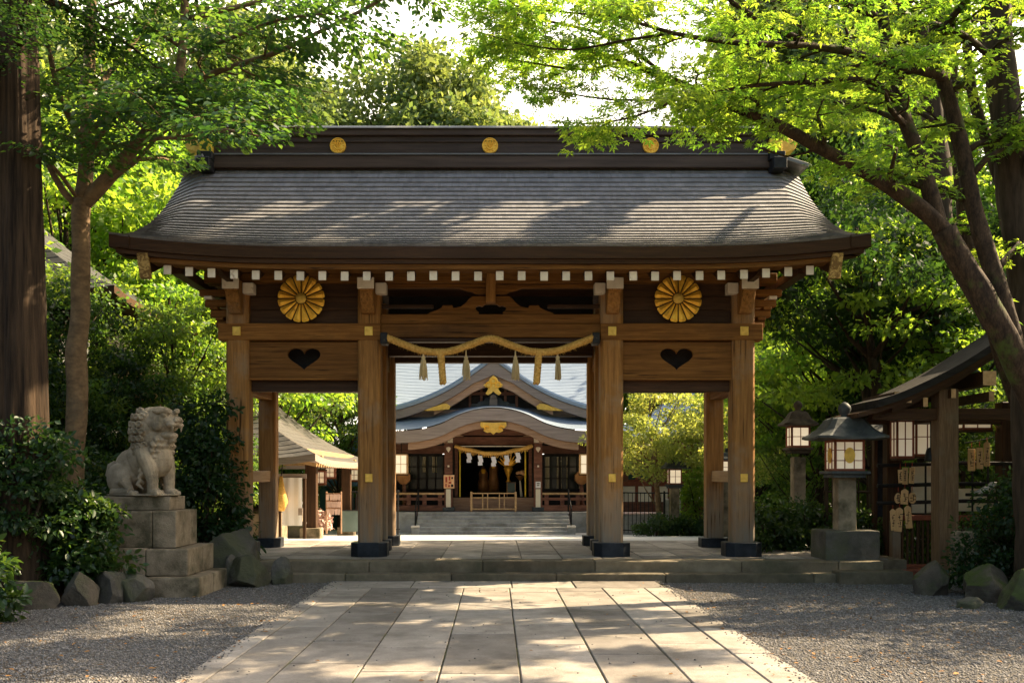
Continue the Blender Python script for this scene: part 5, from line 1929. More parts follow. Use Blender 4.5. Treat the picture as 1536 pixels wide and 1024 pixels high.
rp2 = thing('straw_rope', 'thin yellow straw rope with five white paper streamers over the hall doorway', 'rope', P(740, 676, PD - .3))
RD = PD - .3
path = path_points([P(x, y, RD) for x, y in ((683, 669), (700, 673.5), (720, 678), (740, 680), (760, 678), (780, 673.5), (798, 669))], .03)
mb = MB()
twisted(mb, path, .075, 26, 3, 6)
for k, p in enumerate(path[4:-4:2]):
    for j in range(2):
        mb.tube([p, p + Vector((random.uniform(-.07, .07), random.uniform(-.05, .05), -.11 - random.uniform(0, .05)))], [.014, .006], 4)
mb.build('strand', M['rope'], rp2, smooth=True)
hb(682, 800, 668.6, 669.6, RD - .02, RD + .02, 'hanging_rod', 'white', rp2)
for px, py in ((703.5, 679), (720.5, 683), (740.5, 684.5), (760, 682.5), (777, 678.5)):
    mb = MB()
    q = P(px, py, RD - .05)
    for k in range(3):
        sg = 1 if k % 2 else -1
        mb.prism([(q.x - .07 + sg * .012, q.z - .10 * k), (q.x + .07 + sg * .012, q.z - .10 * k), (q.x + .085 + sg * .012, q.z - .10 * k - .115), (q.x - .06 + sg * .012, q.z - .10 * k - .115)], 'y', RD - .06 + k * .011, RD - .052 + k * .011)
    mb.build('paper_streamer', M['violetpaper'], rp2)
for px, sg, lab in ((606, 1, 'round brown straw drum leaning at the left end of the hall veranda'), (872, -1, 'round brown straw drum hanging at the right end of the hall veranda')):
    q = P(px, 716, 32.9)
    t = thing('straw_drum', lab, 'drum', q)
    mb = MB()
    rr = .24
    mb.prism([(q.x + rr * math.cos(2 * PI * k / 8 + PI / 8), q.z + rr * math.sin(2 * PI * k / 8 + PI / 8)) for k in range(8)], 'y', q.y - .16, q.y + .16)
    body = mb.build('drum_body', M['bronze'], t, bevel=.03)
    MB().tube([(q.x, q.y, q.z - rr * .9), (q.x + .03, q.y, z0)], [.06, .09], 8).build('drum_stand', M['hallwood'], t)
#HUNG
# ------------------------------------------------------------------ water pavilion on the left behind the gate
lp = thing('open_pavilion', 'open pavilion with sunlit hipped roof seen through the left bay of the gate', 'pavilion', (-6.3, 26, .1))


def hip_roof(x0, x1, y0, y1, ze, xr, yr0, yr1, zr, parent, mat, edge_mat, th=.16, rows=14, sag=.55, lift=.12):
    """hipped roof with concave slopes: rows from the eave rectangle to the ridge"""
    mb = MB()
    K = 12
    loops = []
    for r_ in range(rows + 1):
        t = r_ / rows
        zz = ze + (zr - ze) * (t * sag + (1 - sag) * t * t)
        xa, xb = x0 + (xr - x0) * t, x1 + (xr - x1) * t
        ya, yb = y0 + (yr0 - y0) * t, y1 + (yr1 - y1) * t
        for up in ((0, .012) if 0 < r_ < rows else (0,)):
            lp_ = []
            for (pa, pb) in (((xa, ya), (xb, ya)), ((xb, ya), (xb, yb)), ((xb, yb), (xa, yb)), ((xa, yb), (xa, ya))):
                for k in range(K):
                    s_ = k / K
                    l_ = lift * (1 - t) * (abs(2 * s_ - 1)) ** 4
                    lp_.append((pa[0] + (pb[0] - pa[0]) * s_, pa[1] + (pb[1] - pa[1]) * s_, zz + up + l_))
            loops.append(lp_)
    n_ = 4 * K
    for lp_ in loops:
        mb.v += lp_
        mb.a += [.5] * n_
    for r_ in range(len(loops) - 1):
        for k in range(n_):
            mb.f.append((r_ * n_ + k, r_ * n_ + (k + 1) % n_, (r_ + 1) * n_ + (k + 1) % n_, (r_ + 1) * n_ + k))
            mb.m.append(0)
    o0 = len(mb.v)
    for dz, ins in ((-th, .0), (-th, .35), (-th + .12, .9)):
        for (x, y, z) in loops[0]:
            cx, cy = (x0 + x1) / 2, (y0 + y1) / 2
            fx = 1 - ins / max(abs(x1 - x0) / 2, .1)
            fy = 1 - ins / max(abs(y1 - y0) / 2, .1)
            mb.v.append((cx + (x - cx) * fx, cy + (y - cy) * fy, z + dz))
            mb.a.append(.5)
    rings = [list(range(n_))] + [list(range(o0 + i * n_, o0 + (i + 1) * n_)) for i in range(3)]
    for i in range(3):
        for k in range(n_):
            k2 = (k + 1) % n_
            mb.f.append((rings[i][k], rings[i + 1][k], rings[i + 1][k2], rings[i][k2]))
            mb.m.append(1)
    return mb.build('roof', [mat, edge_mat], parent)


M['greytile'] = pm('grey_roof_tile', (0.105, 0.098, 0.09), (0.06, 0.057, 0.054), (1.2, 3, 3), 3, detail=8, c3=(0.085, 0.072, 0.058), s3=.7, lo3=.52, hi3=.7, rough=.75, bump=.4)
pr = hip_roof(-8.8, -3.98, 22.0, 30.4, 2.02, -6.4, 24.4, 28.0, 3.85, lp, M['greytile'], M['hallgrey'])
MB().box(-6.55, -6.25, 24.2, 28.2, 3.8, 4.1).build('ridge', M['greytile'], pr, bevel=.03)
for (x, y) in ((-4.32, 23.4), (-4.32, 28.9), (-8.3, 23.4), (-8.3, 28.9)):
    zc = court_z(y)
    pq = MB().box(x - .13, x + .13, y - .13, y + .13, zc + .2, 2.15).build('post', M['darkwood_z'], lp, bevel=.01)
    MB().box(x - .24, x + .24, y - .24, y + .24, zc - .03, zc + .25).build('post_foot', M['stone'], pq, bevel=.03)
for y in (23.4, 28.9):
    MB().box(-8.6, -4.05, y - .07, y + .07, 1.95, 2.12).build('beam', M['lightwood'], lp, bevel=.008)
for x in (-4.32, -8.3):
    MB().box(x - .07, x + .07, 22.5, 29.9, 2.125, 2.26).build('beam', M['lightwood_y'], lp, bevel=.008)
for i in range(26):
    y = 22.2 + i * .315
    MB().beam((-3.98, y, 1.885), (-5.3, y, 2.16), .07, .08).build('rafter', M['lightwood'], lp)
MB().box(-8.2, -5.2, 24, 28.4, -.1, .75).build('water_basin', M['stone'], lp, bevel=.04)

bn = thing('white_banner', 'white cloth banner hung on a dark wooden frame in the left pavilion', 'banner', (-4.7, 22.8, .2))
a, b_ = P(423, 788, 22.8), P(453, 716, 22.8)
mb = MB()
for i in range(13):
    xx = a.x + (b_.x - a.x) * i / 12
    for zz in (a.z, b_.z):
        for dy in (0, .012):
            mb.v.append((xx, 22.8 + .02 * math.sin(i * 1.1) + dy, zz))
            mb.a.append(.5)
for i in range(12):
    o_ = i * 4
    mb.f += [(o_, o_ + 4, o_ + 6, o_ + 2), (o_ + 1, o_ + 3, o_ + 7, o_ + 5), (o_, o_ + 1, o_ + 5, o_ + 4), (o_ + 2, o_ + 6, o_ + 7, o_ + 3)]
    mb.m += [0] * 4
mb.f += [(0, 2, 3, 1), (48, 49, 51, 50)]
mb.m += [0, 0]
mb.build('banner_cloth', M['cloth'], bn, smooth=False)
MB().box(a.x - .1, b_.x + .09, 22.84, 22.9, b_.z - .02, b_.z + .09).build('frame_top', M['hallgrey'], bn, bevel=.006)
MB().box(b_.x + .01, b_.x + .08, 22.83, 22.9, .2, b_.z - .02).build('frame_post', M['darkwood_z'], bn, bevel=.006)
MB().box(a.x - .10, a.x - .03, 22.83, 22.9, .2, b_.z - .02).build('frame_post', M['darkwood_z'], bn, bevel=.006)
q = P(451, 767, 22.8)
MB().box(q.x - .05, q.x + .05, 22.76, 22.8, q.z - .08, q.z + .08).build('banner_tag', M['hallgrey'], bn)
q = P(421.5, 742, 22.5)
t = thing('yellow_cloth', 'hanging golden yellow cloth beside the gate post and white banner', 'cloth', q)
mb = MB()
mb.tube([(q.x, 22.5, q.z + .42), (q.x + .01, 22.5, q.z + .1), (q.x + .02, 22.5, q.z - .15), (q.x, 22.5, q.z - .36)], [.035, .08, .12, .07], 9, wob=.3)
mb.build('cloth_fold', M['rope'], t, smooth=True)
MB().tube([(q.x, 22.5, q.z + .40), (q.x, 22.7, 2.0)], .012, 5).build('cloth_cord', M['iron'], t)
t = thing('wooden_trough', 'low dark stand under the white banner', 'stand', (-4.7, 23.3, .2))
MB().box(-4.85, -4.45, 23.2, 23.5, .19, .52).build('trough_body', M['darkstone'], t, bevel=.02)
MB().box(-4.9, -4.4, 23.15, 23.55, .523, .57).build('trough_rim', M['hallgrey'], t, bevel=.01)


def hung_lantern(label, px, py0, py1, D, hw, hang, group=None, panel='faint_glow_paper', frame='redwood', nx_=2, nz_=2, hy=None):
    a, b_ = P(px, py1, D), P(px, py0, D)
    t = thing('hanging_lantern', label, 'lantern', (a.x, D, b_.z), group)
    bx = lattice_box('lantern_box', a.x, D, a.z, b_.z, hw, t, M[frame], M[panel], nx_, nz_, .014, .03, hy)
    hh = hy or hw
    MB().box(a.x - hw * 1.15, a.x + hw * 1.15, D - hh * 1.15, D + hh * 1.15, b_.z + .002, b_.z + .04).build('lantern_cap', M['darkwood_x'], t, bevel=.006)
    MB().box(a.x - hw * 1.1, a.x + hw * 1.1, D - hh * 1.1, D + hh * 1.1, a.z - .035, a.z - .002).build('lantern_floor', M['darkwood_x'], t, bevel=.006)
    MB().tube([(a.x, D, b_.z + .03), (a.x, D, b_.z + hang)], .012, 6).build('lantern_hook', M['iron'], t)
    return t


hung_lantern('pale lantern hanging from the left end of the hall eave', 602, 681, 711, 31.6, .19, .5, None, 'glow_paper', 'lightwood')
hung_lantern('pale lantern hanging from the right end of the hall eave, half behind the gate post', 879, 681, 711, 31.6, .19, .5, None, 'glow_paper', 'lightwood')
hung_lantern('cream lantern hanging under the far eave, left of the pink card rack', 480.5, 706, 726, 27.5, .14, .35)
hung_lantern('small cream lantern under the far eave above the pink card rack', 496, 700, 717, 28.5, .13, .3)
hung_lantern('cream lantern under the blue tiled eave, close to the gate post', 532, 703, 721, 31, .13, .3)

bt = thing('tiled_building', 'dark teal building with blue tiled roof beyond the left pavilion', 'building', (-6, 34, -.17))
hb(480, 560, 690, 800, 34, 36, 'wall', 'teal', bt)
hb(485, 560, 717, 729, 33.6, 33.98, 'lower_eave', 'bluetile', bt)
rf = hb(505, 560, 676, 690, 33.7, 36, 'eave_board', 'black', bt)
mb = MB()
a, b_ = P(503, 677, 33.4), P(565, 677, 33.4)
mb.add([(a.x, 33.4, a.z), (b_.x, 33.4, b_.z), (b_.x, 35.6, a.z + 1.0), (a.x + .3, 35.6, a.z + 1.0), (a.x, 33.4, a.z - .1), (b_.x, 33.4, b_.z - .1), (b_.x, 35.6, a.z), (a.x + .3, 35.6, a.z)], [(0, 1, 2, 3), (4, 5, 1, 0), (7, 6, 5, 4), (4, 0, 3, 7), (1, 5, 6, 2), (3, 2, 6, 7)])
rr_ = mb.build('roof', M['bluetile'], bt)
mb = MB()
for i in range(9):
    x = a.x + .08 + i * .17
    mb.tube([(x, 33.38, a.z + .03), (x + .02, 35.55, a.z + 1.02)], .045, 7)
mb.build('roof_tile_ribs', M['bluetile'], rr_)
for i in range(4):
    q = P(513 + i * 9, 678.5, 33.6)
    MB().box(q.x - .06, q.x + .06, 33.55, 33.69, q.z - .08, q.z + .06).build('rafter', M['white'], bt)
    q = P(511 + i * 11, 656 + i * .5, 34.8)
    MB().lathe([(.08, q.z - .05), (.12, q.z + .03), (.06, q.z + .12)], q.x, q.y, 10).build('ridge_ornament', M['goldplate'], rr_)
for px in (520, 535):
    hb(px - 2, px + 2, 690, 800, 33.9, 33.99, 'wall_post', 'hallwood', bt)
hb(500, 518, 728, 760, 33.9, 33.98, 'wall_panel', 'plaster', bt)

rk = thing('card_rack', 'wooden rack hung with pink fortune cards beyond the left pavilion', 'rack', P(500, 795, 26))
for px in (489.5, 511.5):
    hb(px - .9, px + .9, 737, 800, 26, 26.06, 'rack_post', 'halltan', rk)
for py in (740, 751, 762):
    hb(489, 512, py - .7, py + .7, 26.0, 26.05, 'rack_rail', 'halltan', rk)
cards = None
k = 0
proto_card = None
for row, py in enumerate((741, 752, 763)):
    for i in range(5):
        q = P(491.5 + i * 4.3 + random.uniform(-.6, .6), py, 25.97)
        if proto_card is None:
            proto_card = MB().box(-.035, .035, -.008, .008, -.15, 0).build('fortune_card', M['pink'])
            o_ = proto_card
        else:
            o_ = proto_card.copy()
            C.objects.link(o_)
        o_.location = (q.x, q.y, q.z)
        o_.rotation_euler = (0, R(random.uniform(-8, 8)), 0)
        tag(o_, 'small pink fortune card on the %s rail of the rack beyond the pavilion' % ('top', 'middle', 'bottom')[row], 'card', 'pink fortune cards on the rack')
shrub('pink and white flowers in a pot below the card rack', P(484, 797, 26.5), (.32, .3, .55), 14, 60, .10, M['pink'], 'oval', .14, name='flower_pot_plant')
rail_fence('iron_fence', 'thin black iron fence left of the hall behind the gate post', P(512, 0, 29).x, P(600, 0, 29).x, 29, court_z(29), (P(0, 737, 29).z, .1), 1.6, .11, M['iron'], .018, None, P(0, 737, 29).z)
t = thing('frosted_screen', 'green frosted glass screen standing in front of the iron fence', 'screen', P(523, 796, 28.5))
hb(512, 537, 766, 797, 28.5, 28.53, 'screen_pane', 'frosted', t)
hb(511.3, 537.7, 764.5, 765.9, 28.47, 28.56, 'screen_frame', 'iron', t)

# ------------------------------------------------------------------ buildings on the right behind the gate
br = thing('side_building', 'brown side building with dark green window and cream lower panels beyond the right bay', 'building', (7, 35, -.17))
BDp = 34.5
hb(915, 1100, 655, 812, BDp, BDp + 3, 'wall', 'hallwood', br)
hb(915, 1100, 656, 664, BDp - .5, BDp - .02, 'eave_board', 'hallwood', br)
win = hb(942.5, 972, 687, 719, BDp - .03, BDp - .006, 'window', 'screen', br)
hb(941, 973.5, 684.5, 687, BDp - .06, BDp - .007, 'window_frame', 'redwood', win)
hb(941, 973.5, 719, 722, BDp - .06, BDp - .007, 'window_frame', 'redwood', win)
for i in range(5):
    hb(933 + i * 24.5, 952.5 + i * 24.5, 729, 752, BDp - .02, BDp - .005, 'cream_panel', 'plaster', br)
for i in range(6):
    hb(953 + i * 24.5 - 24.5, 957 + i * 24.5 - 24.5, 664.2, 800, BDp - .05, BDp - .022, 'wall_post', 'redwood', br)
hb(915, 1100, 722.3, 728, BDp - .06, BDp - .052, 'wall_rail', 'redwood', br)
for i in range(14):
    px = 935 + i * 9
    hb(px - 1.8, px + 1.8, 678 - 13.5, 683 - 13.5, BDp - .75, BDp - .52, 'rafter', 'plaster', br)
pr = hip_roof(P(905, 0, 33).x, P(1180, 0, 33).x, 33.4, 40, P(0, 655, 33.4).z, P(1040, 0, 36).x, 36.4, 37, 5.0, br, M['slate'], M['hallwood'], .1, 10)
wl = thing('garden_wall', 'low pale stone wall at the foot of the iron fence right of the hall', 'wall', P(962, 802, 31))
hb(925, 994, 771, 803, 31, 31.3, 'wall_stones', 'palestone', wl, .02)
hb(924, 995, 768.5, 770.8, 30.95, 31.35, 'wall_coping', 'pink', wl, .01)
t = thing('stone_slab', 'upright white stone slab among the fence bars beside the lantern', 'stone', P(1008, 800, 30.8))
hb(997, 1023, 748, 803, 30.8, 31.0, 'slab_body', 'palestone', t, .03)
rail_fence('iron_fence', 'black iron railing in front of the pale wall right of the hall', P(930, 0, 30.4).x, P(1040, 0, 30.4).x, 30.4, court_z(30.4), (P(0, 738.5, 30.4).z, .0), 1.3, .125, M['iron'], .02, None, P(0, 738.5, 30.4).z)
q = P(1011.5, 800, 28)
stone_lantern('stone_lantern', 'lantern with wide dark cap in front of the brown building, seen through the right bay', q.x, 28, court_z(28), 0, .2, .12, 1.3, P(0, 726, 28).z, P(0, 703, 28).z, .165, .42, .25, .06, M['greentile'], M['redwood'], M['glow_paper'])
q = P(1090, 800, 26)
stone_lantern('stone_lantern', 'lantern half hidden between the two right outer gate posts', q.x, 26, -.1, 0, .2, .12, 1.5, P(0, 711, 26).z, P(0, 690, 26).z, .15, .30, .2, .05, M['greentile'], M['redwood'], M['glow_paper'])

# ------------------------------------------------------------------ votive pavilion on the right
vp = thing('votive_pavilion', 'small dark-roofed wooden pavilion with votive racks beside the right trees', 'pavilion', (8.3, 16.5, 0))
pf = smooth_px([(1292, 606), (1318, 599), (1352, 588), (1395, 569), (1440, 546), (1483, 519), (1560, 470)], 6)
q = [P(x, y, 15.4) for x, y in pf]
prof = [(p.x, p.z) for p in q]
XR = prof[-1][0]
prof += [(2 * XR - x, z) for x, z in prof[-2::-1]]


def roof_layer(name, prof, off0, off1, y0, y1, mat, par, sl=slice(None)):
    mb = MB()
    pp = prof[sl]
    for (x, z) in pp:
        mb.v += [(x, y0, z - off0), (x, y0, z - off1), (x, y1, z - off1), (x, y1, z - off0)]
        mb.a += [.5] * 4
    for i in range(len(pp) - 1):
        for j in range(4):
            j2 = (j + 1) % 4
            mb.f.append((i * 4 + j, i * 4 + j2, (i + 1) * 4 + j2, (i + 1) * 4 + j))
            mb.m.append(0)
    mb.f += [(0, 1, 2, 3), tuple((len(pp) - 1) * 4 + j for j in range(4))]
    mb.m += [0, 0]
    return mb.build(name, mat, par)


kn = len(prof)
M['darkroof'] = pm('weathered_dark_roof', (0.028, 0.026, 0.024), (0.014, 0.013, 0.012), (1, 4, 4), 3, detail=8, rough=.9, bump=.4, spec=.1)
vr = roof_layer('roof', prof, 0, .12, 15.4, 16.7, M['darkroof'], vp, slice(4, kn - 4))
roof_layer('eave_layer', prof, .125, .20, 15.5, 16.9, M['darkwood_x'], vr, slice(0, kn))
roof_layer('bargeboard', prof, .205, .27, 15.56, 15.66, M['darkwood_x'], vr, slice(8, kn - 8))
roof_layer('soffit', prof, .275, .30, 15.66, 16.85, M['darkwood_x'], vr, slice(6, kn - 6))
MB().box(XR - .14, XR + .14, 15.35, 17.0, prof[kn // 2][1] - .02, prof[kn // 2][1] + .25).build('ridge', M['greentile'], vr, bevel=.03)
for px, py, w_, h_ in ((1345, 595, 6, 15), (1362, 598, 9, 11), (1388, 603, 6, 13), (1430, 590, 6, 13), (1484, 567, 19, 21), (1487, 594, 7, 14)):
    D_ = 15.45 if w_ > 15 else 15.52
    a = P(px, py, D_)
    ww, hh = w_ * D_ / F / 2, h_ * D_ / F / 2
    bb = MB().box(a.x - ww, a.x + ww, D_, 16.84, a.z - hh, a.z + hh).build('purlin', M['darkwood_x'], vp)
    MB().box(a.x - ww - .003, a.x + ww + .003, D_ - .014, D_ - .001, a.z - hh - .003, a.z + hh + .003).build('purlin_cap', M['lightwood'], bb)
for px, D_, hw, lab in ((1417, 15.8, .155, 0), (1337, 17.1, .11, 1), (1509, 17.1, .13, 1)):
    a = P(px, 700, D_)
    MB().box(a.x - hw, a.x + hw, D_ - hw, D_ + hw, -.05, 3.0 if px == 1417 else 2.9).build('post', M['postwood'] if not lab else M['darkwood_z'], vp, bevel=.012)
MB().box(9.9, 10.2, 15.65, 15.95, -.05, 3.0).build('post', M['postwood'], vp, bevel=.012)
MB().box(5.95, 11.0, 15.70, 15.9, 2.52, 2.70).build('beam', M['darkwood_x'], vp, bevel=.01)
MB().box(5.95, 11.0, 17.0, 17.2, 2.52, 2.70).build('beam', M['darkwood_x'], vp, bevel=.01)
MB().box(6.98, 7.28, 15.95, 16.98, 2.50, 2.68).build('beam', M['darkwood_z'], vp, bevel=.01)
RX0, RX1, RYR = P(1338, 0, 16.6).x, 9.6, 16.6
for z in (1.83, 1.49, 1.20):
    MB().tube([(RX0 - .25, RYR, z - .02), (RX0 + 1.2, RYR, z + .02), (RX1, RYR, z)], .032, 8).build('rack_rail', M['black'], vp)
MB().box(RX0 - .02, RX1, RYR - .06, RYR + .06, .90, .985).build('rack_beam', M['redwood'], vp, bevel=.008)
MB().box(RX0 - .02, RX1, RYR - .05, RYR + .05, .08, .17).build('rack_sill', M['redwood'], vp, bevel=.008)
for i in range(11):
    x = RX0 + .30 + i * .26
    MB().box(x - .012, x + .012, RYR - .012, RYR + .012, .99, 1.82).build('rack_bar', M['black'], vp)
MB().box(RX0 - .02, RX0 + .12, RYR - .07, RYR + .07, 0, .9).build('rack_leg', M['postwood'], vp, bevel=.008)
mb = MB()
for i in range(34):
    x = RX0 + .17 + i * .085
    mb.box(x - .016, x + .016, RYR - .015, RYR + .015, .172, .898)
mb.build('rack_slats', M['darkwood_z'], vp)
MB().box(RX0 - .1, RX0 + .75, 15.95, 16.4, -.02, .14).build('ground_sill', M['redwood'], vp, bevel=.01)
MB().box(P(1368, 0, 17.2).x, P(1400, 0, 17.2).x, 17.2, 17.24, 1.0, 1.85).build('cream_board', M['paper'], vp)
MB().box(P(1434, 0, 17.2).x, P(1500, 0, 17.2).x, 17.2, 17.24, 1.03, 1.42).build('cream_board', M['paper'], vp)
t = thing('notice_stele', 'tall dark notice board standing left of the votive pavilion', 'board', P(1330, 830, 17.4))
a, b_ = P(1316, 775, 17.4), P(1347, 657, 17.4)
MB().box(a.x, b_.x, 17.4, 17.48, a.z, b_.z).build('board_face', M['shoe'], t, bevel=.008)
MB().box(a.x - .06, a.x - .005, 17.38, 17.5, 0, b_.z + .05).build('board_post', M['darkwood_z'], t)
MB().box(b_.x + .005, b_.x + .06, 17.38, 17.5, 0, b_.z + .05).build('board_post', M['darkwood_z'], t)
MB().prism([(17.2, b_.z + .06), (17.44, b_.z + .26), (17.68, b_.z + .06)], 'x', a.x - .2, b_.x + .2).build('board_roof', M['greentile'], t, bevel=.006)
hung_lantern('large square cream lantern hanging beside the front post of the votive pavilion', 1384, 627, 684, 16.9, .185, .25, 'lanterns under the votive pavilion roof', nz_=2)
hung_lantern('narrow cream lantern at the left end under the votive pavilion roof', 1353, 630, 687, 16.5, .13, .30, 'lanterns under the votive pavilion roof')
hung_lantern('wide cream lantern hanging right of the front post of the votive pavilion', 1458, 617, 645, 17.3, .24, .25, 'lanterns under the votive pavilion roof', nz_=1, hy=.2)
q = P(1396, 682, 16.0)
t = thing('iron_bell', 'small black iron bell hanging beside the front post of the votive pavilion', 'bell', q)
MB().lathe([(.02, q.z + .12), (.06, q.z + .10), (.085, q.z), (.09, q.z - .08), (.10, q.z - .10)], q.x, q.y, 14).build('bell_body', M['iron'], t, smooth=True)
MB().tube([(q.x, q.y, q.z + .11), (q.x, q.y, 2.54)], .01, 5).build('bell_cord', M['iron'], t)


def plaque(px, py, w_, h_, shape, label, group, D, seed):
    q = P(px, py, D)
    rr = random.Random(seed)
    W, H_ = w_ * D / F, h_ * D / F
    t = thing('votive_plaque', label, 'plaque', (q.x, D, q.z), group)
    mb = MB()
    if shape == 'house':
        pl = [(-W / 2, 0), (-W / 2, -H_), (W / 2, -H_), (W / 2, 0), (W * .1, .035), (-W * .1, .035)]
    elif shape == 'round':
        pl = [(W / 2 * math.cos(2 * PI * k / 16), -H_ / 2 + H_ / 2 * math.sin(2 * PI * k / 16)) for k in range(16)]
    else:
        pl = [(-W / 2, 0), (-W / 2, -H_), (W / 2, -H_), (W / 2, 0)]
    tl = rr.uniform(-.1, .1)
    pl = [(q.x + x * math.cos(tl) - z * math.sin(tl), q.z + x * math.sin(tl) + z * math.cos(tl)) for x, z in pl]
    mb.prism(pl, 'y', D - .012, D)
    b_ = mb.build('plaque_board', M['plaque'], t, bevel=.002)
    mb = MB()
    for k in range(5):
        x0 = q.x + rr.uniform(-.3, .1) * W
        zz = q.z - H_ * (.2 + .14 * k)
        mb.box(x0, x0 + rr.uniform(.2, .45) * W, D - .0145, D - .0125, zz - .008, zz + .004)
        if k % 2:
            x1 = q.x + rr.uniform(-.15, .15) * W
            mb.box(x1 - .005, x1 + .005, D - .0175, D - .0148, zz - .03, zz + .03)
    mb.build('ink_marks', M['ink'], b_)
    MB().tube([(q.x, D - .006, q.z + .02), (q.x, D - .01, q.z + .10)], .004, 5).build('plaque_cord', M['redink'], t)
    return t


PG = 'wooden votive plaques hanging in the pavilion'
for i, (px, py, w_, h_, shp, lab) in enumerate((
        (1339, 766, 9, 29, 'house', 'leftmost of three narrow marked plaques on the lowest rail, left of the post'),
        (1349, 764, 11, 33, 'house', 'middle of three narrow marked plaques on the lowest rail, longest one'),
        (1361, 761, 10, 31, 'house', 'rightmost of three narrow marked plaques on the lowest rail, left of the post'),
        (1347, 739, 10, 16, 'round', 'left round plaque in the row above the three marked plaques'),
        (1357, 736, 11, 20, 'house', 'house-shaped plaque between two round plaques'),
        (1368, 738, 12, 17, 'round', 'right round plaque in the row above the three marked plaques'),
        (1350, 704, 7, 20, 'rect', 'short dark-edged plaque at the left end of the top rail'),
        (1358, 701, 8, 25, 'rect', 'long pale plaque in the middle of the top rail, left of the post'),
        (1368, 701, 8, 24, 'rect', 'plain plaque on the top rail nearest the post on its left'),
        (1457, 673, 11, 33, 'rect', 'left marked plaque of the trio hanging right of the pavilion post'),
        (1469, 671, 10, 32, 'rect', 'middle tilted plaque of the trio hanging right of the pavilion post'),
        (1480, 665, 9, 34, 'house', 'right plaque of the trio hanging right of the pavilion post, highest one'))):
    plaque(px, py, w_, h_, shp, lab, PG, 16.5 + (.03 if i % 2 else 0), i)
MB_ = thing('trio_cord', 'thin dark cord carrying the plaque trio right of the pavilion post', 'cord', P(1470, 660, 16.53))
MB().tube([P(1448, 664, 16.56), P(1470, 660, 16.56), P(1492, 655, 16.56)], .008, 5).build('cord_line', M['iron'], MB_)
q = P(1474, 742, 16.4)
t = thing('offering_tray', 'dark tray with folded grey cloth on the votive rack', 'tray', q)
MB().box(q.x - .22, q.x + .26, 16.3, 16.55, q.z - .02, q.z + .03).build('tray_board', M['black'], t, bevel=.008)
mb = MB()
for k in range(5):
    ell(mb, (q.x - .02 + k * .05, 16.42, q.z + .05 + k * .033), (.15 - .02 * k, .09, .035), 10, Matrix.Rotation(R(-14), 3, 'Y'))
mb.build('folded_cloth', M['palestone'], t, smooth=True)
for px, lab in ((1437, 'left notched granite fence post behind the mossy rocks'), (1453, 'right notched granite fence post behind the mossy rocks, half under the bush')):
    q = P(px, 800, 15.3)
    t = thing('stone_fence_post', lab, 'post', (q.x, 15.3, 0), 'notched granite fence posts')
    mb = MB()
    mb.prism([(q.x - .075, 0), (q.x + .075, 0), (q.x + .075, .30), (q.x + .055, .33), (q.x + .055, .42), (q.x + .075, .45), (q.x + .075, .74), (q.x + .04, .79), (q.x - .04, .79), (q.x - .075, .74), (q.x - .075, .45), (q.x - .055, .42), (q.x - .055, .33), (q.x - .075, .30)], 'y', 15.2, 15.4)
    mb.build('post_shaft', M['stone'], t, bevel=.01)
    MB().box(q.x - .1, q.x + .1, 15.17, 15.43, -.05, .06).build('post_base', M['darkstone'], t, bevel=.01)

# ------------------------------------------------------------------ buildings among the trees on the left
M['darktile'] = pm('old_dark_tile', (0.055, 0.055, 0.053), (0.03, 0.03, 0.03), (1.2, 3, 3), 3, detail=8, rough=.8, bump=.4)
bl = thing('lattice_building', 'dark building with grey tiled roof and lit paper windows behind the left trees', 'building', (-9.2, 20.5, 0))
hip_roof(-13.5, -7.35, 19.2, 25, 5.2, -10.5, 21.5, 23, 7.4, bl, M['darktile'], M['darkwood_x'], .15)
MB().box(-13, -7.9, 20.2, 24.5, -.3, 5.1).build('wall', M['black'], bl)
for px0, px1, py0, py1 in ((88, 112, 508, 562), (114, 137, 508, 562), (128, 142, 622, 662), (146, 184, 626, 664)):  # lower two are white wall panels given a glow
    w_ = hb(px0, px1, py0, py1, 20.15, 20.19, 'glow_pane', 'glow_paper', bl)
    a, b_ = P(px0, py1, 20.15), P(px1, py0, 20.15)
    mb = MB()
    for i in range(3):
        xx = a.x + (b_.x - a.x) * i / 2
        mb.box(xx - .018, xx + .018, 20.11, 20.145, a.z, b_.z)
    for i in range(5):
        zz = a.z + (b_.z - a.z) * i / 4
        mb.box(a.x, b_.x, 20.115, 20.14, zz - .014, zz + .014)
    mb.build('window_lattice', M['black'], w_)
q = P(190, 650, 20)
sh = thing('small_shed', 'low shed with sunlit little roof and orange sign behind the stone lion', 'shed', (q.x, 20, 0))
hb(150, 222, 600, 720, 19.2, 20.1, 'shed_wall', 'postwood', sh)
mb = MB()
a, b_ = P(150, 588, 18.7), P(235, 583, 18.7)
mb.add([(a.x, 18.6, a.z - .1), (b_.x, 18.6, b_.z - .12), (b_.x - .1, 19.8, b_.z + .42), (a.x, 19.8, a.z + .5), (a.x, 18.6, a.z - .2), (b_.x, 18.6, b_.z - .22), (b_.x - .1, 19.8, b_.z + .3), (a.x, 19.8, a.z + .38)], [(0, 1, 2, 3), (4, 5, 1, 0), (7, 6, 5, 4), (4, 0, 3, 7), (1, 5, 6, 2), (3, 2, 6, 7)])
mb.build('roof', M['lightwood'], sh, bevel=.01)
hb(150, 180, 628, 664, 19.15, 19.19, 'cream_panel', 'glow_paper', sh)  # pale panel with emission put in; no lamp behind it
hb(186, 196, 640, 655, 19.14, 19.18, 'orange_sign', 'poster', sh)
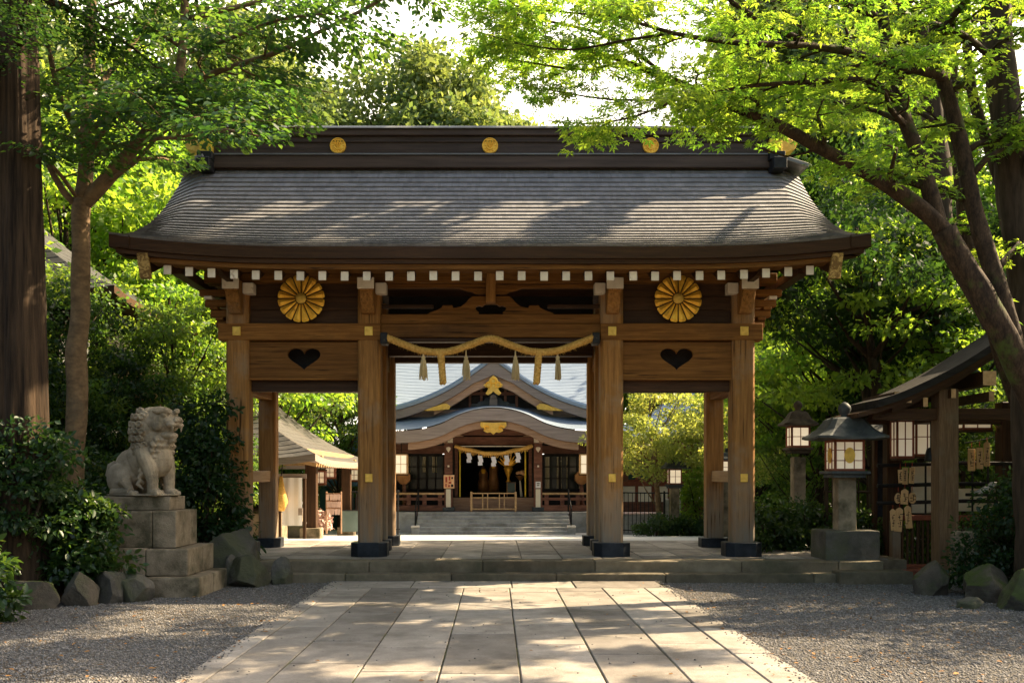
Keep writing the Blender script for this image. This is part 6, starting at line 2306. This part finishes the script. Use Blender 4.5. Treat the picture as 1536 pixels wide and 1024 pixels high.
# ------------------------------------------------------------------ trees beside the path
tr = [P(30, 640, 11.2)]
root = thing('cedar_tree', 'massive fluted cedar trunk at the left picture edge', 'tree', (-6.3, 13.0, 0))
mb = MB()
K = 130
CX_, CY_ = -6.22, 13.0
V = []
for i in range(K):
    z = -.1 + i * .084
    rad = .37 + .16 * math.exp(-z * 1.3) - .0016 * i
    for k in range(110):
        a = 2 * PI * k / 110
        tw = a + .05 * z
        fl = .05 * math.sin(tw * 5 + .25 * math.sin(z * .7)) + .03 * math.sin(tw * 9 + 1.3)
        fl -= .10 * abs(mnoise.noise(Vector((math.cos(tw) * 6, math.sin(tw) * 6, z * .45)))) + .06 * abs(mnoise.noise(Vector((math.cos(tw) * 15, math.sin(tw) * 15, z * .9))))
        r_ = rad * (1.06 + fl)
        mb.v.append((CX_ + r_ * math.cos(a) + .02 * math.sin(z * .5), CY_ + r_ * math.sin(a), z))
        mb.a.append(.5)
for i in range(K - 1):
    for k in range(110):
        k2 = (k + 1) % 110
        mb.f.append((i * 110 + k, i * 110 + k2, (i + 1) * 110 + k2, (i + 1) * 110 + k))
        mb.m.append(0)
mb.build('trunk', M['cedarbark'], root, smooth=True)
cen, dr = [], []
random.seed(21)
mb = MB()
for i in range(16):
    a = random.uniform(0, 2 * PI)
    z = random.uniform(6.4, 10.2)
    p0 = Vector((CX_, CY_, z))
    d = Vector((math.cos(a), math.sin(a), .15))
    q = [p0 + d * s_ - Vector((0, 0, .12 * s_ * s_)) for s_ in (0, .6, 1.2, 1.8, 2.3)]
    mb.tube(q, [.06, .05, .035, .02, .008], 5)
    for t in range(1, 5):
        for k in range(4):
            c_ = q[t] + Vector((random.gauss(0, .3), random.gauss(0, .3), random.gauss(-.1, .12)))
            cen.append(tuple(c_))
            dr.append(tuple(d))
mb.build('limb', M['cedarbark'], root, smooth=True)
pos, ld, ln = spray_leaves(np.array(cen), np.array(dr), .34, .28, .07, 80)
leaf_object('crown', pos, ld, ln, .075, 'oval', L['dark'], root)

random.seed(31)
D0 = 14.8
hero_tree('slender_tree', 'slim pale-barked tree forking beside the big cedar, leaves spreading over the gate roof', P(104, 870, D0), M['smoothbark'], L['mid'], 'oval', [
    ([P(104, 876, 14.80), P(112, 640, 14.80), P(118, 450, 14.80), P(124, 300, 14.80)], .168, .125),
    ([P(124, 305, 14.80), P(127, 230, 14.90), P(131, 150, 15.00), P(136, 50, 15.10), P(140, -60, 15.30)], .12, .06),
    ([P(122, 310, 14.80), P(155, 276, 14.80), P(195, 228, 14.70), P(218, 200, 14.60), P(258, 150, 14.50), P(275, 60, 14.40), P(280, -60, 14.30)], .115, .04),
    ([P(222, 196, 14.60), P(270, 140, 14.30), P(330, 106, 14.10), P(400, 85, 14.00), P(470, 52, 14.00), P(540, 18, 14.00), P(590, -10, 14.10)], .055, .02),
    ([P(122, 312, 14.80), P(96, 288, 14.70), P(70, 240, 14.50), P(46, 180, 14.30), P(10, 120, 14.10), P(-60, 60, 13.90)], .055, .02),
    ([P(150, 282, 14.80), P(200, 245, 14.40), P(250, 195, 14.00), P(330, 165, 13.50), P(410, 165, 13.20), P(450, 178, 13.10)], .035, .012),
    ([P(128, 220, 14.80), P(90, 150, 14.30), P(70, 60, 13.90), P(40, -40, 13.30)], .05, .02),
    ([P(330, 106, 14.10), P(390, 120, 14.60), P(450, 130, 15.20), P(500, 140, 15.50)], .02, .008),
    ([P(280, 30, 14.30), P(360, 10, 14.30), P(450, -10, 14.50), P(560, -15, 14.70), P(650, -10, 14.80)], .04, .015),
    ([P(131, 150, 15.00), P(180, 90, 15.60), P(230, 20, 16.10), P(270, -60, 16.30)], .05, .02),
    ([P(124, 250, 14.80), P(160, 190, 14.20), P(200, 150, 13.60), P(230, 130, 13.00)], .04, .012),
    ([P(118, 300, 14.80), P(80, 250, 14.10), P(30, 225, 13.30), P(-30, 200, 12.70)], .035, .012),
    ([P(126, 240, 14.80), P(190, 215, 13.6), P(270, 205, 12.7), P(340, 195, 12.0), P(390, 205, 11.6)], .04, .012),
    ([P(262, 150, 14.5), P(330, 190, 13.9), P(400, 195, 13.6), P(450, 190, 13.4)], .03, .01),
    ([P(275, 80, 14.40), P(340, 60, 13.6), P(420, 30, 13.2), P(500, 20, 13)], .04, .012),
], .10, 27, sp1=.40, l1=(.8, 1.7), sp2=.26, spray=(.32, .26, .035), cull=lambda x, y: (x > 455 and y > 120) or (x > 290 and y > 205) or (y > 250) or (x > 600 and y > 60), bare=(0,), up=.1, start=.22)

D1 = 12.0
random.seed(41)
hero_tree('leaning_maple', 'large mossy maple leaning in from the right, its lime leaves over the gate roof', P(1640, 915, D1), M['bark'], L['lime'], 'maple', [
    ([P(1650, 925, 12), P(1605, 760, 12), P(1568, 640, 12), P(1513, 520, 12), P(1458, 420, 12), P(1415, 345, 12)], .205, .14),
    ([P(1420, 352, 12), P(1380, 312, 12), P(1310, 264, 12), P(1230, 222, 12), P(1160, 184, 12), P(1080, 152, 12), P(1000, 117, 12), P(935, 92, 12), P(870, 70, 12)], .105, .02),
    ([P(1410, 350, 12), P(1392, 280, 12.1), P(1362, 190, 12.2), P(1340, 110, 12.3), P(1326, 30, 12.3), P(1318, -60, 12.4)], .10, .055),
    ([P(1345, 150, 12.2), P(1315, 125, 12), P(1270, 119, 11.8), P(1200, 124, 11.6), P(1130, 128, 11.3), P(1070, 140, 11.2), P(1010, 152, 11.1)], .045, .012),
    ([P(1530, 560, 12), P(1496, 420, 12.2), P(1462, 300, 12.4), P(1432, 180, 12.5), P(1405, 60, 12.6), P(1392, -60, 12.7)], .12, .075),
    ([P(1421, 115, 12.5), P(1380, 105, 12.3), P(1320, 92, 12), P(1260, 75, 11.8), P(1190, 68, 11.5), P(1100, 64, 11.3), P(1010, 50, 11.1), P(930, 25, 11)], .07, .015),
    ([P(1225, 72, 11.7), P(1160, 40, 11.5), P(1100, 5, 11.4), P(1060, -40, 11.3)], .045, .02),
    ([P(1000, 117, 12), P(930, 62, 11.8), P(850, 38, 11.7), P(770, 22, 11.6), P(715, 10, 11.6)], .025, .008),
    ([P(935, 92, 12), P(880, 105, 12), P(830, 100, 12.1), P(770, 90, 12.2), P(735, 85, 12.2)], .018, .006),
    ([P(1326, 30, 12.3), P(1240, -5, 12), P(1140, -20, 11.8), P(1000, -25, 11.8), P(850, -20, 11.8), P(740, -10, 11.8)], .05, .012),
    ([P(1405, 60, 12.6), P(1450, 0, 12), P(1500, -40, 11.5)], .05, .02),
    ([P(1360, 185, 12.2), P(1290, 160, 12.8), P(1210, 150, 13.2), P(1130, 160, 13.5), P(1060, 175, 13.6)], .035, .01),
    ([P(1080, 152, 12), P(1000, 150, 11.8), P(920, 150, 11.7), P(850, 140, 11.6), P(785, 128, 11.6)], .02, .006),
    ([P(1010, 50, 11.1), P(930, 62, 11.1), P(860, 75, 11.2), P(790, 68, 11.3), P(725, 50, 11.3)], .018, .006),
    ([P(1010, 152, 11.1), P(950, 176, 11.3), P(880, 186, 11.5), P(815, 180, 11.7)], .016, .006),
    ([P(870, 70, 12), P(810, 60, 12.3), P(750, 50, 12.5), P(705, 60, 12.7)], .014, .006),
    ([P(930, 25, 11), P(860, 20, 11), P(780, 10, 11), P(715, -5, 11)], .014, .006),
    ([P(1230, 222, 12), P(1180, 235, 12.2), P(1120, 215, 12.4), P(1060, 212, 12.5)], .016, .006),
], .088, 19, sp1=.40, l1=(.7, 1.6), sp2=.27, bare=(0,), up=.12, start=.16, spray=(.25, .2, .025), cull=lambda x, y: y > 212 and x < 1205 or (x < 735 and y > 95) or (x < 800 and y > 135) or (x < 860 and y > 172) or x < 688)
q = P(1160, 184, 12)

random.seed(51)
hero_tree('double_trunk_tree', 'dark thick-trunked tree rising along the right picture edge', P(1560, 900, 13), M['darkbark'], L['green'], 'oval', [
    ([P(1560, 915, 13), P(1548, 650, 13), P(1538, 450, 13), P(1518, 260, 13), P(1503, 100, 13), P(1492, -60, 13)], .26, .17),
    ([P(1525, 330, 13), P(1490, 240, 13.2), P(1462, 150, 13.4), P(1450, 60, 13.5), P(1452, -50, 13.6)], .09, .05),
    ([P(1520, 300, 13), P(1560, 200, 12.6), P(1600, 100, 12.2)], .08, .03),
    ([P(1503, 100, 13), P(1440, 50, 12.5), P(1380, 30, 12.1)], .05, .02),
], .085, 22, sp1=.45, l1=(.8, 1.7), bare=(0,), start=.2)
random.seed(52)
hero_tree('thin_upright_tree', 'thin straight dark trunk between the leaning maple and the tree at the right edge', P(1462, 870, 14.5), M['bark'], L['lime'], 'maple', [
    ([P(1570, 850, 14.5), P(1535, 640, 14.5), P(1490, 500, 14.5), P(1460, 400, 14.5), P(1436, 250, 14.5), P(1426, 120, 14.5), P(1420, -20, 14.5)], .12, .09),
    ([P(1430, 200, 14.5), P(1380, 170, 15), P(1300, 150, 15.4), P(1220, 160, 15.6)], .04, .01),
    ([P(1428, 150, 14.5), P(1470, 90, 15), P(1520, 60, 15.4)], .04, .01),
    ([P(1440, 300, 14.5), P(1390, 270, 15.2), P(1340, 260, 15.8)], .03, .01),
], .085, 13, sp1=.5, bare=(0,), start=.1)

random.seed(55)  # added out-of-view tree, boughs laid out to cast streaked shade on the ground
hero_tree('bough_shade_tree', 'added unseen tree beyond the right picture edge, boughs placed to streak the ground with shade', (8.3, 14.9, 0), M['darkbark'], L['green'], 'far', [
    ([(8.3, 14.9, -.2), (8.3, 14.9, 4), (8.2, 14.9, 7.2), (8.2, 14.9, 9.6)], .24, .16),
    ([(8.2, 14.9, 7.6), (8.3, 12.4, 8.8), (8.2, 10.8, 9.0)], .1, .05),
    ([(8.2, 14.9, 8.6), (8.3, 16.6, 9.4), (8.3, 18.2, 9.6)], .1, .05),
    ([(8.2, 11.6, 8.95), (10, 11.6, 9.3), (11.6, 11.5, 9.2)], .05, .012),
    ([(8.2, 14.9, 9.0), (9.6, 14.5, 9.5), (11.2, 14.4, 9.5)], .05, .012),
    ([(8.25, 13.0, 8.6), (10, 13.1, 9.1), (12.2, 13, 9.2)], .05, .012),
    ([(8.3, 16.0, 9.2), (10, 15.8, 9.6), (12.6, 15.9, 9.5)], .05, .012),
], .18, 46, sp1=.42, l1=(.2, .46), sp2=.4, l2=(.15, .3), bare=(0, 1, 2), start=.02, spray=(.34, .2, .05))
random.seed(57)
hero_tree('tall_shade_tree', 'tall dark straight trunk rising behind the votive pavilion roof', (9.15, 20.5, -.1), M['darkbark'], L['green'], 'far', [
    ([(9.15, 20.5, -.5), (9.2, 20.5, 4), (9.1, 20.4, 8), (8.7, 20.4, 10.8)], .27, .2),
    ([(8.7, 20.4, 10.8), (7.0, 20.6, 11.8), (4.5, 20.8, 12.4), (1.5, 20.9, 12.9), (-.5, 20.8, 13.2)], .15, .04),
    ([(7.6, 20.5, 11.4), (7.7, 18.5, 11.5), (7.6, 16.5, 11.3), (7.5, 14.8, 11.2)], .06, .015),
    ([(6.1, 20.7, 12.0), (6.0, 18.6, 12.1), (6.2, 16.9, 12.0), (6.2, 15.6, 11.8)], .06, .015),
    ([(4.5, 20.8, 12.4), (4.4, 18.8, 12.5), (4.3, 17.2, 12.4), (4.5, 15.4, 12.2)], .06, .015),
    ([(2.9, 20.9, 12.7), (2.8, 19.2, 12.7), (2.9, 17.4, 12.7), (2.7, 16, 12.4)], .05, .015),
    ([(1.0, 20.9, 12.9), (.9, 19.2, 13), (1.1, 17.4, 12.9), (1.0, 16.2, 12.7)], .05, .015),
], .20, 60, sp1=.42, l1=(.3, .62), sp2=.4, l2=(.2, .35), bare=(0, 1), start=.02, spray=(.36, .26, .08))

# ------------------------------------------------------------------ background trees: a few grown ones, then copies
random.seed(61)
pA = proto_tree('broadleaf_tree', '', M['darkbark'], L['lime'], 10, 2.4, 3.3, 110, 170, .17, .75, .5, .17)
pB = proto_tree('maple_tree', '', M['darkbark'], L['lime'], 7, 1.8, 2.9, 90, 170, .13, .62, .28, .13, lean=.5)
pC = proto_tree('evergreen_oak', '', M['darkbark'], L['dark'], 10.5, 1.4, 2.9, 130, 170, .15, .7, .6, .2)
pD = proto_tree('understory_tree', '', M['darkbark'], L['green'], 4.6, .5, 1.9, 80, 150, .10, .45, .5, .07)
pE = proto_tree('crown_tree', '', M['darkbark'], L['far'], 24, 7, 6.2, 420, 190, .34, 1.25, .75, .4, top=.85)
pF = proto_tree('pale_tree', '', M['smoothbark'], L['pale'], 5.2, 1.7, 2.1, 75, 160, .115, .5, .4, .09, lean=.4)
pG = proto_tree('dense_dark_tree', '', M['darkbark'], L['green'], 9, 1.5, 2.8, 110, 170, .14, .68, .5, .15)


def plant(proto, spots):
    first = True
    for x, y, s_, rz, lab in spots:
        z = ground_z(x, y) if y < 20.6 or abs(x) > 13 else court_z(y) - .05
        if first:
            proto.location = (x, y, z)
            proto.rotation_euler = (0, 0, rz)
            proto.scale = (s_, s_, s_)
            proto['label'] = lab
            first = False
        else:
            dup(proto, (x, y, z), lab, None, rz, s_)


pH = proto_tree('spreading_dark_tree', '', M['darkbark'], L['dark'], 7.4, 4.6, 2.4, 52, 170, .14, .6, .45, .2, lean=-.9)
pT = proto_tree('tall_lime_tree', '', M['darkbark'], L['lime'], 17, 3.0, 4.6, 230, 190, .24, 1.0, .55, .28)
plant(pT, [(7.8, 48, 1.05, .3, 'tall sunlit lime tree behind the brown side building'),
           (13.5, 46, 1.12, 1.8, 'tall sunlit lime tree behind the maple limbs'),
           (20.5, 41, 1.1, 3.9, 'tall sunlit lime tree behind the trunks at the right edge'),
           (28, 38, 1.1, 5.1, 'tall lime tree far right'),
           (-8.5, 40, .86, 2.7, 'tall lime tree behind the left end of the gate roof'),
           (-14.5, 37, 1.05, .9, 'tall lime tree behind the slim pale trunk'),
           (-21, 33, 1.1, 4.6, 'tall lime tree behind the cedar trunk'),
           (-29, 30, 1.1, 1.5, 'tall lime tree far left')])
plant(pB, [(8.1, 21.0, 1.05, 2.2, 'leaning lime maple between the gate and the votive pavilion'),
           (10.4, 27.5, .95, 4.0, 'lime maple behind the votive pavilion roof'),
           (7.6, 23.4, .85, .6, 'lime maple low behind the slim lantern'),
           (13.8, 18.6, .9, 1.2, 'lime maple at the right edge behind the pavilion'),
           (-7.6, 24.8, 1.0, 3.3, 'lime maple behind the left outer gate post'),
           (-11.5, 27.0, 1.5, 5.0, 'lime maple behind the slim pale trunk on the left'),
           (14, 33, 1.2, 3.0, 'tall lime maple far behind the pavilion')])
plant(pA, [(11.0, 31.5, .85, .4, 'tall lime broadleaf tree right of the gate roof'),
           (8.2, 31.5, .6, 1.9, 'lime broadleaf tree behind the right outer gate posts'),
           (-10.5, 28.0, 1.15, 2.6, 'tall lime broadleaf tree left of the gate roof'),
           (-13.5, 20, 1.2, 4.4, 'lime broadleaf tree behind the cedar trunk'),
           (-6.8, 29.0, .95, 5.2, 'lime broadleaf tree behind the left pavilion roof'),
           (17, 37, 1.3, 3.6, 'large lime broadleaf tree at the back right'),
           (-12, 28, 1.25, 1.0, 'large lime broadleaf tree at the back left')])
plant(pC, [(-8.7, 17.2, .5, 1.1, 'small dark evergreen oak behind the slim pale trunk, hiding the lattice windows'),
           (-7.5, 18.0, .52, 2.2, 'small dark evergreen oak between the slim pale trunk and the stone lion'),
           (9.9, 22.8, 1.0, .3, 'dark evergreen oak behind the lime maple right of the gate'),
                      (-11.5, 16.4, 1.0, 1.2, 'dark evergreen oak left of the slim pale trunk'),
           (-16, 24, 1.4, 5.4, 'dark evergreen oak far left behind the tiled roof'),
           (19, 28, 1.4, 4.1, 'dark evergreen oak far right')])
plant(pG, [(-8.5, 18.3, .66, 2.5, 'green tree in front of the dark tiled roof on the left'),
           (-6.45, 19.8, .62, .9, 'green tree with visible trunk between the lion and the gate'),
           (-8.4, 31.5, 1.0, 3.0, 'green tree above the left pavilion roof'),
           (-5.2, 33.5, .72, 1.4, 'green tree above the blue tiled building'),
           (10.5, 39.0, 1.1, 2.2, 'green tree behind the brown side building'),
           (17.5, 19.5, 1.3, 2.9, 'green tree beyond the right picture edge')])
plant(pH, [(8.2, 20.2, 1.0, .2, 'dark spreading tree with leaning trunk behind the lantern posts')])
plant(pF, [(4.75, 28.6, .92, 2.4, 'small crooked tree with pale sunlit leaves in the right bay of the gate'),
           (6.6, 27.4, .8, 5.1, 'second pale sunlit tree beside the right outer gate post')])
plant(pD, [(-7.7, 17.6, .8, .0, 'bushy young tree behind the stone lion'),
           (7.2, 23.4, .8, 2.6, 'bushy young tree behind the slim lantern'),
           (9.4, 18.2, .8, 1.0, 'bushy young tree behind the votive racks'),
           (-9.0, 14.6, .95, 4.4, 'bushy young tree behind the left bush'),
           (12.5, 15.2, .95, 3.2, 'bushy young tree right of the votive pavilion'),
           (-6.0, 21.4, .62, 2.0, 'small bushy tree just behind the left outer gate post')])
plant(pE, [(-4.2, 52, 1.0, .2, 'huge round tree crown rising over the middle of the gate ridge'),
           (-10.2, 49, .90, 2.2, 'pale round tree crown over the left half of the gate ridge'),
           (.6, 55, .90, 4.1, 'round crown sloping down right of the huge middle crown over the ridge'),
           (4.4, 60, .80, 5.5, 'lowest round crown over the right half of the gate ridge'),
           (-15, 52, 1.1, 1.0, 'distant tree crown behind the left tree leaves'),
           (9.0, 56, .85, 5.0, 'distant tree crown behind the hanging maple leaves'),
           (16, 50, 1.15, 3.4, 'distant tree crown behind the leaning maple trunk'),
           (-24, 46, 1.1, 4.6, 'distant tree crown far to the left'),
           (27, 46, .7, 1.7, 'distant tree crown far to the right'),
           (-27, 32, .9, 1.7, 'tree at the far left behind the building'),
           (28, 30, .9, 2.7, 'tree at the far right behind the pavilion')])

# unseen trees added to block front sky fill and shade the right gravel
for x, y, sc, rz, pr_ in ((-11, 2, 1.2, 4, pG), (11, 0, 1.1, 5, pG), (10.6, 13.2, .95, 1, pB)):
    dup(pr_, (x, y, 0), 'unseen tree added on the near side of the gravel to shade the scene', 'added shade trees outside the picture', rz, sc)

# the wood beyond, one mass
random.seed(66)
cen = []
for sg in (-1, 1):
    for i in range(620):
        t = random.random()
        x = sg * (8 + t * 44)
        y = 42 + random.uniform(-5, 7) - t * 26
        cen.append((x, y, random.random() ** .8 * (9.5 + 2.5 * mnoise.noise(Vector((x * .15, y * .15, 0))))))
for sg in (-1, 1):
    for i in range(420):
        t = random.random()
        x = sg * (7 + t * 40)
        cen.append((x, 40 + random.uniform(-4, 4) - t * 24, random.uniform(.1, 2.6)))
cen = np.array(cen)
rad = np.array([[1.3, 1.3, .9]] * len(cen)) * rng.uniform(.7, 1.3, (len(cen), 1))
pos, ld, ln = clump_leaves(cen, rad, 90)
o = leaf_object('woods', pos, ld, ln, .34, 'far', L['green'], None, np.repeat(np.clip(rng.normal(.45, .25, len(cen)), 0, 1), 90))
tag(o, 'dense green woods closing the view behind buildings and nearer trees', 'woods', kind='stuff')

# ------------------------------------------------------------------ shrubs
random.seed(71)
shrub('large glossy bush with lit leaf tips in front of the pedestal', (-5.75, 13.1, .3), (.85, .36, 1.3), 75, 95, .10, L['shrub'], 'oval', .26)
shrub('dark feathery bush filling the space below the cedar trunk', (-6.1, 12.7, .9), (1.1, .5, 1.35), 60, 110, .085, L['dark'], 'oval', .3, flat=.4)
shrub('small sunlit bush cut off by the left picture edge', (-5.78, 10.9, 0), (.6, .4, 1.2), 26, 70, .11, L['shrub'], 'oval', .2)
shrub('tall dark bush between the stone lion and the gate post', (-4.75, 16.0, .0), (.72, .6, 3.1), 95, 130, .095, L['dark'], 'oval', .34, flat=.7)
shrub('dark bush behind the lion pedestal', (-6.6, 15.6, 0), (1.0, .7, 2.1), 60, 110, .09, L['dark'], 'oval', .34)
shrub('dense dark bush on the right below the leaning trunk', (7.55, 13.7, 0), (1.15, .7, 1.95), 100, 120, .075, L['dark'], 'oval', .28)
shrub('low bush under the slim lantern', (5.7, 18.3, .0), (.95, .55, 1.15), 60, 110, .085, L['shrub'], 'oval', .26)
shrub('low bush beside the right outer gate post', (4.95, 17.9, .2), (.6, .5, 1.0), 36, 110, .085, L['shrub'], 'oval', .24)
shrub('bush between the lantern block and the votive pavilion', (6.6, 17.6, 0), (.6, .5, 1.0), 36, 100, .085, L['shrub'], 'oval', .24)
shrub('bush far right behind the votive racks', (8.6, 18.6, 0), (1.0, .5, 1.2), 50, 100, .09, L['green'], 'oval', .28)
shrub('rounded low shrub left of the row below the right bay wall', (4.35, 27.3, court_z(27.3)), (.5, .4, .62), 26, 80, .08, L['shrub'], 'oval', .2, 'clipped shrubs in the courtyard')
shrub('rounded low shrub in the middle of the row below the right bay wall', (5.15, 27.6, court_z(27.6)), (.55, .4, .55), 26, 80, .08, L['shrub'], 'oval', .2, 'clipped shrubs in the courtyard')
shrub('rounded low shrub next to the right outer gate posts in the courtyard', (5.9, 27.2, court_z(27.2)), (.5, .4, .6), 26, 80, .08, L['dark'], 'oval', .2, 'clipped shrubs in the courtyard')
shrub('tall lime bush behind the courtyard lantern', (6.1, 29.3, court_z(29)), (.8, .6, 2.3), 60, 100, .10, L['lime'], 'oval', .34)

# fallen leaves scattered on the gravel and path edges
n_ = 900
fx = rng.uniform(-6, 6.5, n_)
fy = 7.5 + rng.random(n_) ** 1.3 * 7.4
keepm = (np.abs(fx) > 2.2) | (rng.random(n_) < .10)
fx, fy = fx[keepm], fy[keepm]
n_ = len(fx)
zz = np.where(np.abs(fx) < 2.5, .042, .016)
pos = np.stack([fx, fy, zz + rng.uniform(0, .008, n_)], -1)
ld = np.stack([rng.normal(0, 1, n_), rng.normal(0, 1, n_), rng.normal(0, .12, n_)], -1)
ln = np.array([0, 0, 1.]) + rng.normal(0, .18, (n_, 3))
o = leaf_object('fallen_leaves', pos, ld, ln, .05, 'oval', M['deadleaf'])
tag(o, 'small brown fallen leaves scattered over gravel and path', 'leaves', kind='stuff')
